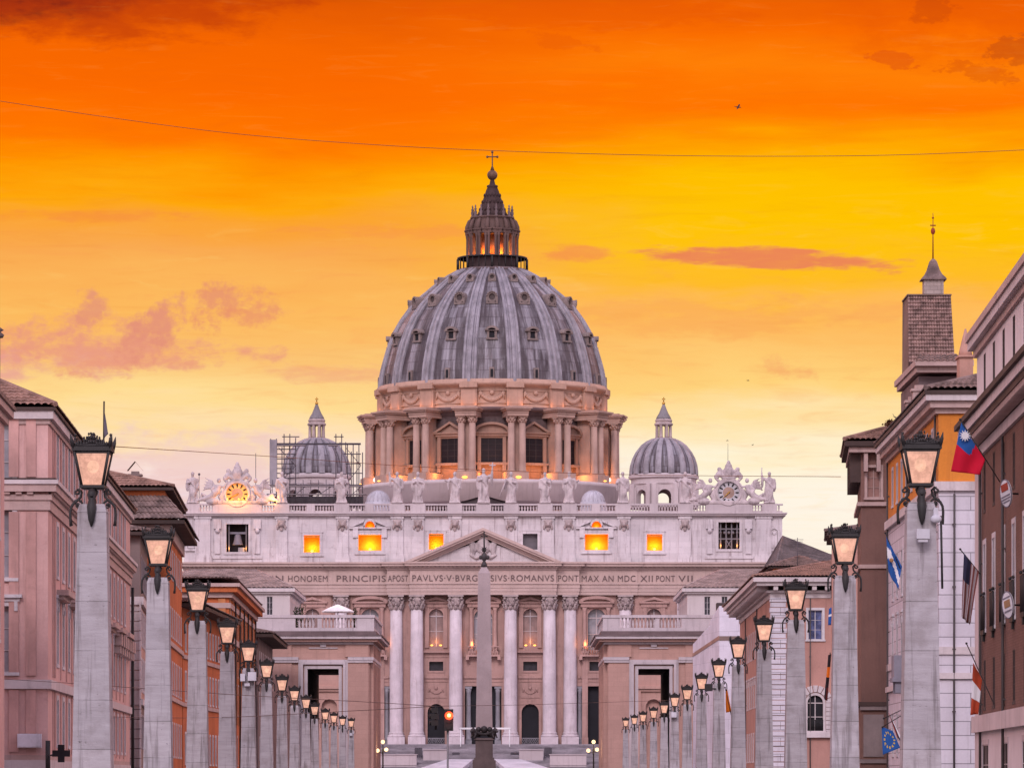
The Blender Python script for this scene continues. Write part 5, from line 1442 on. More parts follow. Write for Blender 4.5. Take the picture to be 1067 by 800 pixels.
mb.lathe([(.55, zt_), (.42, zt_ + .5), (.20, zt_ + .9), (.34, zt_ + 1.1), (.55, zt_ + 1.6), (.35, zt_ + 2.0), (.16, zt_ + 2.3)], 10, (ox, OD))
for q in (-1, 1): mb.ball((ox + q * .5, OD, zt_ + 1.5), .36, 7, (1, .8, 1))
build('mount', mb, bronze, ob)
mb = MB(); mb.tube([(ox, OD, zt_ + 2.2), (ox, OD, ZO(553.5))], [.16, .11], 6); mb.tube([(ox - 3.6 * so, OD, ZO(558.5)), (ox + 3.6 * so, OD, ZO(558.5))], .13, 6)
for k in range(8):
    a = math.pi * k / 4; mb.tube([(ox, OD, zt_ + 2.7), (ox + .55 * math.cos(a), OD, zt_ + 2.7 + .55 * math.sin(a))], [.2, .03], 5)
build('cross', mb, iron, ob)

# thin white canopy frame on the steps, barriers, ramps
cw = mat('white_frame_paint', (.75, .73, .75), streak=0)
cd_ = 832.0
cf = thing('canopy_frame', 'thin white bare frame of a canopy standing on the great steps behind the obelisk', 'frame', (X(505, cd_), cd_, 7.6))
for p in (480, 531):
    for dy in (0, 7): mb = MB(); mb.tube([(X(p, cd_), cd_ + dy, Z(787, cd_)), (X(p, cd_), cd_ + dy, Z(758, cd_))], .11, 5); build('post', mb, cw, cf)
mb = MB()
mb.box(X(479, cd_), X(532, cd_), cd_ - .15, cd_ + .15, Z(759, cd_), Z(757.6, cd_)); mb.box(X(479, cd_), X(532, cd_), cd_ + 6.85, cd_ + 7.15, Z(759, cd_), Z(757.6, cd_))
for p in (479.6, 531.4): mb.box(X(p, cd_) - .15, X(p, cd_) + .15, cd_ + .15, cd_ + 6.85, Z(759, cd_), Z(757.6, cd_))
build('top_beam', mb, cw, cf)
rampm = mat('white_ramp', (.60, .56, .61), var=.2, streak=.2, dirtamt=.35, dirt=(.3, .27, .3))
for q in (-1, 1):
    mb = MB(); a, b = (428, 478) if q < 0 else (530, 582); c_, d_ = (466, 493) if q < 0 else (515, 543)
    y0, y1 = 784.0, 806.0
    e = [(X(a, y0), y0, 2.9), (X(b, y0), y0, 2.9), (X(d_, y1), y1, 2.9), (X(c_, y1), y1, 2.9)]; t_ = [(X(a, y0), y0, 3.25), (X(b, y0), y0, 3.25), (X(d_, y1), y1, 5.45), (X(c_, y1), y1, 5.45)]
    mb.poly(t_); mb.poly(e[::-1])
    for k in range(4): mb.poly((e[k], e[(k + 1) % 4], t_[(k + 1) % 4], t_[k]))
    tag(build('ramp', mb, rampm), kind='structure')
barm = mat('barrier_grey', (.09, .08, .095), streak=0, rough=.6)
for i, (p, w_, y0, y1) in enumerate(((436, 7, 789, 779), (571, 7, 789, 779), (475, 7, 788, 784), (537, 9, 788, 784), (411, 26, 784, 778.5), (596, 26, 784, 778.5))):
    d_ = (812.5 if i < 2 else 816.5) if i < 4 else 838
    mb = MB(); x0, x1 = X(p - w_ / 2, d_), X(p + w_ / 2, d_); za_, zb_ = Z(y0, d_), Z(y1, d_)
    n = max(3, int((x1 - x0) / .35))
    mb.tube([(x0, d_, zb_), (x1, d_, zb_)], .07, 5); mb.tube([(x0, d_, za_ + .3), (x1, d_, za_ + .3)], .06, 5)
    for k in range(n + 1): x = x0 + (x1 - x0) * k / n; mb.tube([(x, d_, za_ - .3), (x, d_, zb_)], .06 if 0 < k < n else .09, 4)
    mb.box(x0 + .1, x1 - .1, d_ + .03, d_ + .10, za_ + .35, zb_ - .12)
    tag(build('crowd_barrier', mb, barm), ['dark barrier panel on the steps at the left stair edge', 'dark barrier panel on the steps at the right stair edge', 'low dark barrier just left of the obelisk pedestal', 'low dark barrier just right of the obelisk pedestal', 'long railing barrier at the left top of the steps', 'long railing barrier at the right top of the steps'][i], 'barrier', 'barriers on the steps')
# low flank walls of the stairs
for q in (-1, 1):
    for (a, b, y0, y1) in ((396, 434, 793, 786), (441, 466, 788, 781)):
        if q > 0: a, b = 1007 - b, 1007 - a
        d_ = 800 if y1 > 783 else 809; mb = MB(); mb.box(X(a, d_), X(b, d_), d_, d_ + 2, 3, Z(y1, d_)); mb.box(X(a - .8, d_), X(b + .8, d_), d_ - .2, d_ + 2.2, Z(y1, d_), Z(y1 - .8, d_))
        tag(build('stair_wall', mb, trav), 'low pale stone flank wall of the great steps, ' + ('outer ' if a < 400 or b > 600 else 'inner ') + ('left' if q < 0 else 'right'), 'wall')
# ------------------------------------------------------------------ street buildings
pinkA = mat('pink_stucco', (.60, .375, .355), var=.16, scale=.2, streak=.55, dirt=(.26, .14, .12), dirtamt=.45, bump=.15)
orangeA = mat('orange_stucco', (.47, .125, .045), var=.2, scale=.2, streak=.55, dirt=(.17, .06, .035), dirtamt=.45, bump=.15)
orangeK = mat('ochre_stucco', (.60, .205, .032), var=.16, scale=.16, streak=.55, dirt=(.30, .10, .03), dirtamt=.4, bump=.15)
brownL = mat('brown_brick', (.155, .082, .070), var=.14, scale=.2, streak=.2, dirtamt=.2, brick=(.5, .14, .012, .35, .10))
brownJ = mat('brown_stucco', (.175, .095, .08), var=.22, scale=.15, streak=.45, dirt=(.06, .04, .04), dirtamt=.35, bump=.2)
greyC = mat('grey_brown_stucco', (.205, .15, .145), var=.2, scale=.2, streak=.4, dirtamt=.3)
pinkI = mat('rose_stucco', (.44, .235, .195), var=.16, scale=.2, streak=.5, dirt=(.22, .12, .10), dirtamt=.45, bump=.15)
trimw = mat('pale_trim', (.56, .49, .50), var=.12, scale=.3, streak=.45, dirt=(.20, .16, .16), dirtamt=.3, bump=.1)
trimp = mat('pink_trim', (.46, .33, .31), var=.12, scale=.3, streak=.45, dirt=(.15, .10, .10), dirtamt=.3, bump=.1)
whiteK = mat('white_ashlar', (.58, .54, .60), var=.08, scale=.15, streak=.35, dirt=(.26, .22, .24), dirtamt=.2, brick=(2.1, .92, .035, .55, .06))
whiteL = mat('white_attic_stucco', (.66, .60, .62), var=.08, streak=.35, dirt=(.3, .25, .25), dirtamt=.2)
brickP = mat('rose_travertine', (.46, .275, .235), var=.10, scale=.12, streak=.30, dirt=(.17, .11, .095), dirtamt=.22, brick=(1.8, .7, .015, .16, .04))
propw = mat('propylaea_trim', (.50, .43, .455), var=.12, scale=.2, streak=.5, dirt=(.15, .12, .13), dirtamt=.3)
tilem = mat('pantiles', (.27, .155, .125), var=.45, scale=.8, streak=0, dirt=(.06, .04, .04), dirtamt=.5)
tiled = mat('old_pantiles', (.19, .13, .12), var=.5, scale=.9, streak=0, dirt=(.04, .03, .03), dirtamt=.6)
soff = mat('eave_wood', (.065, .042, .038), var=.3, streak=0, dirtamt=.3)
winw = mat('window_white', (.56, .52, .55), var=.12, streak=.3)
wing = mat('window_grey', (.33, .30, .33), var=.15, streak=.3)
wind = mat('window_dark_frame', (.07, .055, .055), streak=0)
shutg = mat('shutter_brown', (.10, .06, .05), streak=.1)

def solid(fp, z0, z1): mb = MB(); mb.prism(fp, z0, z1); return mb

def palazzo(name, label, fp, z0, z1, bands, rows, cornices=(), roof=None, group=None, cat='building', street=None):
    """fp: CCW footprint.  bands: (za, zb, material).  rows: edge -> list of (z, w, h, style, frame, pane, [u], arch).
    cornices: (name, out, za, zb, mat)"""
    cx = sum(p[0] for p in fp) / len(fp); cy = sum(p[1] for p in fp) / len(fp)
    t = thing(name, label, cat, (cx, cy, z0), group)
    n = len(fp)
    for k in range(n):
        pl = Plane(fp[k], fp[(k + 1) % n])
        rw = rows.get(k, [])
        ops = []
        rv = .03 if k == street else .35
        for r in rw:
            for u in r[6]:
                if .05 < u - r[1] / 2 and u + r[1] / 2 < pl.L - .05: ops.append((u - r[1] / 2, u + r[1] / 2, r[0], r[0] + r[2]) + ((r[7],) if len(r) > 7 and r[7] else ()))
        for za, zb, m in bands:
            mb = MB(); wall_mesh(mb, 0, pl.L, za, zb, [o for o in ops if o[2] >= za and o[3] <= zb], rv)
            build('wall', mb, m, t, pl.M)
        for r in rw:
            for u in r[6]:
                if .05 < u - r[1] / 2 and u + r[1] / 2 < pl.L - .05: add_window(t, pl, u, r[0], r[1], r[2], r[3], r[4], r[5], rv, r[7] if len(r) > 7 else 0)
    for nm, o, za, zb, m in cornices:
        build(nm, solid(offset(fp, o), za, zb), m, t)
    if roof: roof(t)
    return t
def hip(t, fp, over, ze, ridge, m, name='roof', tile=.42):
    """hipped roof over a four-cornered footprint; ridge = two points"""
    e = [Vector((*p, ze)) for p in offset(fp, over)]
    r0, r1 = Vector(ridge[0]), Vector(ridge[1])
    rd = r1 - r0
    if abs(rd.dot((e[1] - e[0]).normalized())) < abs(rd.dot((e[2] - e[1]).normalized())): e = e[1:] + e[:1]
    if rd.dot(e[1] - e[0]) < 0: r0, r1 = r1, r0
    mb = MB()
    roof_plane(mb, e[0], e[1], r0, r1, tile); roof_plane(mb, e[1], e[2], r1, r1 + Vector((0, 0, 1e-3)), tile); roof_plane(mb, e[3], e[2], r0, r1, tile); roof_plane(mb, e[0], e[3], r0, r0 + Vector((0, 0, 1e-3)), tile)
    o = build(name, mb, m, t)
    mb = MB()
    for a, b in ((e[0], r0), (e[3], r0), (e[1], r1), (e[2], r1), (r0, r1)):
        mb.tube([a + Vector((0, 0, .12)), a.lerp(b, .5) + Vector((0, 0, .16)), b + Vector((0, 0, .12))], .17, 6)
    build('ridge_tiles', mb, m, o)
    return o
def chimney(t, x, y, z0, z1, w, m):
    mb = MB(); mb.box(x - w / 2, x + w / 2, y - w / 2, y + w / 2, z0, z1); mb.box(x - w / 2 - .12, x + w / 2 + .12, y - w / 2 - .12, y + w / 2 + .12, z1, z1 + .18)
    mb.box(x - w / 3, x + w / 3, y - w / 3, y + w / 3, z1 + .18, z1 + .45); build('chimney', mb, m, t)
span = lambda a, b, n: [a + (b - a) * (k + .5) / n for k in range(n)]

# --- left: the building whose end just shows at the edge
fpZ = [(-60, 170), (-25.6, 170), (X(4.5, 250), 250), (-60, 250)]
t = palazzo('palazzo', 'pale building at the far left edge, showing only its eave and a wall sliver', fpZ, 0, 22.4, [(0, 22.4, pinkA)], {1: [(15.2, 1.5, 2.9, 'plain', winw, glassl, span(2, 79, 12)), (9.5, 1.5, 2.9, 'plain', winw, glassl, span(2, 79, 12))]},
            [('cornice', .25, 21.7, 22.1, trimp), ('cornice', .50, 22.1, 22.5, trimp), ('roof_slab', .62, 22.5, 22.75, tiled)], None, 'buildings along the left side of the street', street=1)
mb = MB(); mb.lathe([(.25, Z(352, 246)), (.32, Z(349, 246)), (.12, Z(346, 246)), (.30, Z(344, 246)), (.02, Z(340, 246))], 10, (X(-1.5, 246), 246)); mb.tube([(X(-1.5, 246), 246, 22.7), (X(-1.5, 246), 246, Z(352, 246))], .1, 6); build('finial', mb, darkst, t)

# --- A: the long pink palace
A0 = (X(50, 268), 268.0); A1 = (X(135.5, 372), 372.0)
fpA = [(-58, 268.0), A0, A1, (-66, 372.0)]
plA = Plane(A0, A1)
uA = [plA.at(p) for p in (60.0, 65.8, 72.3, 77.3)]
stp = (uA[3] - uA[0]) / 3
uA = [uA[0] + stp * k for k in range(int((plA.L - uA[0]) / stp))]
glassm = mat('grey_glass', (.115, .105, .12), var=.4, scale=.5, streak=.2, dirtamt=.1, rough=.35, spec=.4)
rA = [(20.3, 1.5, 3.0, 'plain', winw, glassm, uA), (14.4, 1.5, 3.1, 'plain', winw, glassm, uA), (8.9, 1.6, 3.6, 'hood', winw, glassm, uA), (3.9, 1.6, 2.8, 'plain', winw, glassm, uA)]
fA = Plane(fpA[0], fpA[1])
uF = [fA.at(-1.5), fA.at(-32)]
rF = [(19.6, 1.7, 4.0, 'plain', winw, glassl, uF), (13.9, 1.7, 4.2, 'plain', winw, glassl, uF), (8.2, 1.8, 4.0, 'hood', winw, glassl, uF)]
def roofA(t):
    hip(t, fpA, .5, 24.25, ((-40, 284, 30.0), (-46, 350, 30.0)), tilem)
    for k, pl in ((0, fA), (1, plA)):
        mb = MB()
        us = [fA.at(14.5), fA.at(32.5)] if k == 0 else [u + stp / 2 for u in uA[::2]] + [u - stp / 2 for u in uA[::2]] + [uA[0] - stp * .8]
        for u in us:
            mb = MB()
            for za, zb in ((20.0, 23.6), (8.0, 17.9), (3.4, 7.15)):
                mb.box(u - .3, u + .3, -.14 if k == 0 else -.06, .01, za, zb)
            build('lesene', mb, mat('pink_shadow_strip', (.50, .29, .265), streak=.3), t, pl.M)  # lesene strips in a deeper pink than the wall
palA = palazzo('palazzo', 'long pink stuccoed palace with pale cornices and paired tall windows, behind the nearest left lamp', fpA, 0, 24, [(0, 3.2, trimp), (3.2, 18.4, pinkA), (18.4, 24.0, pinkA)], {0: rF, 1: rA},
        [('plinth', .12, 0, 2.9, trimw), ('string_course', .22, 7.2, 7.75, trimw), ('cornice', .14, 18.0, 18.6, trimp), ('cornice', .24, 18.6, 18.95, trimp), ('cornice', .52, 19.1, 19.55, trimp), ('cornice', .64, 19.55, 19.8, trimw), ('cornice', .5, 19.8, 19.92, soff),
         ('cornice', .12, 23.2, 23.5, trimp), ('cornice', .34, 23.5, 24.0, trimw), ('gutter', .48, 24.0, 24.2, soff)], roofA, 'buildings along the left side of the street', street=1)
mb = MB()
for q, pl, L_ in ((0, fA, fA.L), (1, plA, plA.L)):
    pass
n = int(plA.L / .7)
for k in range(n): mb.box(k * .7, k * .7 + .36, -.42, -.2, 18.95, 19.1)
build('dentils', mb, trimp, palA, plA.M)
mb = MB(); n = int(fA.L / .7)
for k in range(n): mb.box(k * .7, k * .7 + .36, -.42, -.2, 18.95, 19.1)
build('dentils', mb, trimp, palA, fA.M)
for k, u in enumerate(uA[::2]): mb = MB(); mb.box(u - .9, u + stp + .9, -.75, .01, 13.2, 13.55); mb.box(u - .7, u + stp + .7, -.45, .01, 12.95, 13.2); build('hood_moulding', mb, trimp, palA, plA.M)
for k in range(7): mb = MB(); mb.box(plA.L - 26 + k * 3.6, plA.L - 24.6 + k * 3.6, -.5, .01, 11.6, 12.2); mb.box(plA.L - 26.2 + k * 3.6, plA.L - 24.4 + k * 3.6, -.6, -.1, 12.2, 13.1); build('balconet', mb, trimp, palA, plA.M)
mb = MB(); mb.tube([(plA.L - .6, -.25, 0), (plA.L - .6, -.25, 17.8)], .13, 6); build('downpipe', mb, iron, palA, plA.M)
dq = 267.4
mb = MB(); mb.box(X(18, dq), X(43, dq), dq, dq + .35, Z(778.5, dq), Z(764, dq)); mb.box(X(19, dq), X(42, dq), dq - .04, dq + .01, Z(777.5, dq), Z(765, dq))
tag(build('wall_plaque', mb, mat('pale_marble', (.62, .59, .66), streak=.2)), 'blank pale marble plaque low on the pink palace wall', 'plaque')
mb = MB(); px_, pz = X(63.5, 262), Z(784.5, 262); a = .52; b = .19
mb.prism_y([(px_ - b, pz - a), (px_ + b, pz - a), (px_ + b, pz - b), (px_ + a, pz - b), (px_ + a, pz + b), (px_ + b, pz + b), (px_ + b, pz + a), (px_ - b, pz + a), (px_ - b, pz + b), (px_ - a, pz + b), (px_ - a, pz - b), (px_ - b, pz - b)], 262, 262.3)
cr = build('pharmacy_cross', mb, mat('dark_cross', (.02, .016, .02), streak=0)); tag(cr, 'dark unlit cross-shaped shop sign projecting from the pink palace', 'sign')
mb = MB(); mb.tube([(X(50, 268), 268, pz - .1), (px_ - a, 262.2, pz - .1)], .05, 5); mb.tube([(X(49, 266), 266.5, pz - 1.6), (X(49, 266), 266.5, pz + .8)], .16, 6); build('bracket', mb, iron, cr)
mb = MB(); fd = 300.0; mb.tube([(X(108, fd), fd, 24), (X(108.4, fd), fd, Z(418, fd))], .06, 5)
fl = thing('flag', 'limp dark flag on a thin rooftop pole above the nearest left lamp', 'flag', (X(108, fd), fd, 24), 'flags along the street'); build('pole', mb, iron, fl)

def cloth(parent, corners, nx, ny, colf, mats, amp=.12, waves=3.0, seed=0, name='cloth'):
    """corners: top-left, top-right, bottom-left, bottom-right; a draped sheet with folds"""
    a, b, c, d = map(Vector, corners)
    mb = MB(); ids = []
    for j in range(ny + 1):
        row = []
        for i in range(nx + 1):
            u, v = i / nx, j / ny
            p = a.lerp(b, u).lerp(c.lerp(d, u), v)
            fo = amp * math.sin(waves * 2 * math.pi * u + 1.3 * v + seed) * (.35 + .65 * v) + amp * .4 * math.sin(7 * u + 5 * v + seed * 2)
            p = p + Vector((fo * .35, fo, fo * .12))
            row.append(mb.av(p))
        ids.append(row)
    for j in range(ny):
        for i in range(nx):
            mb.cur = colf((i + .5) / nx, (j + .5) / ny)
            mb.face((ids[j][i], ids[j + 1][i], ids[j + 1][i + 1], ids[j][i + 1]), True)
    o = build(name, mb, mats, parent)
    s = o.modifiers.new('thickness', 'SOLIDIFY'); s.thickness = .012
    return o
def fab(name, col): return mat('flag_' + name, col, streak=0, var=.06, dirtamt=.05, rough=.9, fine=.04)
fred, fblue, fwhite, fnavy, forange, fblack, fgrey, fyel = fab('red', (.52, .005, .03)), fab('blue', (.02, .09, .32)), fab('white', (.72, .70, .74)), fab('navy', (.022, .022, .05)), fab('orange', (.75, .19, .015)), fab('black', (.02, .015, .02)), fab('grey', (.13, .11, .14)), fab('yellow', (.55, .38, .05))
cloth(fl, (pt(108.3, 430, fd), pt(109.2, 431, fd), pt(107.8, 458, fd), pt(112.4, 452, fd)), 4, 8, lambda u, v: 0, [fgrey], .08)

# --- C2: low grey-brown house with quoined base
C2a = (X(146, 385), 385.0); C2b = (X(153.5, 412), 412.0)
fpC2 = [(-52, 385), C2a, C2b, (-52, 412)]
plC2 = Plane(C2a, C2b)
uC2 = span(1.5, plC2.L - 1, 6)
def roofC2(t):
    hip(t, fpC2, 1.0, 23.2, ((-44, 394, 25.8), (-44, 403, 25.8)), tiled)
    mb = MB()
    for k in range(20):
        z = .2 + k * .85; mb.box(-1.6, .06, -.10, .03, z, z + .78); 
    build('quoin', mb, trimw, t, Plane((C2a[0], C2a[1]), (C2b[0], C2b[1])).M)
    fq = Plane(fpC2[0], fpC2[1]); mb = MB()
    for k in range(20):
        z = .2 + k * .85; mb.box(fq.L - 2.4 + .3 * (k % 2), fq.L + .05, -.10, .03, z, z + .78)
    build('quoin', mb, trimw, t, fq.M)
palazzo('house', 'grey brown house with dark tiled eave and pale quoined base behind the second left lamp', fpC2, 0, 23, [(0, 8.5, greyC), (8.5, 17.6, brickP), (17.6, 23.2, greyC)],
        {1: [(18.6, 1.2, 2.6, 'plain', wing, glassd, uC2), (13.6, 1.3, 2.8, 'plain', winw, glassl, uC2), (9.6, 1.3, 2.6, 'plain', winw, glassl, uC2), (4.6, 1.3, 2.6, 'plain', wing, glassd, uC2)], 0: [(18.6, 1.2, 2.4, 'plain', wing, glassd, [Plane(fpC2[0], fpC2[1]).L - 2.6])]},
        [('string_course', .3, 16.9, 17.6, trimw), ('string_course', .25, 8.2, 8.7, trimw), ('eave', 1.0, 22.9, 23.2, soff)], roofC2, 'buildings along the left side of the street', street=1)

# --- C: tall orange house under two tiers of tiled eaves
Ca = (X(176, 415), 415.0); Cb = (X(189.8, 452), 452.0)
fpC = [(-64, 415), Ca, Cb, (-64, 452)]
plC = Plane(Ca, Cb); fC = Plane(fpC[0], fpC[1])
uC = span(2, plC.L - 1, 7)
def roofC(t):
    e = offset(fpC, 1.6)
    mb = MB(); inner = offset(fpC, -.4)
    roof_plane(mb, (*e[0], 26.0), (*e[1], 26.0), (*inner[0], 28.3), (*inner[1], 28.3)); roof_plane(mb, (*e[1], 26.0), (*e[2], 26.0), (*inner[1], 28.3), (*inner[2], 28.3))
    build('lower_roof', mb, tiled, t)
    build('upper_wall', solid(inner, 26.5, 29.1), orangeA, t)
    hip(t, inner, .9, 29.1, ((-55, 428, 34.6), (-55, 440, 34.6)), tilem, 'upper_roof')
    chimney(t, X(141, 425), 425, 30, Z(496, 425), 1.1, greyC)
    mb = MB(); x, y, z = X(141, 425), 425, Z(496, 425) + .5
    for q in (-1, 1): mb.poly(((x - q * .75, y - .6, z), (x, y - .6, z + .9), (x, y + .6, z + .9), (x - q * .75, y + .6, z)))
    build('chimney_cap', mb, tiled, t)
    build('eave', solid(offset(fpC, 1.5), 25.6, 25.95), soff, t)
    build('eave', solid(offset(inner, .8), 28.8, 29.05), soff, t)
palazzo('house', 'tall burnt orange house under two tiers of dark tiled eaves, left of the gilded clock', fpC, 0, 26, [(0, 9.4, orangeA), (9.4, 26.2, orangeA)],
        {1: [(20.9, 1.15, 2.5, 'plain', winw, glassl, uC), (15.4, 1.15, 2.5, 'plain', winw, glassl, uC), (10.0, 1.2, 2.8, 'plain', winw, glassl, uC), (4.0, 1.2, 3.0, 'plain', winw, glassl, uC)], 0: [(20.9, 1.15, 2.5, 'plain', winw, glassl, [fC.L - 5])]},
        [('string_course', .18, 9.2, 9.6, trimp), ('string_course', .18, 14.3, 14.75, trimp), ('frieze', .25, 24.4, 25.6, trimp)], roofC, 'buildings along the left side of the street', street=1)

# --- C wing: lower orange range with a deep dark eave
Wa = (X(190.5, 453), 453.0); Wb = (X(233, 503), 503.0)
Wa = (Cb[0] + .02, 452.4)
fpW = [(-62, 452.4), Wa, Wb, (-62, 503)]
plW = Plane(Wa, Wb); uW = span(1.5, plW.L - 1.5, 13)
def roofW(t):
    hip(t, fpW, 1.9, 19.7, ((-50, 466, 23.0), (-50, 490, 23.0)), tiled)
    build('eave', solid(offset(fpW, 1.8), 19.3, 19.68), soff, t)
palazzo('house', 'low burnt orange house range with a deep dark eave, behind the third left lamp', fpW, 0, 19, [(0, 19.4, orangeA)],
        {1: [(15.0, 1.15, 2.5, 'plain', winw, glassl, uW), (9.9, 1.2, 2.8, 'plain', winw, glassl, uW), (3.4, 1.2, 3.0, 'plain', winw, glassl, uW)]},
        [('string_course', .18, 9.2, 9.6, trimp), ('string_course', .18, 14.1, 14.5, trimp)], roofW, 'buildings along the left side of the street', street=1)

# --- D: orange palace with pilasters and crowning cornice
Da = (X(238.5, 506), 506.0); Db = (X(265.5, 582), 582.0)
fpD = [(-75, 506), Da, Db, (-75, 582)]
plD = Plane(Da, Db); fD = Plane(fpD[0], fpD[1]); uD = span(2, plD.L - 2, 12)
def roofD(t):
    hip(t, fpD, .9, 24.6, ((-55, 525, 26.0), (-55, 565, 26.0)), tiled)
    for pl, us in ((plD, [u + (uD[1] - uD[0]) / 2 for u in uD] + [.8]), (fD, [fD.L - .8, fD.L - 8, fD.L - 15])):
        for z0, z1 in ((18.2, 22.4), (8.2, 17.4)):
            for u in us: mb = MB(); mb.box(u - .42, u + .42, -.15, .01, z0, z1); build('pilaster', mb, mat('orange_pilaster', (.52, .20, .085), streak=.3), t, pl.M)
    for u in [u + (uD[1] - uD[0]) / 2 for u in uD[::2]]: mb = MB(); mb.tube([(u, -.45, 0), (u, -.45, 22.3)], .10, 5); build('downpipe', mb, iron, t, plD.M)
palazzo('palazzo', 'orange palace with pilasters and broad pale cornice, behind the fourth and fifth left lamps', fpD, 0, 24, [(0, 24.1, orangeA)],
        {1: [(18.7, 1.3, 2.7, 'plain', trimp, glassd, uD), (14.0, 1.4, 2.9, 'plain', trimp, glassd, uD), (9.4, 1.4, 2.9, 'hood', trimp, glassd, uD), (3.5, 1.4, 3.2, 'plain', trimp, glassd, uD)], 0: [(18.7, 1.3, 2.6, 'plain', trimp, glassd, [fD.L - 4.4, fD.L - 11.4])]},
        [('string_course', .25, 17.4, 18.1, trimp), ('string_course', .2, 21.3, 21.9, trimp), ('cornice', .4, 22.5, 23.1, trimp), ('cornice', 1.0, 23.1, 23.7, orangeA), ('cornice', 1.3, 23.7, 24.1, trimp)], roofD, 'buildings along the left side of the street', street=1)

# --- E: dark eaved house before the left gateway
Ea = (X(269, 592), 592.0); Eb = (X(284, 642), 642.0)
fpE = [(-60, 592), Ea, Eb, (-60, 642)]
plE = Plane(Ea, Eb); uE = span(2, plE.L - 1, 8)
def roofE(t):
    hip(t, fpE, 2.2, 21.2, ((-48, 605, 24.5), (-48, 630, 24.5)), tiled); build('eave', solid(offset(fpE, 2.1), 20.7, 21.15), soff, t)
palazzo('house', 'brown house with a steep dark eave, between the orange palace and the left gateway building', fpE, 0, 21, [(0, 20.9, greyC)],
        {1: [(16.0, 1.2, 2.8, 'plain', winw, glassd, uE), (10.5, 1.2, 2.8, 'plain', winw, glassd, uE), (4.5, 1.2, 2.8, 'plain', winw, glassd, uE)]},
        [('string_course', .2, 14.4, 14.8, trimp)], roofE, 'buildings along the left side of the street', street=1)

# --- L: brown brick palace with white attic on the right
La = (X(1018, 246), 246.0); Lb = (24.75, 213.0); Lc = (23.2, 165.0)
fpL = [La, Lc, (62, 160), (62, 246)]
plL = Plane(La, Lc)
uL = [plL.at(p) for p in (1026.0, 1035.6)]
sL = uL[1] - uL[0]; uL = [uL[0] + sL * k for k in range(int((plL.L - 2) / sL))]
def roofL(t):
    mb = MB()
    mb.box(.02, 3.4, -.12, .01, .5, 19.3); 
    build('quoin', mb, trimw, t, plL.M)
    for u in uL[:9]:
        mb = MB(); mb.box(u - 1.0, u + 1.0, -.16, .01, 9.55, 9.8); mb.box(u - .3, u + .3, -.14, .01, 9.2, 9.55)
        for k in range(9): xx = u - .9 + 1.8 * k / 8; mb.tube([(xx, -.12, 9.8), (xx, -.12, 11.6)], .05, 4)
        mb.tube([(u - .95, -.12, 11.6), (u + .95, -.12, 11.6)], .06, 4)
        for q in (-1, 1): mb.ball((u + q * .95, -.12, 11.75), .10, 6)
        build('balconet', mb, iron, t, plL.M)
    n = int(plL.L / .62); mb = MB()
    for k in range(n): mb.box(k * .62, k * .62 + .34, -.85, -.2, 19.95, 20.25)
    build('dentils', mb, trimp, t, plL.M)
palL = palazzo('palazzo', 'big dark brown brick palace with white attic and heavy pale cornices at the right edge', fpL, 0, 26.4,
        [(0, 5.2, whiteL), (5.2, 19.4, brownL), (21.6, 25.9, whiteL)],
        {0: [(22.6, 1.5, 2.2, 'slit', wind, darkin, uL), (16.3, 1.5, 2.7, 'slit', wind, darkin, uL), (9.85, 1.7, 4.6, 'plain', winw, glassl, uL), (5.6, 1.5, 2.6, 'slit', wind, darkin, uL), (.3, 4.2, 3.3, 'plain', trimw, darkin, [u + .8 for k, u in enumerate(uL) if k % 2 == 0])]},
        [('string_course', .3, 4.3, 5.2, trimw), ('cornice', .18, 19.35, 19.9, trimw), ('cornice', .9, 20.25, 20.6, soff), ('cornice', 1.0, 20.6, 21.1, trimw), ('cornice', 1.2, 21.1, 21.4, soff), ('cornice', .2, 21.4, 22.0, trimw),
         ('cornice', .2, 25.1, 25.5, trimp), ('cornice', .5, 25.5, 25.95, trimw), ('cornice', .62, 25.95, 26.35, trimp)], roofL, 'buildings along the right side of the street', street=0)

# --- K: ochre over white ashlar
Ka = (X(925.5, 336), 336.0); Kb = (X(978, 290), 290.0)
fpK = [Ka, Kb, (46, 290), (46, 336)]
plK = Plane(Ka, Kb); fK = Plane(Kb, (46, 290)); uK = span(2.5, plK.L - 2.5, 9)
def roofK(t):
    hip(t, fpK, .95, 27.15, ((38, 322, 30.6), (38, 304, 30.6)), tiled)
    chimney(t, X(951.5, 318), 318, 27.5, Z(420, 318), 1.0, trimp); chimney(t, X(957.5, 312), 312, 27.5, Z(408, 312), .9, trimp)
    d_ = 303.0; mb = MB(); mb.box(X(1000, d_), X(1014, d_), d_, d_ + 2, 27, Z(372, d_)); mb.box(X(998.5, d_), X(1015, d_), d_ - .2, d_ + 2.2, Z(372, d_), Z(370, d_))
    xs = X(1007.5, d_); mb.lathe([(.5, Z(370, d_)), (.42, Z(364, d_)), (.28, Z(355, d_)), (.05, Z(341, d_))], 6, (xs, d_ + 1)); build('pinnacle', mb, mat('pinnacle_stucco', (.45, .25, .20), streak=.3), t)
    mb = MB(); mb.box(X(957, 312), X(1012, 312), 312, 326, 27, Z(392, 312)); build('attic_block', mb, darkst, t)
    mb = MB(); mb.box(X(955, 311), X(1013, 311), 311, 327, Z(389, 312), Z(383, 312)); mb.box(X(953, 311), X(1014, 311), 310.5, 327.6, Z(383, 312), Z(377, 312)); build('attic_cornice', mb, trimp, t)
    e0 = pt(954, 377.2, 310.4); e1 = pt(1014, 377.2, 310.4); mb = MB(); roof_plane(mb, e0, e1, pt(957, 370, 313), pt(1010, 370, 313)); build('attic_roof', mb, tiled, t)
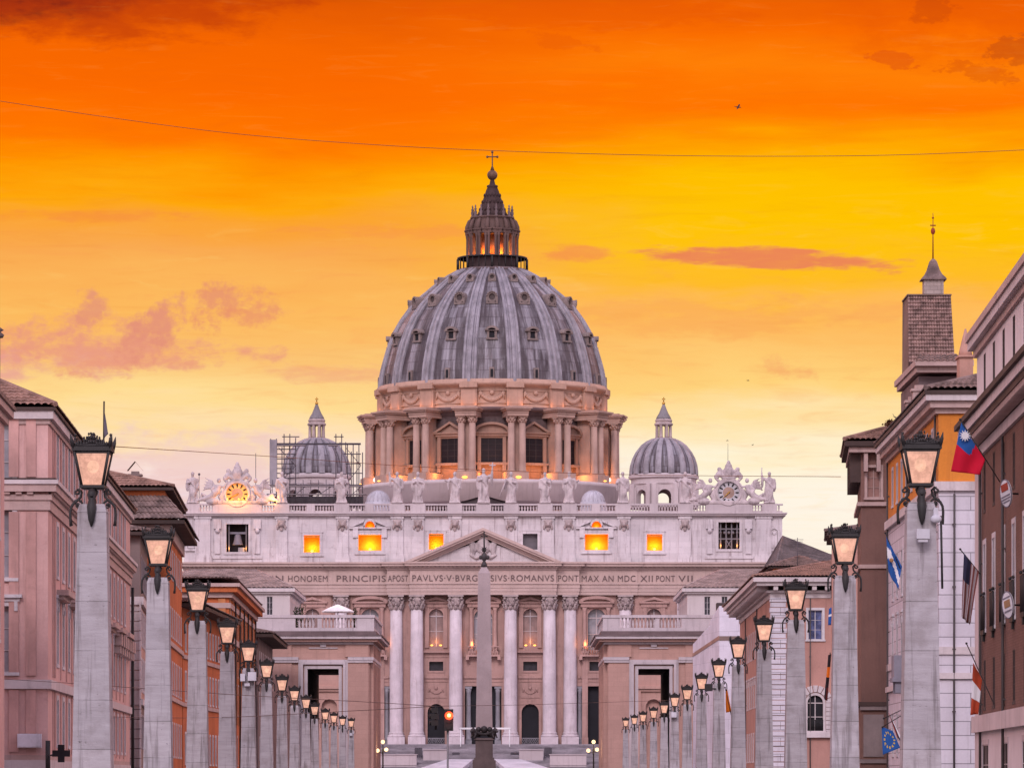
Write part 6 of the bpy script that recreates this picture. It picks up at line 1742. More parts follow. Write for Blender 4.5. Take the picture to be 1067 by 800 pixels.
palK = palazzo('palazzo', 'palace with ochre upper floor over white ashlar, behind the nearest right lamp', fpK, 0, 27, [(0, 21.0, whiteK), (21.0, 26.6, orangeK)],
        {0: [(22.2, 1.2, 2.6, 'shutter', winw, glassl, uK), (15.2, 1.2, 3.2, 'plain', winw, glassd, uK), (10.4, 1.2, 3.0, 'hood', winw, glassd, uK), (3.6, 1.3, 3.0, 'plain', winw, glassd, uK)], 1: []},
        [('string_course', .28, 20.6, 21.2, trimw), ('string_course', .2, 8.3, 8.7, trimw), ('string_course', .14, 9.9, 10.4, trimw), ('cornice', .22, 25.65, 26.0, trimp), ('cornice', .6, 26.0, 26.45, trimp), ('cornice', .9, 26.45, 26.85, trimw), ('gutter', 1.0, 26.85, 27.1, soff)], roofK, 'buildings along the right side of the street', street=0)
for u in uK[::2]:
    pass
mb = MB(); u = uK[3]; mb.box(u - 1.3, u + 1.3, -1.1, .01, 8.7, 9.0); mb.box(u - 1.2, u + 1.2, -1.0, -.9, 9.0, 10.6)
for q in (-1, 1): mb.box(u + q * 1.2 - .08, u + q * 1.2 + .08, -1.0, .01, 9.0, 10.6); mb.box(u + q * .9 - .15, u + q * .9 + .15, -.9, .01, 7.9, 8.7)
build('balcony', mb, mat('balcony_grey', (.24, .23, .28), streak=.2), palK, plK.M)

# --- the tiled bell tower
TD = 345.0
tw = thing('church_tower', 'bell tower with steep tiled flank, small cupola and a cross on a tall rod', 'tower', (X(968, TD), TD + 3, 0))
def ZT(y): return Z(y, TD)
x0, x1 = X(946.5, TD), X(994.5, TD); xt0, xt1 = X(947.5, TD), X(992.5, TD)
mb = MB(); mb.box(x0 + .2, x1 - .2, TD + .5, TD + 7, 0, ZT(375)); build('body', mb, darkst, tw)
mb = MB(); roof_plane(mb, (x0, TD - .3, ZT(378)), (x1, TD - .3, ZT(378)), (xt0, TD + 1.4, ZT(306)), (xt1, TD + 1.4, ZT(306)), .21, .30, .07); build('tiled_flank', mb, mat('spire_tiles', (.25, .155, .135), var=.55, scale=2.2, streak=0, dirt=(.06, .035, .03), dirtamt=.6), tw)
mb = MB(); v = [(x0 + .1, TD, 18), (x0 + .1, TD + 6.5, 18), (xt0 + .05, TD + 6, ZT(306)), (xt0 + .05, TD + 1.5, ZT(306))]; mb.poly(v); mb.poly([(x1 - (p[0] - x0), p[1], p[2]) for p in v]); mb.poly(((x0, TD + 6.5, 18), (x1, TD + 6.5, 18), (xt1, TD + 6, ZT(306)), (xt0, TD + 6, ZT(306))))
mb.box(xt0 - .05, xt1 + .05, TD + 1.2, TD + 6.1, ZT(306), ZT(304.6)); build('gable_side', mb, mat('tower_stucco', (.22, .145, .125), streak=.4), tw)
xa, xb = X(966.5, TD), X(987, TD); yc = TD + 3.6; h = (xb - xa) / 2; xm = (xa + xb) / 2
mb = MB(); mb.box(xa, xb, yc - h, yc + h, ZT(306), ZT(287)); build('cupola_drum', mb, mat('tower_pale', (.36, .29, .27), streak=.4, brick=(.6, .3, .02, .3, .1)), tw)
mb = MB(); 
for (a, za), (b, zb_) in zip(((1.3, 287), (1.22, 285), (.86, 281), (.62, 276), (.48, 271), (.36, 267)), ((1.22, 285), (.86, 281), (.62, 276), (.48, 271), (.36, 267), (.10, 264))):
    mb.box(xm - h * a, xm + h * a, yc - h * a, yc + h * a, ZT(za), ZT(zb_), h * (a - b), h * (a - b))
build('cupola_roof', mb, tiled, tw)
mb = MB(); mb.tube([(xm, yc, ZT(265)), (xm, yc, ZT(216))], [.06, .025], 5); mb.tube([(xm - .22, yc, ZT(229)), (xm + .22, yc, ZT(229))], .05, 5); mb.ball((xm, yc, ZT(235)), .18, 8, (1, .5, 1.6)); mb.ball((xm, yc, ZT(221)), .09, 6)
build('cross', mb, mat('rust_iron', (.26, .035, .012), rough=.6, streak=0), tw)

# --- J: narrow brown house with bracketed eave
Ja = (X(893.5, 366), 366.0); Jb = (X(897, 350), 350.0)
fpJ = [Ja, Jb, (44, 350), (44, 366)]
fJ = Plane(Jb, (44, 350)); 
def roofJ(t):
    e = offset(fpJ, 1.35)
    hip(t, fpJ, 1.35, 28.4, ((35.0, 359.5, 30.9), (34.4, 358, 30.9)) if False else ((33.0, 359, 30.6), (33.0, 356.5, 30.6)), tilem)
    build('eave', solid(offset(fpJ, 1.3), 27.95, 28.35), soff, t); build('eave_moulding', solid(offset(fpJ, .95), 27.5, 27.9), trimp, t)
    for k in range(9):
        mb = MB(); u = .2 + k * 1.0; mb.prism_y([(u, 26.0), (u + .3, 26.0), (u + .3, 27.45), (u, 27.45)], -.75, .02); build('bracket', mb, trimp, t, fJ.M)
    pj = Plane(fpJ[0], fpJ[1])
    for k in range(15):
        mb = MB(); u = .2 + k * 1.1; mb.prism_y([(u, 25.2), (u + .35, 25.2), (u + .35, 27.45), (u, 27.45)], -.85, .02); build('bracket', mb, soff, t, pj.M)
    mb = MB(); mb.box(.3, 2.0, -.16, .01, 4.4, 7.6) if False else None
    z = (Z(788, 350), Z(744, 350)); mb.box(.2, 1.8, -.10, .01, z[0], z[1]); mb.box(-.1, 2.2, -.25, .01, z[1] + .35, z[1] + .8); mb.box(-.1, 2.2, -.2, .01, z[0] - .5, z[0] - .2); build('framed_panel', mb, mat('panel_stone', (.21, .165, .165), streak=.3), t, fJ.M)
uw = fJ.at(910.5)
palazzo('house', 'narrow brown house with bracketed tiled eave, right of the second right lamp', fpJ, 0, 28, [(0, 28.0, brownJ)],
        {1: [(Z(518, 350), 1.05, Z(487, 350) - Z(518, 350), 'plain', trimp, mat('rose_blind', (.30, .17, .15), streak=.3), [uw])]},
        [('string_course', .3, Z(527, 350), Z(523, 350), trimp), ('string_course', .18, Z(592, 350), Z(588, 350), trimp), ('string_course', .35, Z(735, 350), Z(731, 350), soff)], roofJ, 'buildings along the right side of the street')

# --- M2: low tiled house behind the second lamp
fpM = [(X(866.5, 436), 436), (X(867, 420), 420), (50, 420), (50, 436)]
palazzo('house', 'low rose house with a dark tiled eave showing just behind the second right lamp', fpM, 0, 25, [(0, 24.8, pinkI)], {1: [(18, 1.2, 2.6, 'plain', winw, glassl, [4])]}, [('eave', .5, 24.8, 25.2, soff)],
        lambda t: hip(t, fpM, .7, 25.2, ((41, 431, 26.9), (41, 426, 26.9)), tiled), 'buildings along the right side of the street')

# --- I: rose palace with quoins
Ia = (X(771, 584), 584.0); Ib = (X(803.5, 500), 500.0)
fpI = [Ia, Ib, (58, 500), (58, 584)]
plI = Plane(Ia, Ib); fI = Plane(Ib, (58, 500)); uI = span(3, plI.L - 3, 14)
ui = [fI.at(849.5), fI.at(880), fI.at(905)]
def roofI(t):
    hip(t, fpI, 2.2, 24.5, ((47, 556, 28.2), (41.5, 528, 28.2)), tilem)
    mb = MB()
    for k in range(40):
        z = .3 + k * .58
        if z > 22.4: break
        mb.box(-.06, 1.9 if k % 2 else 1.65, -.16 if k % 2 else -.06, .01, z, z + .5)
    build('quoin', mb, whiteK, t, fI.M)
    mb = MB()
    for k in range(40):
        z = .3 + k * .58
        if z > 22.4: break
        mb.box(plI.L - 1.8, plI.L + .16, -.14 if k % 2 else -.06, .01, z, z + .5)
    build('quoin', mb, whiteK, t, plI.M)
    for pl, L_ in ((fI, fI.L), (plI, plI.L)):
        mb = MB(); n = int(L_ / 1.45); mb.box(0, .5, -1.5, -.2, 23.05, 23.55); bme = mb.mesh('bracket', trimw)
        for k in range(n if pl is plI else 12): put('bracket', bme, t, pl.M @ Matrix.Translation((k * 1.45 + .2, 0, 0)))
palI = palazzo('palazzo', 'rose pink palace with white quoins, hipped tile roof and an arched window', fpI, 0, 24, [(0, 23.0, pinkI)],
        {0: [(16.6, 1.3, 3.0, 'plain', winw, glassd, uI), (10.6, 1.3, 3.0, 'hood', winw, glassd, uI), (4.0, 1.4, 3.2, 'plain', winw, glassd, uI)],
         1: [(Z(666, 500), 1.55, Z(635.5, 500) - Z(666, 500), 'plain', winw, mat('blue_reflecting_pane', (.10, .12, .26), var=.6, scale=1.2, streak=.5, dirt=(.03, .03, .06), rough=.25), ui), (Z(761, 500), 1.75, Z(724, 500) - Z(761, 500), 'arch', trimw, darkin, ui, .87)]},  # blue reflection is painted into the upper pane's colour
        [('frieze', .12, 22.2, 22.8, trimw), ('cornice', .5, 22.8, 23.05, trimw), ('cornice', 1.7, 23.55, 23.95, trimw), ('cornice', 2.1, 23.95, 24.45, trimw)], roofI, 'buildings along the right side of the street', street=0)
mb = MB(); u = ui[0]
zs = Z(724, 500) - .87
for k in range(9):
    a0, a1 = math.pi * k / 9 + .03, math.pi * (k + 1) / 9 - .03
    p = [(u - rr * math.cos(a), zs + rr * math.sin(a)) for rr, a in ((1.25, a0), (1.25, a1), (2.0, a1), (2.0, a0))]; mb.prism_y(p[::-1] if False else [p[3], p[2], p[1], p[0]], -.2, .01)
for k in range(8): mb.box(u + 1.2, u + 2.0 + .15 * (k % 2), -.2, .01, zs - .5 * (k + 1) + .06, zs - .5 * k)
mb.box(u - 1.3, u + 2.6, -.5, .01, Z(768, 500), Z(762.5, 500))
build('arch_surround', mb, trimw, palI, fI.M)
mb = MB()
for k in range(13): mb.tube([(u - .85 + 1.7 * k / 12, -.1, Z(761, 500)), (u - .85 + 1.7 * k / 12, -.1, Z(750, 500))], .045, 4)
mb.tube([(u - .9, -.1, Z(750, 500)), (u + .9, -.1, Z(750, 500))], .06, 4); build('window_railing', mb, iron, palI, fI.M)

# --- H: white stepped building
HD = 606.0
ha, hb = (X(722.0, 632), 632.0), (X(749.5, HD), HD)
fpH = [ha, hb, (X(776, HD), HD), (X(776, HD) + 2, 640)]
whm = mat('white_sheeting', (.66, .63, .72), var=.12, scale=.3, streak=.4, dirt=(.40, .37, .45), dirtamt=.35, bump=.4, bscale=.9, brick=(2.6, 2.0, .03, .22, .05))
th = thing('wrapped_building', 'building wrapped in white sheeting with a brown band, stepping up beside the right gateway', 'building', (X(750, HD), HD + 10, 0), 'buildings along the right side of the street')
plH = Plane(ha, hb); zt = Z(631, HD); zs_ = Z(660, 620)
mb = MB(); um = plH.L * .66
mb.prism_y([(0, 0), (plH.L, 0), (plH.L, zt), (um, zt - 1.7), (um, Z(650, 612)), (0, Z(671, 632))], 0, .5); build('side_sheeting', mb, whm, th, plH.M)
fH = Plane(hb, (X(776, HD), HD)); mb = MB(); mb.box(.02, fH.L, .0, .5, 0, zt); build('front_sheeting', mb, whm, th, fH.M)
mb = MB(); mb.prism_y([(0, Z(684, 632)), (plH.L, Z(666, HD)), (plH.L, Z(662, HD)), (0, Z(680.5, 632))], -.06, .003); mb2 = mb; build('band', mb, mat('brown_band', (.34, .21, .17), streak=.2), th, plH.M)
mb = MB(); mb.box(0, fH.L, -.06, .003, Z(667, HD), Z(662.4, HD)); build('band', mb, mat('dark_band', (.20, .145, .13), streak=.2), th, fH.M)
mb = MB(); mb.box(X(751, HD), X(768, HD), HD + 4, HD + 26, 0, zt - 1.0); mb.box(X(748, HD), X(757, HD), HD + 3, HD + 6, zt - .5, zt + .55); build('core', mb, mat('core_dark', (.08, .06, .06), streak=0), th)

# --- the two gateway buildings (propylaea)
GD = 650.0
def ZG(y): return Z(y, GD)
def gateway(q):
    """q=-1 left, +1 right; mirrored about the street axis"""
    mx = (lambda p: p) if q < 0 else (lambda p: 1018.0 - p)
    xi, xo = X(mx(385.0), GD), X(mx(230.0), GD)
    xa, xb = min(xi, xo), max(xi, xo)
    t = thing('gateway_building', ('rose stone gateway building with square portal, left, a white umbrella on its terrace' if q < 0 else 'rose stone gateway building with square portal, right, partly hidden by white sheeting'), 'building', ((xa + xb) / 2, GD + 20, 0), 'gateway buildings flanking the street end')
    Lm = xb - xa; pl = Plane((xa, GD), (xb, GD)); M = pl.M
    DEP = 38.0
    o0, o1 = sorted((X(mx(320.5), GD) - xa, X(mx(353), GD) - xa)); zo = ZG(696.5); zt = ZG(661.5)
    mb = MB(); wall_mesh(mb, 0, Lm, 0, zt, [(o0, o1, .02, zo)], DEP)
    build('front_wall', mb, brickP, t, M)
    mb = MB(); wall_mesh(mb, 0, Lm, 0, zt, [(o0 + .003, o1 - .003, .02, zo - .003)], .01)
    build('rear_wall', mb, brickP, t, M @ Matrix.Translation((0, DEP, 0)))
    # near-black sheets: shade of the deep passage put into their colour
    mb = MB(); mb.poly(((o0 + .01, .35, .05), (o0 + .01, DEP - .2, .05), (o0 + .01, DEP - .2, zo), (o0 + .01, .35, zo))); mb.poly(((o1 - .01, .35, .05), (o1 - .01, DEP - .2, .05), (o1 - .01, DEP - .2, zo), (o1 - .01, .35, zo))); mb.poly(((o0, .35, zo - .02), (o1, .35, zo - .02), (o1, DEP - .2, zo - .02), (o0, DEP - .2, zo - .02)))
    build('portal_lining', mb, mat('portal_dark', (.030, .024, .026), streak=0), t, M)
    # street side, stepped pilasters
    sp = Plane((xb, GD), (xb, GD + DEP)) if q < 0 else Plane((xa, GD + DEP), (xa, GD))
    mb = MB(); wall_mesh(mb, 0, DEP, 0, zt, []); 
    for k in range(6): u = 1 + k * 6.6; mb.box(u, u + 2.6, -.55, .01, 0, zt - 1.2)
    build('side_wall', mb, brickP, t, sp.M)
    fo = Plane((xa, GD + DEP), (xa, GD)) if q < 0 else Plane((xb, GD), (xb, GD + DEP)); mb = MB(); wall_mesh(mb, 0, DEP, 0, zt, []); build('side_wall', mb, brickP, t, fo.M)
    fp = [(xa, GD), (xb, GD), (xb, GD + DEP), (xa, GD + DEP)]
    for nm, o, a, b, m in (('string_course', .5, ZG(690), ZG(687.6), propw), ('string_course', .62, ZG(687.6), ZG(684.3), propw), ('cornice', .55, ZG(671), ZG(668.5), propw), ('cornice', 1.2, ZG(668.5), ZG(665.5), brickP), ('cornice', 1.75, ZG(665.5), ZG(662.6), propw), ('cornice', 1.9, ZG(662.6), ZG(661.2), darkst)):
        if nm == 'string_course':
            # interrupted by the portal frame: thin bands left and right
            mb = MB(); a0, a1 = o0 - 9.5 * GD / F, o1 + 9.5 * GD / F
            mb.box(-o if q > 0 else 0, a0, -o, .01, a, b); mb.box(a1, Lm + (o if q < 0 else 0), -o, .01, a, b)
            build(nm, mb, m, t, M)
            mb = MB(); mb.box(.02, DEP, -o, .01, a, b) if q < 0 else mb.box(0, DEP - .02, -o, .01, a, b); build(nm, mb, m, t, sp.M)
        else: build(nm, solid(offset(fp, o), a, b), m, t)
    # front pilaster strips, portal frame, panel
    sx = GD / F
    mb = MB()
    for p, w_ in ((379, 5), (367, 7), (297, 7), (286, 4)):
        a, b = sorted((X(mx(p + w_), GD) - xa, X(mx(p - w_), GD) - xa)); mb.box(a, min(b, Lm - .02), -.28, .01, 0, ZG(690))
        mb.box(a, min(b, Lm - .02), -.28, .01, ZG(684), ZG(671))
    build('pilaster', mb, brickP, t, M)
    mb = MB()
    for w_, y in ((9.5, -.35), (7.2, -.62), (3.2, -.25)):
        w2 = w_ * sx
        if w_ == 3.2: w2 = 3.2 * sx
        for a, b in ((o0 - w2, o0 - (0 if w_ == 3.2 else w2 - 2.6 * sx)), (o1 + (0 if w_ == 3.2 else w2 - 2.6 * sx), o1 + w2)): mb.box(a, b, y, .01, 0, zo + w2)
        mb.box(o0 - w2, o1 + w2, y + .003, .012, zo + (0 if w_ == 3.2 else w2 - 2.6 * sx), zo + w2)
    build('portal_frame', mb, propw, t, M)
    mb = MB(); mc = (o0 + o1) / 2; mb.box(mc - 15 * sx, mc + 15 * sx, -.2, .01, ZG(675.5), ZG(674.2)); mb.box(mc - 3 * sx, mc + 3 * sx, -.4, .01, ZG(673.5), ZG(668.7))
    build('frieze_panel', mb, propw, t, M)
    # terrace and balustrade
    tz = ZG(661); build('terrace', solid(offset(fp, 1.0), ZG(661.1), ZG(657.4)), darkst, t)
    z0, z1 = ZG(657.4), ZG(640.6)
    mb = MB(); e = offset(fp, .7)
    fx0, fx1 = e[0][0], e[1][0]
    solid_px = sorted([tuple(sorted((mx(a), mx(b)))) for a, b in ((392, 372), (335.5, 331), (308, 200))])
    mb.box(fx0, fx1, GD - .7, GD + .1, z0, z0 + .5); mb.box(fx0 - .1, fx1 + .1, GD - .8, GD + .2, z1 - .42, z1)
    xs0, xs1 = (e[1][0] - .8, e[1][0]) if q < 0 else (e[0][0], e[0][0] + .8)
    mb.box(xs0, xs1, GD + .12, GD + DEP, z0, z0 + .5); mb.box(xs0 - .1, xs1 + .1, GD + .22, GD + DEP, z1 - .42, z1)
    for a, b in solid_px: mb.box(max(X(a, GD), fx0), min(X(b, GD), fx1), GD - .65, GD + .05, z0 + .5, z1 - .42)
    x = fx0 + .3; hb = z1 - .42 - z0 - .5
    while x < fx1 - .2:
        p = 533.5 + x * F / GD
        if not any(a - .5 < p < b + .5 for a, b in solid_px): mb.lathe([(.14, z0 + .5), (.10, z0 + .62), (.21, z0 + .5 + hb * .38), (.09, z0 + .5 + hb * .78), (.15, z1 - .42)], 7, (x, GD - .3))
        x += .52
    y = GD + 1.2
    while y < GD + DEP - 1:
        mb.lathe([(.14, z0 + .5), (.10, z0 + .62), (.21, z0 + .5 + hb * .38), (.09, z0 + .5 + hb * .78), (.15, z1 - .42)], 6, ((xs0 + xs1) / 2, y)); y += .6
    for k in range(5): yy = GD + 7 + k * 7.4; mb.box(xs0, xs1, yy, yy + 1.4, z0 + .5, z1 - .42)
    build('balustrade', mb, propw, t)
    # flank windows low on the street side
    return t
gw1 = gateway(-1); gw2 = gateway(1)

# umbrella and potted shrubs on the left terrace
ud = 658.0; ux = X(352, ud)
um_ = thing('umbrella', 'open white parasol on the balustraded terrace of the left gateway building', 'umbrella', (ux, ud, Z(657.4, GD)))
mb = MB(); mb.lathe([(2.35, Z(637.8, ud)), (2.4, Z(636.6, ud)), (1.3, Z(632.8, ud)), (.1, Z(629.5, ud))], 8, (ux, ud), smooth=False); build('canopy', mb, mat('white_canvas', (.80, .77, .78), streak=0), um_)
mb = MB(); mb.tube([(ux, ud, Z(657.4, GD)), (ux, ud, Z(630, ud))], .06, 6); mb.box(ux - .5, ux + .5, ud - .5, ud + .5, Z(657.4, GD), Z(657.4, GD) + .12); build('pole', mb, iron, um_)
leafm = mat('dark_leaf', (.035, .05, .02), var=.5, scale=2, streak=0, dirtamt=0)
def shrub(px_, dd_, ztop_, zb_, w_, label, seed):
    rnd = random.Random(seed); x = X(px_, dd_)
    t = thing('potted_shrub', label, 'shrub', (x, dd_, zb_), 'potted shrubs on the left terrace')
    mb = MB(); mb.lathe([(.32, zb_), (.42, zb_ + .6), (.46, zb_ + .62), (.46, zb_ + .7), (.3, zb_ + .68)], 10, (x, dd_)); build('pot', mb, mat('terracotta', (.30, .12, .07), streak=0), t)
    mb = MB(); mb.tube([(x, dd_, zb_ + .5), (x + .05, dd_, ztop_ - w_)], .06, 5); build('stem', mb, soff, t)
    mb = MB(); h_ = (ztop_ - zb_ - .6)
    for k in range(420):
        a = rnd.random() * 6.28; v_ = rnd.random(); rr = w_ * math.sqrt(rnd.random()) * (1 - .55 * v_) * (.8 + .4 * math.sin(a * 3 + seed))
        p = Vector((x + rr * math.cos(a), dd_ + rr * math.sin(a), zb_ + .7 + h_ * v_ * (1.0 + .12 * math.sin(a * 2 + seed)))); d1 = Vector((rnd.uniform(-1, 1), rnd.uniform(-1, 1), rnd.uniform(-1, 1))).normalized() * .16; d2 = d1.cross(Vector((rnd.random(), rnd.random(), 1))).normalized() * .07
        mb.poly((p - d1, p + d2, p + d1, p - d2))
    build('foliage', mb, leafm, t)
zt_ = Z(657.4, GD)
for i, (p, y, w_) in enumerate(((308.5, 634.5, 1.0), (314.5, 632.5, 1.1), (369.5, 634, .7))):
    shrub(p, 657 if i < 2 else 663, Z(y, 657), zt_, w_, ['dark potted shrub furthest left on the left gateway terrace', 'taller dark potted shrub between the parasol and the pale wing building', 'small dark potted shrub just right of the white parasol'][i], i)

# --- pale end wings with tiled roofs either side of the church front
WD = 760.0
wingm = mat('wing_stucco', (.56, .49, .50), var=.08, scale=.15, streak=.3, dirt=(.25, .20, .20), dirtamt=.2)
for q in (-1, 1):
    mx = (lambda p: p) if q < 0 else (lambda p: 1018.0 - p)
    xi, xo = X(mx(302), WD), X(mx(140), WD); xa, xb = min(xi, xo), max(xi, xo)
    fp = [(xa, WD), (xb, WD), (xb, WD + 40), (xa, WD + 40)]
    t = thing('wing_building', 'low pale wing with tile roof, ' + ('behind the terrace with the parasol' if q < 0 else 'behind the rose palace and white sheeting'), 'building', ((xa + xb) / 2, WD + 20, 2.5), 'pale wings beside the church front')
    ze = Z(618.5, WD)
    pf = Plane(fp[0], fp[1]); ug = [pf.at(mx(281)), pf.at(mx(263)), pf.at(mx(240))]
    for k in range(4):
        pl = Plane(fp[k], fp[(k + 1) % 4]); mb = MB()
        us = [(u, 1.0) for u in ug] if k == 0 else ([(u, 1.1) for u in span(3, 38, 8)] if k in (1, 3) else [])
        wall_mesh(mb, 0, pl.L, 2.5, ze, [(u - w_ / 2, u + w_ / 2, ze - 3.6, ze - .45 if k == 0 else ze - 1.2) for u, w_ in us], .3)
        build('wall', mb, wingm, t, pl.M)
        for i, (u, w_) in enumerate(us): add_window(t, pl, u, ze - 3.6, w_, 3.15 if k == 0 else 2.4, 'bareframe', winw, glassd, .3)
    build('cornice', solid(offset(fp, .5), ze, ze + .35), trimw, t); build('cornice', solid(offset(fp, .9), ze + .35, ze + .95), trimw, t)
    zr = Z(594.5, WD + 20)
    xr = X(mx(268), WD + 20)
    far = xa + 8 if q < 0 else xb - 8
    r = ((far, WD + 20, zr), (xr, WD + 20, zr)) if q < 0 else ((xr, WD + 20, zr), (far, WD + 20, zr))
    hip(t, fp, .8, ze + .95, r, mat('pale_tiles', (.33, .245, .235), var=.4, scale=.5, streak=.2, dirtamt=.35), tile=.8)
# rose wall seen through the portals
for q in (-1, 1):
    mx = (lambda p: p) if q < 0 else (lambda p: 1018.0 - p)
    d_ = 735.0; xa, xb = sorted((X(mx(375), d_), X(mx(300), d_)))
    t = thing('arcade_building', 'rose stone building with an arch, glimpsed through the portal of the ' + ('left' if q < 0 else 'right') + ' gateway', 'building', ((xa + xb) / 2, d_ + 8, 2.5), 'buildings behind the gateways')
    pl = Plane((xa, d_), (xb, d_)); c = pl.at(mx(343) if q < 0 else 681); ztop_ = Z(700, d_)
    zt2 = Z(690, d_)
    mb = MB(); wall_mesh(mb, 0, pl.L, 2.5, zt2, [(c - 1.3, c + 1.3, 2.6, Z(728, d_), 1.3)], .8)
    mb.box(0, pl.L, 1.0, 9, 2.5, zt2); build('wall', mb, brickP, t, pl.M)
    mb = MB(); mb.box(0, pl.L, -.7, .01, Z(717.5, d_), Z(714.5, d_)); mb.box(0, pl.L, -.4, .01, Z(720, d_), Z(718, d_)); mb.box(c - 3.4, c - 2.1, -.4, .01, 2.5, Z(720, d_)); mb.box(c + 2.1, c + 3.4, -.4, .01, 2.5, Z(720, d_)); build('cornice', mb, brickP, t, pl.M)

# --- dark roofs far right behind the front
ND = 800.0
fpN = [(X(816, ND), ND), (X(900, ND), ND), (X(900, ND), ND + 50), (X(816, ND), ND + 50)]
t = palazzo('palace_block', 'far palace block with dark grey tiled roof, right of the church front', fpN, 2.5, Z(585, ND), [(2.5, Z(588, ND), wingm)], {}, [('eave', .8, Z(588, ND), Z(585, ND), soff)],
            lambda t: hip(t, fpN, 1.2, Z(585, ND), ((X(819, ND + 10), ND + 20, Z(553, ND)), (X(872, ND + 20), ND + 30, Z(571, ND))), mat('far_tiles', (.15, .12, .125), var=.4, scale=.5, streak=0, dirtamt=.4), tile=.8))
d_ = 640.0
fpP = [(X(806, d_), d_), (X(860, d_), d_), (X(860, d_), d_ + 30), (X(806, d_), d_ + 30)]
palazzo('house', 'house with dark tiled roof and orange wall above the rose palace roof', fpP, 0, Z(597, d_), [(0, Z(592, d_), orangeA)], {}, [('eave', .6, Z(592, d_), Z(590.5, d_), soff)],
        lambda t: hip(t, fpP, 1.0, Z(590.5, d_), ((X(838, d_), d_ + 12, Z(576, d_)), (X(850, d_), d_ + 16, Z(576, d_))), tiled), 'roofs behind the rose palace')
mb = MB(); x = X(831, 600); mb.tube([(x, 600, Z(592, 600)), (x, 600, Z(560, 600))], .05, 5)
for k in range(4): mb.tube([(x - .8 + .1 * k, 600, Z(562 + k * 2.2, 600)), (x + .8 - .1 * k, 600, Z(562 + k * 2.2, 600))], .03, 4)
tag(build('antenna', mb, steel), 'thin television antenna above the rose palace roof', 'antenna')
mb = MB(); x = X(941, 352); z = Z(452, 352); mb.tube([(x, 352, z), (x - .1, 352, Z(436, 352))], .04, 5); mb.tube([(x - .1, 352, Z(437, 352)), (x - .75, 352.2, Z(433.5, 352))], .03, 4); mb.tube([(x - .6, 352, Z(436, 352)), (x - .8, 352.2, Z(431, 352))], .02, 4)
tag(build('antenna', mb, steel), 'crooked little antenna on the roof of the narrow brown house', 'antenna')
rnd = random.Random(5); mb = MB(); lm2 = mat('rust_leaf', (.12, .05, .025), var=.4, scale=3, streak=0, dirtamt=0)
bt = thing('roof_plant', 'reddish bushy plant growing on the roof of the narrow brown house', 'plant', (X(931, 351), 351, 28.4))
for k in range(380):
    p = pt(931 + rnd.gauss(0, 4.0), 441.5 + rnd.gauss(0, 1.6), 351 + rnd.uniform(-.6, .6)); d1 = Vector((rnd.uniform(-1, 1), rnd.uniform(-1, 1), rnd.uniform(-1, 1))).normalized() * .14; d2 = d1.cross(Vector((rnd.random(), .3, 1))).normalized() * .07
    mb.poly((p - d1, p + d2, p + d1, p - d2))
build('foliage', mb, lm2, bt)
mb = MB()
for k in range(9): mb.tube([pt(929 + k * .5, 449, 351), pt(924 + k * 1.8, 441 + rnd.uniform(-1, 2), 351)], [.04, .02], 4)
build('stem', mb, soff, bt)

# rainwater pipes and loose wires on the fronts
pipe_m = mat('pipe_grey', (.09, .075, .075), streak=.2)
for t_, pl_, us_, z_ in ((palK, plK, (1.2, plK.L - 1.0, plK.L * .45), 25.6), (palK, fK, (1.0, 6.5), 20.4), (palI, fI, (4.4,), 22.2), (palI, plI, (20, 52), 22.2), (palL, plL, (4.2, 20.0), 19.2), (palA, fA, (fA.L - 6.2,), 17.8)):
    for u_ in us_:
        mb = MB(); mb.tube([(u_, -.14, 0), (u_, -.14, z_ * .5), (u_ + .02, -.16, z_)], .075, 6)
        for k in range(5): mb.box(u_ - .11, u_ + .11, -.2, .0, z_ * (k + .5) / 5, z_ * (k + .5) / 5 + .09)
        build('downpipe', mb, pipe_m, t_, pl_.M)
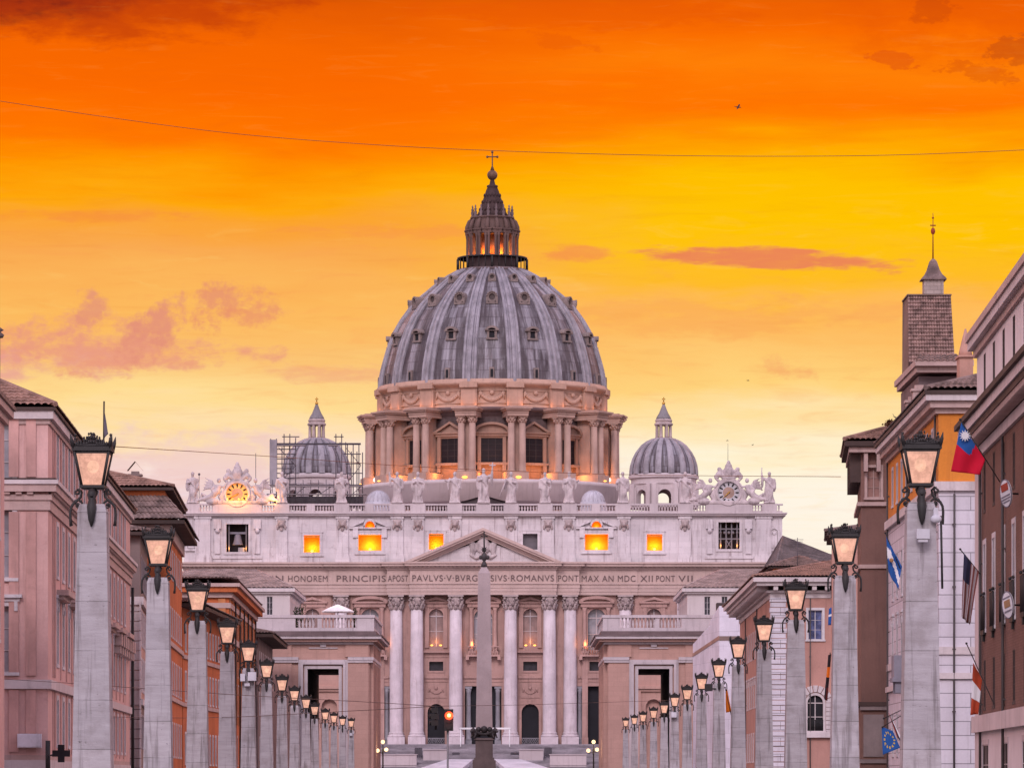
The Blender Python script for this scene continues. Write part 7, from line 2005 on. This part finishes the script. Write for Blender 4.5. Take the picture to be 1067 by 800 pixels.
# ------------------------------------------------------------------ street lamps
lampglass = lantern_glass('lamp_glass', (1.0, .525, .40))
lampbulb = emitter('lamp_bulb', (1.0, .72, .50), 2.0)
pillm = mat('lamp_travertine', (.40, .365, .365), var=.16, scale=.7, streak=.55, dirt=(.15, .125, .125), dirtamt=.45, bump=.35, bscale=3, fine=.10)
def pillar_mat():
    m = bpy.data.materials.new('pillar_travertine'); m.use_nodes = True
    t = NT(m.node_tree); P = t.n('ShaderNodeNewGeometry').outputs['Position']
    s = t.n('ShaderNodeSeparateXYZ', inp={0: P})
    v = t.comb(t.m('MULTIPLY', s.outputs[0], .8), t.m('MULTIPLY', s.outputs[1], .8), t.m('MULTIPLY', s.outputs[2], 5.5))
    bed = t.noise(v, 1.0, 6, .65, .35)
    c = t.mix(t.smooth(bed, .25, .80), (.42, .395, .425, 1), (.325, .30, .32, 1))
    b2 = t.noise(P, 1.1, 6, .65)
    c = t.mix(t.m('MULTIPLY', t.smooth(b2, .46, .70), .62), c, (.245, .215, .22, 1))
    pits = t.noise(t.comb(t.m('MULTIPLY', s.outputs[0], 3.0), t.m('MULTIPLY', s.outputs[1], 3.0), t.m('MULTIPLY', s.outputs[2], 7.0)), 1.6, 4, .7)
    c = t.mix(t.m('MULTIPLY', t.smooth(pits, .64, .73), .85), c, (.09, .075, .075, 1))
    st_ = t.noise(t.comb(t.m('MULTIPLY', s.outputs[0], 4.0), t.m('MULTIPLY', s.outputs[1], 4.0), t.m('MULTIPLY', s.outputs[2], .22)), 1.0, 5, .65)
    c = t.mix(t.m('MULTIPLY', t.smooth(st_, .50, .66), .70), c, (.15, .13, .135, 1))
    # courses
    fr = t.m('FRACT', t.m('DIVIDE', s.outputs[2], 1.22))
    j = t.m('LESS_THAN', fr, .022)
    c = t.mix(t.m('MULTIPLY', j, t.m('MULTIPLY', t.smooth(b2, .3, .6), .6)), c, (.10, .09, .09, 1))
    ci = t.n('ShaderNodeTexWhiteNoise', noise_dimensions='2D', inp={'Vector': t.comb(t.m('FLOOR', t.m('DIVIDE', s.outputs[2], 1.22)), t.m('FLOOR', t.m('MULTIPLY', s.outputs[1], .1)), 0.0)})
    c = t.mix(1.0, c, t.mix(ci.outputs[0], (.90, .89, .90, 1), (1.08, 1.06, 1.06, 1)), 'MULTIPLY')
    bs = t.n('ShaderNodeBsdfPrincipled', inp={'Base Color': c, 'Roughness': .85, 'Specular IOR Level': .3})
    bp = t.n('ShaderNodeBump', inp={'Height': t.m('ADD', bed, t.m('MULTIPLY', pits, -1.0)), 'Strength': .35, 'Distance': .03}); t.t.links.new(bp.outputs[0], bs.inputs['Normal'])
    t.n('ShaderNodeOutputMaterial', inp={0: bs.outputs[0]}); return m
pillm = pillar_mat()
def scroll(cx, cz, r0, turns, a0, sgn, n=22):
    return [(cx + sgn * r0 * (1 - .75 * k / n) * math.cos(a0 + turns * 2 * math.pi * k / n), cz + r0 * (1 - .75 * k / n) * math.sin(a0 + turns * 2 * math.pi * k / n)) for k in range(n + 1)]
ZL = 8.99      # foot of the lantern above the pillar's own foot
def crest_part(mb, t): build('crest', mb, iron, t, Matrix.Identity(4))
def make_lamp():
    t = bpy.data.objects.new('street_lamp', None); link(t)
    mb = MB(); mb.box(-.505, .505, -.505, .505, .5, 8.35, .15, .15); mb.box(-.365, .365, -.365, .365, 8.35, 8.55, .06, .06); mb.box(-.85, .85, -.85, .85, 0, .5, .06, .06)
    build('pillar', mb, pillm, t, Matrix.Identity(4))
    # lantern cage: tapered corner bars, top and bottom rims
    mb = MB(); hb, ht = .255, .435; z0, z1 = ZL, ZL + .92
    for sx in (-1, 1):
        for sy in (-1, 1): mb.tube([(sx * hb, sy * hb, z0), (sx * ht, sy * ht, z1)], .040, 6); mb.tube([(sx * ht * 1.02, sy * ht * 1.02, z1), (sx * (ht + .05), sy * (ht + .05), z1 + .20), (sx * (ht + .08), sy * (ht + .08), z1 + .36)], [.05, .05, .008], 6)
    for h, z, w_, th in ((hb, z0, .05, .07), (ht, z1, .055, .10)):
        for q in (-1, 1):
            mb.box(-h - w_, h + w_, q * h - w_, q * h + w_, z - th / 2, z + th / 2); mb.box(q * h - w_, q * h + w_, -h + w_, h - w_, z - th / 2, z + th / 2)
    mb.box(-hb, hb, -hb, hb, z0 - .06, z0 - .036)
    for q in (-1, 1):
        b_ = ht - .055
        mb.box(-ht + .01, ht - .01, q * (ht - .02) - .012, q * (ht - .02) + .012, z1 - .115, z1 - .045); mb.box(q * (ht - .02) - .012, q * (ht - .02) + .012, -ht + .04, ht - .04, z1 - .115, z1 - .045)
    # roof with pierced crest
    mb.box(-ht - .05, ht + .05, -ht - .05, ht + .05, z1 + .05, z1 + .13, .12, .12); mb.box(-ht * .72, ht * .72, -ht * .72, ht * .72, z1 + .13, z1 + .24, .22, .22)
    build('lantern_frame', mb, iron, t, Matrix.Identity(4))
    mb = MB()
    for sx, sy in ((0, -1), (0, 1), (-1, 0), (1, 0)):
        for k in range(13):
            u = -.38 + .76 * k / 12; h = .09 + .24 * max(0, 1 - abs(u) / .32) ** 1.1 + .04 * (k % 2)
            for c_, r_ in ((h * .35, .042), (h * .68, .040), (h * .98, .028)):
                p = (u + .012 * math.sin(k * 5), sy * ht, z1 + .05 + c_) if sy else (sx * ht, u + .012 * math.sin(k * 5), z1 + .05 + c_); mb.ball(p, r_, 6, (1, 1, 1.35))
        bar = ((-.39, sy * ht, z1 + .085), (.39, sy * ht, z1 + .085)) if sy else ((sx * ht, -.39, z1 + .085), (sx * ht, .39, z1 + .085)); mb.tube(bar, .045, 5)
        crest_part(mb, t); mb = MB()
    mb.tube([(0, 0, z1 + .2), (0, 0, z1 + .42)], [.10, .03], 8); mb.ball((0, 0, z1 + .36), .07, 8)
    build('finial', mb, iron, t, Matrix.Identity(4))
    mb = MB(); a, b = hb - .012, ht - .012
    v = [[(sx * r_, sy * r_, z) for sx, sy in ((-1, -1), (1, -1), (1, 1), (-1, 1))] for r_, z in ((a, z0 + .02), (b, z1 - .02))]
    for k in range(4): mb.poly((v[0][k], v[0][(k + 1) % 4], v[1][(k + 1) % 4], v[1][k]))
    build('lantern_glass', mb, lampglass, t, Matrix.Identity(4))
    mb = MB(); mb.ball((0, 0, ZL + .50), .15, 12, (1, 1, 1.1)); build('bulb', mb, lampbulb, t, Matrix.Identity(4))
    # central stem with a carved drop down the pillar's face
    mb = MB(); mb.lathe([(.04, 8.45), (.07, 8.52), (.09, 8.62), (.06, 8.72), (.11, 8.80), (.13, 8.88), (.06, 8.95)], 10, (0, 0))
    mb.tube([(0, -.30, 8.90), (0, -.36, 8.78), (0, -.37, 8.64), (0, -.40, 8.48), (0, -.42, 8.30), (0, -.44, 8.14), (0, -.44, 7.98)], [.08, .115, .08, .12, .10, .075, .02], 8)
    for z in (8.75, 8.55, 8.38, 8.25): mb.ball((0, -.44, z), .055, 6)
    mb.tube([(0, -.30, 8.9), (0, 0, 8.95)], .04, 5)
    build('stem', mb, iron, t, Matrix.Identity(4))
    for q in (-1, 1):
        mb = MB()
        pts = scroll(.40, 8.82, .12, 1.1, math.pi * .9, -1)[::-1]
        s1 = [(.42 * 1.0, 8.93)] 
        path = [(.36, 8.95), (.28, 8.86), (.30, 8.74), (.40, 8.64), (.50, 8.56), (.55, 8.46), (.565, 8.32), (.56, 8.16), (.54, 8.02)]
        mb.tube([(q * x, -.02, z) for x, z in path], [.028, .032, .034, .036, .038, .036, .036, .036, .05], 6)
        mb.tube([(q * x, -.02, z) for x, z in scroll(.36, 8.545, .125, 1.2, .5, 1, 20)], [.036 - .001 * k for k in range(21)], 5)
        mb.tube([(q * x, -.02, z) for x, z in scroll(.405, 8.86, .075, 1.1, 1.6, 1, 16)], [.026] * 17, 5)
        mb.ball((q * .36, -.02, 8.545), .045, 6)
        build('scroll_bracket', mb, iron, t, Matrix.Identity(4))
    return t
lamp0 = make_lamp()
def children(o): return [c for c in o.children]
PX_L = [97, 165, 206, 237, 259, 278, 294, 307, 319, 328, 339, 348, 357, 366]
PY_L = [451, 547, 603.5, 643, 665.5, 685.5, 701.5, 713.5, 723, 731, 737, 741, 744.5, 747]
PX_R = [959, 880, 829, 796, 769, 749, 731, 716, 703, 692, 681, 670, 661, 652]
PY_R = [449, 545, 602.5, 640.5, 662, 685, 700, 712.5, 721, 729.5, 735.5, 740, 743.5, 746.5]
ordn = ['nearest', 'second', 'third', 'fourth', 'fifth', 'sixth', 'seventh', 'eighth', 'ninth', 'tenth', 'eleventh', 'twelfth', 'thirteenth', 'farthest']
extraL = ['in front of the long pink palace', 'before the tall orange house', 'before the low orange range', 'left of the white-boxed lamp', 'with white equipment boxes', 'just right of the white-boxed lamp', 'at the left gateway corner', 'beside the left portal frame', 'left of the dark portal',
          'in front of the dark portal', 'right of the dark portal', 'third from the end', 'last but one', 'with a small white box']
extraR = ['with a white camera box', 'before the narrow brown house', 'in front of the rose palace window', 'before the white quoins', 'against the rose palace flank', 'with a dark floodlight', 'against the white sheeting', 'left of the white sheeting', 'at the right portal edge',
          'in front of the dark right portal', 'left of the dark right portal', 'at the right portal frame', 'last but one', 'at the right gateway wall']
box_m = mat('white_box', (.58, .56, .62), streak=.2)
LAMPS = {}
for side, PX, PY in (('left', PX_L, PY_L), ('right', PX_R, PY_R)):
    for i, (px_, py_) in enumerate(zip(PX, PY)):
        d_ = 110 + 40 * i
        top = 10.33
        z = Z(py_, d_) - top
        yaw = 0.0
        first = side == 'left' and i == 0
        o = lamp0 if first else lamp0.copy()
        if not first: COL.objects.link(o)
        M = Matrix.Translation((X(px_, d_), d_, z)) @ Matrix.Rotation(yaw, 4, 'Z')
        o.matrix_basis = M; WM[o.name] = M
        if not first:
            for c in children(lamp0):
                if c.get('extra'): continue
                cc = c.copy(); COL.objects.link(cc); cc.parent = o; cc.matrix_basis = Matrix.Identity(4)
        tag(o, f'stone lamp pillar, {ordn[i]} in the {side} row, ' + (extraL if side == 'left' else extraR)[i], 'street lamp', 'lamp pillars lining the street')
        LAMPS[(side, i)] = (o, M)
def extra(key, nm, mb, m):
    o, M = LAMPS[key]; e = build(nm, mb, m, o, M); e['extra'] = 1
    return e
mb = MB(); mb.box(-.16, .16, -.78, -.52, 7.62, 7.86); mb.box(-.12, .12, -.74, -.56, 7.54, 7.62); extra(('right', 0), 'camera_box', mb, box_m)
mb = MB(); mb.ball((.34, -.5, 8.12), .12, 10, (1.2, 1, .9)); mb.box(.28, .40, -.5, -.3, 8.08, 8.4); extra(('right', 0), 'camera', mb, box_m)
mb = MB(); mb.tube([(.47, -.42, 8.2), (.5, -.45, 6.4)], .03, 5); extra(('right', 0), 'cable_run', mb, iron)
mb = MB(); mb.box(-.45, -.17, -.85, -.45, 7.75, 8.2); mb.box(.0, .5, -.85, -.42, 7.78, 8.3); mb.box(-.2, .12, -.8, -.5, 7.45, 7.62); extra(('left', 4), 'equipment_box', mb, box_m)
mb = MB(); mb.box(-.2, .2, -.85, -.5, 7.7, 8.1); mb.box(.3, .42, -.8, -.4, 8.0, 8.3); extra(('left', 13), 'equipment_box', mb, box_m)
mb = MB(); mb.box(-.35, .15, -.9, -.5, 7.9, 8.4); extra(('right', 8), 'equipment_box', mb, box_m)
mb = MB(); mb.box(-1.0, -.45, -.5, -.2, 8.0, 8.5); mb.box(-.45, -.2, -.42, -.3, 8.1, 8.2); extra(('right', 5), 'floodlight', mb, iron)

# ------------------------------------------------------------------ flags
def flag(label, d_, pole, corners, nx, ny, colf, mats, amp=.1, waves=2.5, seed=0, r=.03, loc=None):
    a, b = pt(pole[0][0], pole[0][1], d_ + (pole[0][2] if len(pole[0]) > 2 else 0)), pt(*pole[1], d_)
    t = thing('flag', label, 'flag', tuple(a), 'flags along the street')
    mb = MB(); mb.tube([a, b], r, 6); mb.ball(b, r * 2.2, 6); build('pole', mb, iron, t)
    cloth(t, [pt(*c, d_) for c in corners], nx, ny, colf, mats, amp, waves, seed)
    return t
t = flag('large red flag with blue canton and white sun on the brown palace', 216, ((1042, 502), (1000.5, 437)), ((1001.5, 440), (1026.5, 479), (990.5, 491), (1021.5, 494.5)), 22, 18,
     lambda u, v: 1 if (u < .62 and v < .47 and u + v * .2 < .60) else 0, [fred, fblue, fwhite], .07, 1.6, .4)
mb = MB(); c = pt(1005.6, 453.8, 215.75)
n = 24; mb.face([mb.av((c.x + (.15 if k % 2 else .30) * math.cos(2 * math.pi * k / n), c.y - .03, c.z + (.15 if k % 2 else .30) * math.sin(2 * math.pi * k / n))) for k in range(n)]); mb.face([mb.av((c.x + (.15 if k % 2 else .30) * math.cos(2 * math.pi * k / n), c.y + .02, c.z + (.15 if k % 2 else .30) * math.sin(2 * math.pi * k / n))) for k in range(n)]); build('sun_emblem', mb, fwhite, t)
def us(u, v):
    if u < .5 and v < .42: return 2
    return int(u * 9) % 2
flag('limp striped flag with dark starred canton, hanging against the white ashlar wall', 232, ((1021.5, 598, 1), (1000.5, 572)), ((1004, 576), (1019.5, 596), (1001.5, 642), (1010.5, 651)), 18, 20, us, [fab('dull_red', (.17, .055, .05)), fab('dull_white', (.36, .30, .33)), fnavy], .12, 2.2, 1.0)
flag('red white red flag hanging from a long slanted pole at the lower right', 236, ((1047, 758, -4), (1007, 670)), ((1014, 690), (1023.5, 708), (1011, 744.5), (1019.5, 743.5)), 10, 18, lambda u, v: 1 if .36 < v < .66 else 0, [fab('brick_red', (.40, .06, .025)), fwhite], .07, 1.3, 2.0)
t = flag('blue and white striped flag with a small sun, left of the nearest right lamp', 262, ((938, 592), (922.5, 555)), ((923, 556.5), (939.5, 590), (925.5, 596), (936.5, 614)), 16, 16, lambda u, v: 1 if .36 < v + (.15 * math.sin(5 * u)) < .66 else 0, [fblue, fwhite], .10, 1.4, .6)
mb = MB(); mb.ball(pt(928.8, 583.5, 261.7), .13, 8, (1, .3, 1)); build('sun_emblem', mb, fab('tan', (.35, .18, .08)), t)
def eu(u, v):
    a = math.atan2(v - .5, u - .5); r_ = math.hypot(u - .5, v - .5)
    return 1 if abs(r_ - .32) < .05 and (a * 6 / math.pi) % 1 < .5 else 0
flag('blue flag with a ring of yellow stars, lowest left of the nearest right lamp', 262, ((941, 744), (919.5, 757)), ((918.5, 756.5), (930, 761), (919.8, 786), (938, 778.5)), 26, 26, eu, [fblue, fyel], .05, 1.2, .3)
flag('white blue and red striped flag beside the blue starred one', 262.5, ((942, 738), (921, 748)), ((925.5, 742), (931, 752), (934.5, 768), (941, 772)), 14, 14, lambda u, v: 0 if u > .62 else (1 if u > .3 else 2), [fwhite, fnavy, fab('brick_red2', (.42, .07, .03))], .08, 1.0, .9)
flag('dark black red and yellow flag furled beside the second right lamp', 438, ((859.5, 728), (865, 680)), ((863, 682), (866, 681), (858.5, 728), (862, 730)), 8, 18, lambda u, v: 1 if .30 < v < .48 else (0 if v < .75 or u < .5 else 2), [fblack, forange, fab('dark_red', (.10, .02, .02))], .10, 1.2, .2)
flag('plain orange flag hanging beside the sixth right lamp', 312, ((762, 745), (755.5, 716)), ((755.8, 718), (757.6, 717.5), (756.2, 742), (762, 741)), 6, 10, lambda u, v: 0, [forange], .06, 1.0, .7)
flag('small bunched blue flag near the rose palace upper window', 470, ((866.5, 588), (866, 622)), ((863.5, 634), (867, 632), (862.6, 651), (866, 651)), 6, 8, lambda u, v: 1 if .4 < v < .5 else 0, [fblue, fwhite], .08, 1.3, .7)
cloth_fix = None

# embassy shields on the brown palace
shm = mat('shield_white', (.60, .57, .60), streak=.1)
def shield(label, px_, py_, d_, rx, rz, marks):
    c = pt(px_, py_, d_); t = thing('oval_shield', label, 'sign', tuple(c), 'oval shields on the brown palace')
    A = Matrix.Translation(c) @ Matrix.Rotation(R(-62), 4, 'Z') @ Matrix.Rotation(R(-14), 4, 'Y')
    o = [(rx * math.cos(2 * math.pi * k / 28), rz * math.sin(2 * math.pi * k / 28)) for k in range(28)]
    mb = MB(); mb.prism_y(o, -.04, .04); build('plate', mb, shm, t, A)
    mb = MB()
    for k in range(28): mb.tube([(o[k][0], -.03, o[k][1]), (o[(k + 1) % 28][0], -.03, o[(k + 1) % 28][1])], .03, 5)
    build('rim', mb, em_g, t, A)
    for x0, x1, z0, z1, m in marks: mb = MB(); mb.box(x0, x1, -.07, -.041, z0, z1); build('emblem', mb, m, t, A)
    mb = MB(); mb.tube([(0, .04, 0), (0, .7, 0)], .05, 5); build('bracket', mb, iron, t, A)
tan_ = mat('emblem_tan', (.30, .17, .09), streak=0); em_r = mat('emblem_red', (.30, .05, .03), streak=0); em_g = mat('emblem_grey', (.20, .18, .22), streak=0)
shield('white oval shield with a red emblem, on the brown palace below the large red flag', 1048.5, 514, 216, .46, .68, [(-.28, .28, .12, .48, em_r), (-.36, .36, -.16, -.10, em_g), (-.36, .36, -.30, -.24, em_g), (-.28, .28, -.44, -.38, em_g)])
shield('white oval shield with a tan emblem, among the balconets of the brown palace', 1050.5, 630, 216, .45, .66, [(-.24, .24, -.12, .24, tan_), (-.3, .3, -.34, -.27, em_g), (-.3, .3, .34, .40, em_g)])

# ------------------------------------------------------------------ traffic light, candelabra, cables, birds
TLD = 190.0
tl = thing('traffic_light', 'traffic light on a thin pole showing red, left of the obelisk', 'traffic light', (X(466, TLD), TLD, 0))
mb = MB(); mb.tube([(X(466.5, TLD), TLD + .15, 0), (X(466.5, TLD), TLD + .15, Z(742, TLD))], .05, 6); build('pole', mb, mat('pole_grey', (.24, .23, .25), streak=0), tl)
blk = mat('signal_black', (.014, .012, .013), streak=0, rough=.5)
mb = MB(); sx = TLD / F
mb.box(X(463.0, TLD), X(472.3, TLD), TLD - .1, TLD + .1, Z(761, TLD), Z(738.5, TLD))
for y in (743.5, 750, 756.5): 
    mb.tube([(X(467.7, TLD), TLD - .1, Z(y, TLD)), (X(467.7, TLD), TLD - .16, Z(y, TLD))], .13, 10)
build('housing', mb, blk, tl)
mb = MB(); mb.ball((X(467.9, TLD), TLD - .17, Z(745.2, TLD)), .175, 14, (1, .35, 1)); build('red_lens', mb, emitter('red_signal', (1.0, .06, .02), 4.5), tl)
mb = MB(); mb.ball((X(467.9, TLD), TLD - .215, Z(745.0, TLD)), .08, 10, (1, .35, 1)); build('lamp_core', mb, emitter('signal_core', (1.0, .55, .16), 6.0), tl)
mb = MB()
for k in range(16):
    a0, a1 = math.pi * k / 16, math.pi * (k + 1) / 16; cx_, cz_ = X(467.8, TLD), Z(745.3, TLD)
    mb.poly(((cx_ + .19 * math.cos(a0), TLD - .1, cz_ + .19 * math.sin(a0)), (cx_ + .19 * math.cos(a1), TLD - .1, cz_ + .19 * math.sin(a1)), (cx_ + .19 * math.cos(a1), TLD - .36, cz_ + .19 * math.sin(a1)), (cx_ + .19 * math.cos(a0), TLD - .36, cz_ + .19 * math.sin(a0))))
build('hood', mb, mat('hood_red', (.20, .008, .012), streak=0), tl)
lamp('red_glow', (X(467.9, TLD), TLD - .45, Z(745, TLD)), 16, (1, .04, .03), .08, tl)
t2 = thing('traffic_signal', 'dark unlit signal head hanging on the span wire left of the red traffic light', 'traffic light', tuple(pt(454, 762, TLD)))
mb = MB(); 
for y, w_ in ((739.5, 4.2), (746, 5.0), (752.5, 4.6)): mb.box(X(454 - w_, TLD), X(454 + w_ * .55, TLD), TLD - .12, TLD + .25, Z(y + 3, TLD), Z(y - 2.6, TLD)); mb.tube([(X(454, TLD), TLD + .1, Z(y, TLD)), (X(454 - w_ - 2, TLD), TLD + .05, Z(y + .5, TLD))], [.12, .09], 8)
mb.tube([(X(454, TLD), TLD, Z(734.5, TLD)), (X(454, TLD), TLD, Z(760, TLD))], .05, 6); build('housing', mb, blk, t2)

for q, p in ((-1, 399), (1, 618.5)):
    d_ = 668.0
    t = thing('candelabrum_lamp', 'many armed lamp post with bright white globes at the ' + ('left' if q < 0 else 'right') + ' gateway corner', 'street lamp', (X(p, d_), d_, 1.2), 'globe lamps in the square')
    mb = MB(); x = X(p, d_); mb.lathe([(.5, 1.2), (.5, 1.8), (.25, 2.0), (.12, 3.0), (.10, Z(782, d_)), (.2, Z(781, d_)), (.06, Z(779, d_)), (.05, Z(774, d_))], 10, (x, d_)); 
    gl = [(-5.5, 781.5), (3.5, 780.5), (0, 772.5), (-1, 782.5)]
    for dx_, y in gl: mb.tube([(x, d_, Z(783, d_)), (X(p + dx_, d_), d_ - .2, Z(y + 2.6, d_))], .07, 5)
    build('post', mb, iron, t)
    for dx_, y in gl[:3]: mb = MB(); mb.ball((X(p + dx_, d_), d_ - .2, Z(y, d_)), .30, 12); build('globe', mb, emitter('globe_light', (1.0, .68, .36), 2.6) if 'globe_light' not in MATS else MATS['globe_light'], t)
    lamp('globe_lamp', (x, d_ - 1.2, Z(779, d_)), 160, (1, .72, .4), .5, t)

def cable(label, pts, r=.013, sub=10, m=None):
    pts = [pt(*p) for p in pts]
    out_ = []
    for i in range(len(pts) - 1):
        p0 = pts[max(i - 1, 0)]; p1 = pts[i]; p2 = pts[i + 1]; p3 = pts[min(i + 2, len(pts) - 1)]
        for k in range(sub):
            t_ = k / sub; out_.append(.5 * ((2 * p1) + (p2 - p0) * t_ + (2 * p0 - 5 * p1 + 4 * p2 - p3) * t_ ** 2 + (3 * p1 - p0 - 3 * p2 + p3) * t_ ** 3))
    out_.append(pts[-1]); mb = MB(); mb.tube(out_, r, 5); o = build('cable', mb, m or cabm); tag(o, label, 'cable', 'cables strung across the street'); return o
rust = mat('cable_rust', (.22, .07, .03), streak=0); cabm = mat('cable_sheath', (.14, .085, .075), streak=0)
cable('thin cable sagging across the whole sky just above the dome cross', [(-30, 101, 150), (120, 123.5, 150), (250, 140, 150), (390, 151, 150), (510, 157, 150), (660, 161.5, 150), (800, 163, 150), (940, 161.5, 150), (1100, 155, 150)], .0105, 8, rust)
cable('thin cable from the nearest left lamp across the great drum towards the right', [(117, 465, 112), (205, 470.5, 140), (290, 476, 165), (400, 484, 175), (513, 490, 180), (640, 494, 180), (735, 495.5, 180), (876, 496.5, 152)], .0105, 8, rust)
cable('low cable from the pink palace past the lamps to the traffic signal', [(-6, 706.5, 265), (75, 711.5, 240), (165, 718, 222), (263, 724.5, 210), (392, 731.5, 196), (454, 735.5, 190)], .014)
cable('lower cable of the pair meeting at the traffic signal', [(100, 746, 300), (165, 747.5, 255), (247, 746.5, 225), (360, 740.6, 200), (410, 738, 194), (454, 735.3, 190)], .014)
cable('faint cable running right from the traffic signal across the obelisk', [(454, 735.3, 190), (540, 734, 200), (624, 731.5, 230), (700, 729, 265)], .010)

def bird(label, px_, py_, d_, span_, bank, seed):
    c = pt(px_, py_, d_); mb = MB(); s = span_ / 2
    mb.tube([(0, -.30 * s, .02), (0, -.12 * s, .0), (0, .18 * s, 0), (0, .42 * s, .0), (0, .62 * s, .0)], [.03 * s, .10 * s, .12 * s, .07 * s, .015 * s], 8)
    mb.ball((0, -.34 * s, .01), .075 * s, 8); mb.tube([(0, -.38 * s, 0), (0, -.48 * s, -.02)], [.03 * s, .004], 5)
    for q in (-1, 1):
        a = [(q * .06 * s, -.10 * s, .03), (q * .45 * s, -.18 * s, .20 * s), (q * .98 * s, .10 * s, .10 * s), (q * .5 * s, .16 * s, .14 * s), (q * .06 * s, .20 * s, .02)]
        mb.poly(a); mb.poly([(x, y, z - .02 * s) for x, y, z in a][::-1])
        for i in range(5): p0, p1 = a[i], a[(i + 1) % 5]; mb.poly((p0, p1, (p1[0], p1[1], p1[2] - .02 * s), (p0[0], p0[1], p0[2] - .02 * s)))
    mb.poly(((-.10 * s, .78 * s, 0), (.10 * s, .78 * s, 0), (.03 * s, .5 * s, .01), (-.03 * s, .5 * s, .01)))
    M = Matrix.Translation(c) @ Matrix.Rotation(R(bank[0]), 4, 'Z') @ Matrix.Rotation(R(bank[1]), 4, 'Y') @ Matrix.Rotation(R(bank[2]), 4, 'X')
    o = put('bird', mb.mesh('bird', mat('bird_dark', (.035, .02, .018), streak=0)), None, M); tag(o, label, 'bird', 'birds in the sky')
bird('dark bird with raised wings high in the orange sky right of the dome', 769.5, 112, 160, .42, (70, -38, 15), 1)
bird('tiny distant bird above the right minor dome towards the tower', 779.5, 396.5, 300, .40, (80, -12, 10), 2)
bird('tiny bird low in the pale sky above the stone clock', 758, 459, 300, .32, (60, -25, 10), 3)
bird('tiny bird in the pale sky between the minor dome and the stone clock', 784.5, 463.5, 300, .30, (100, 20, 10), 4)
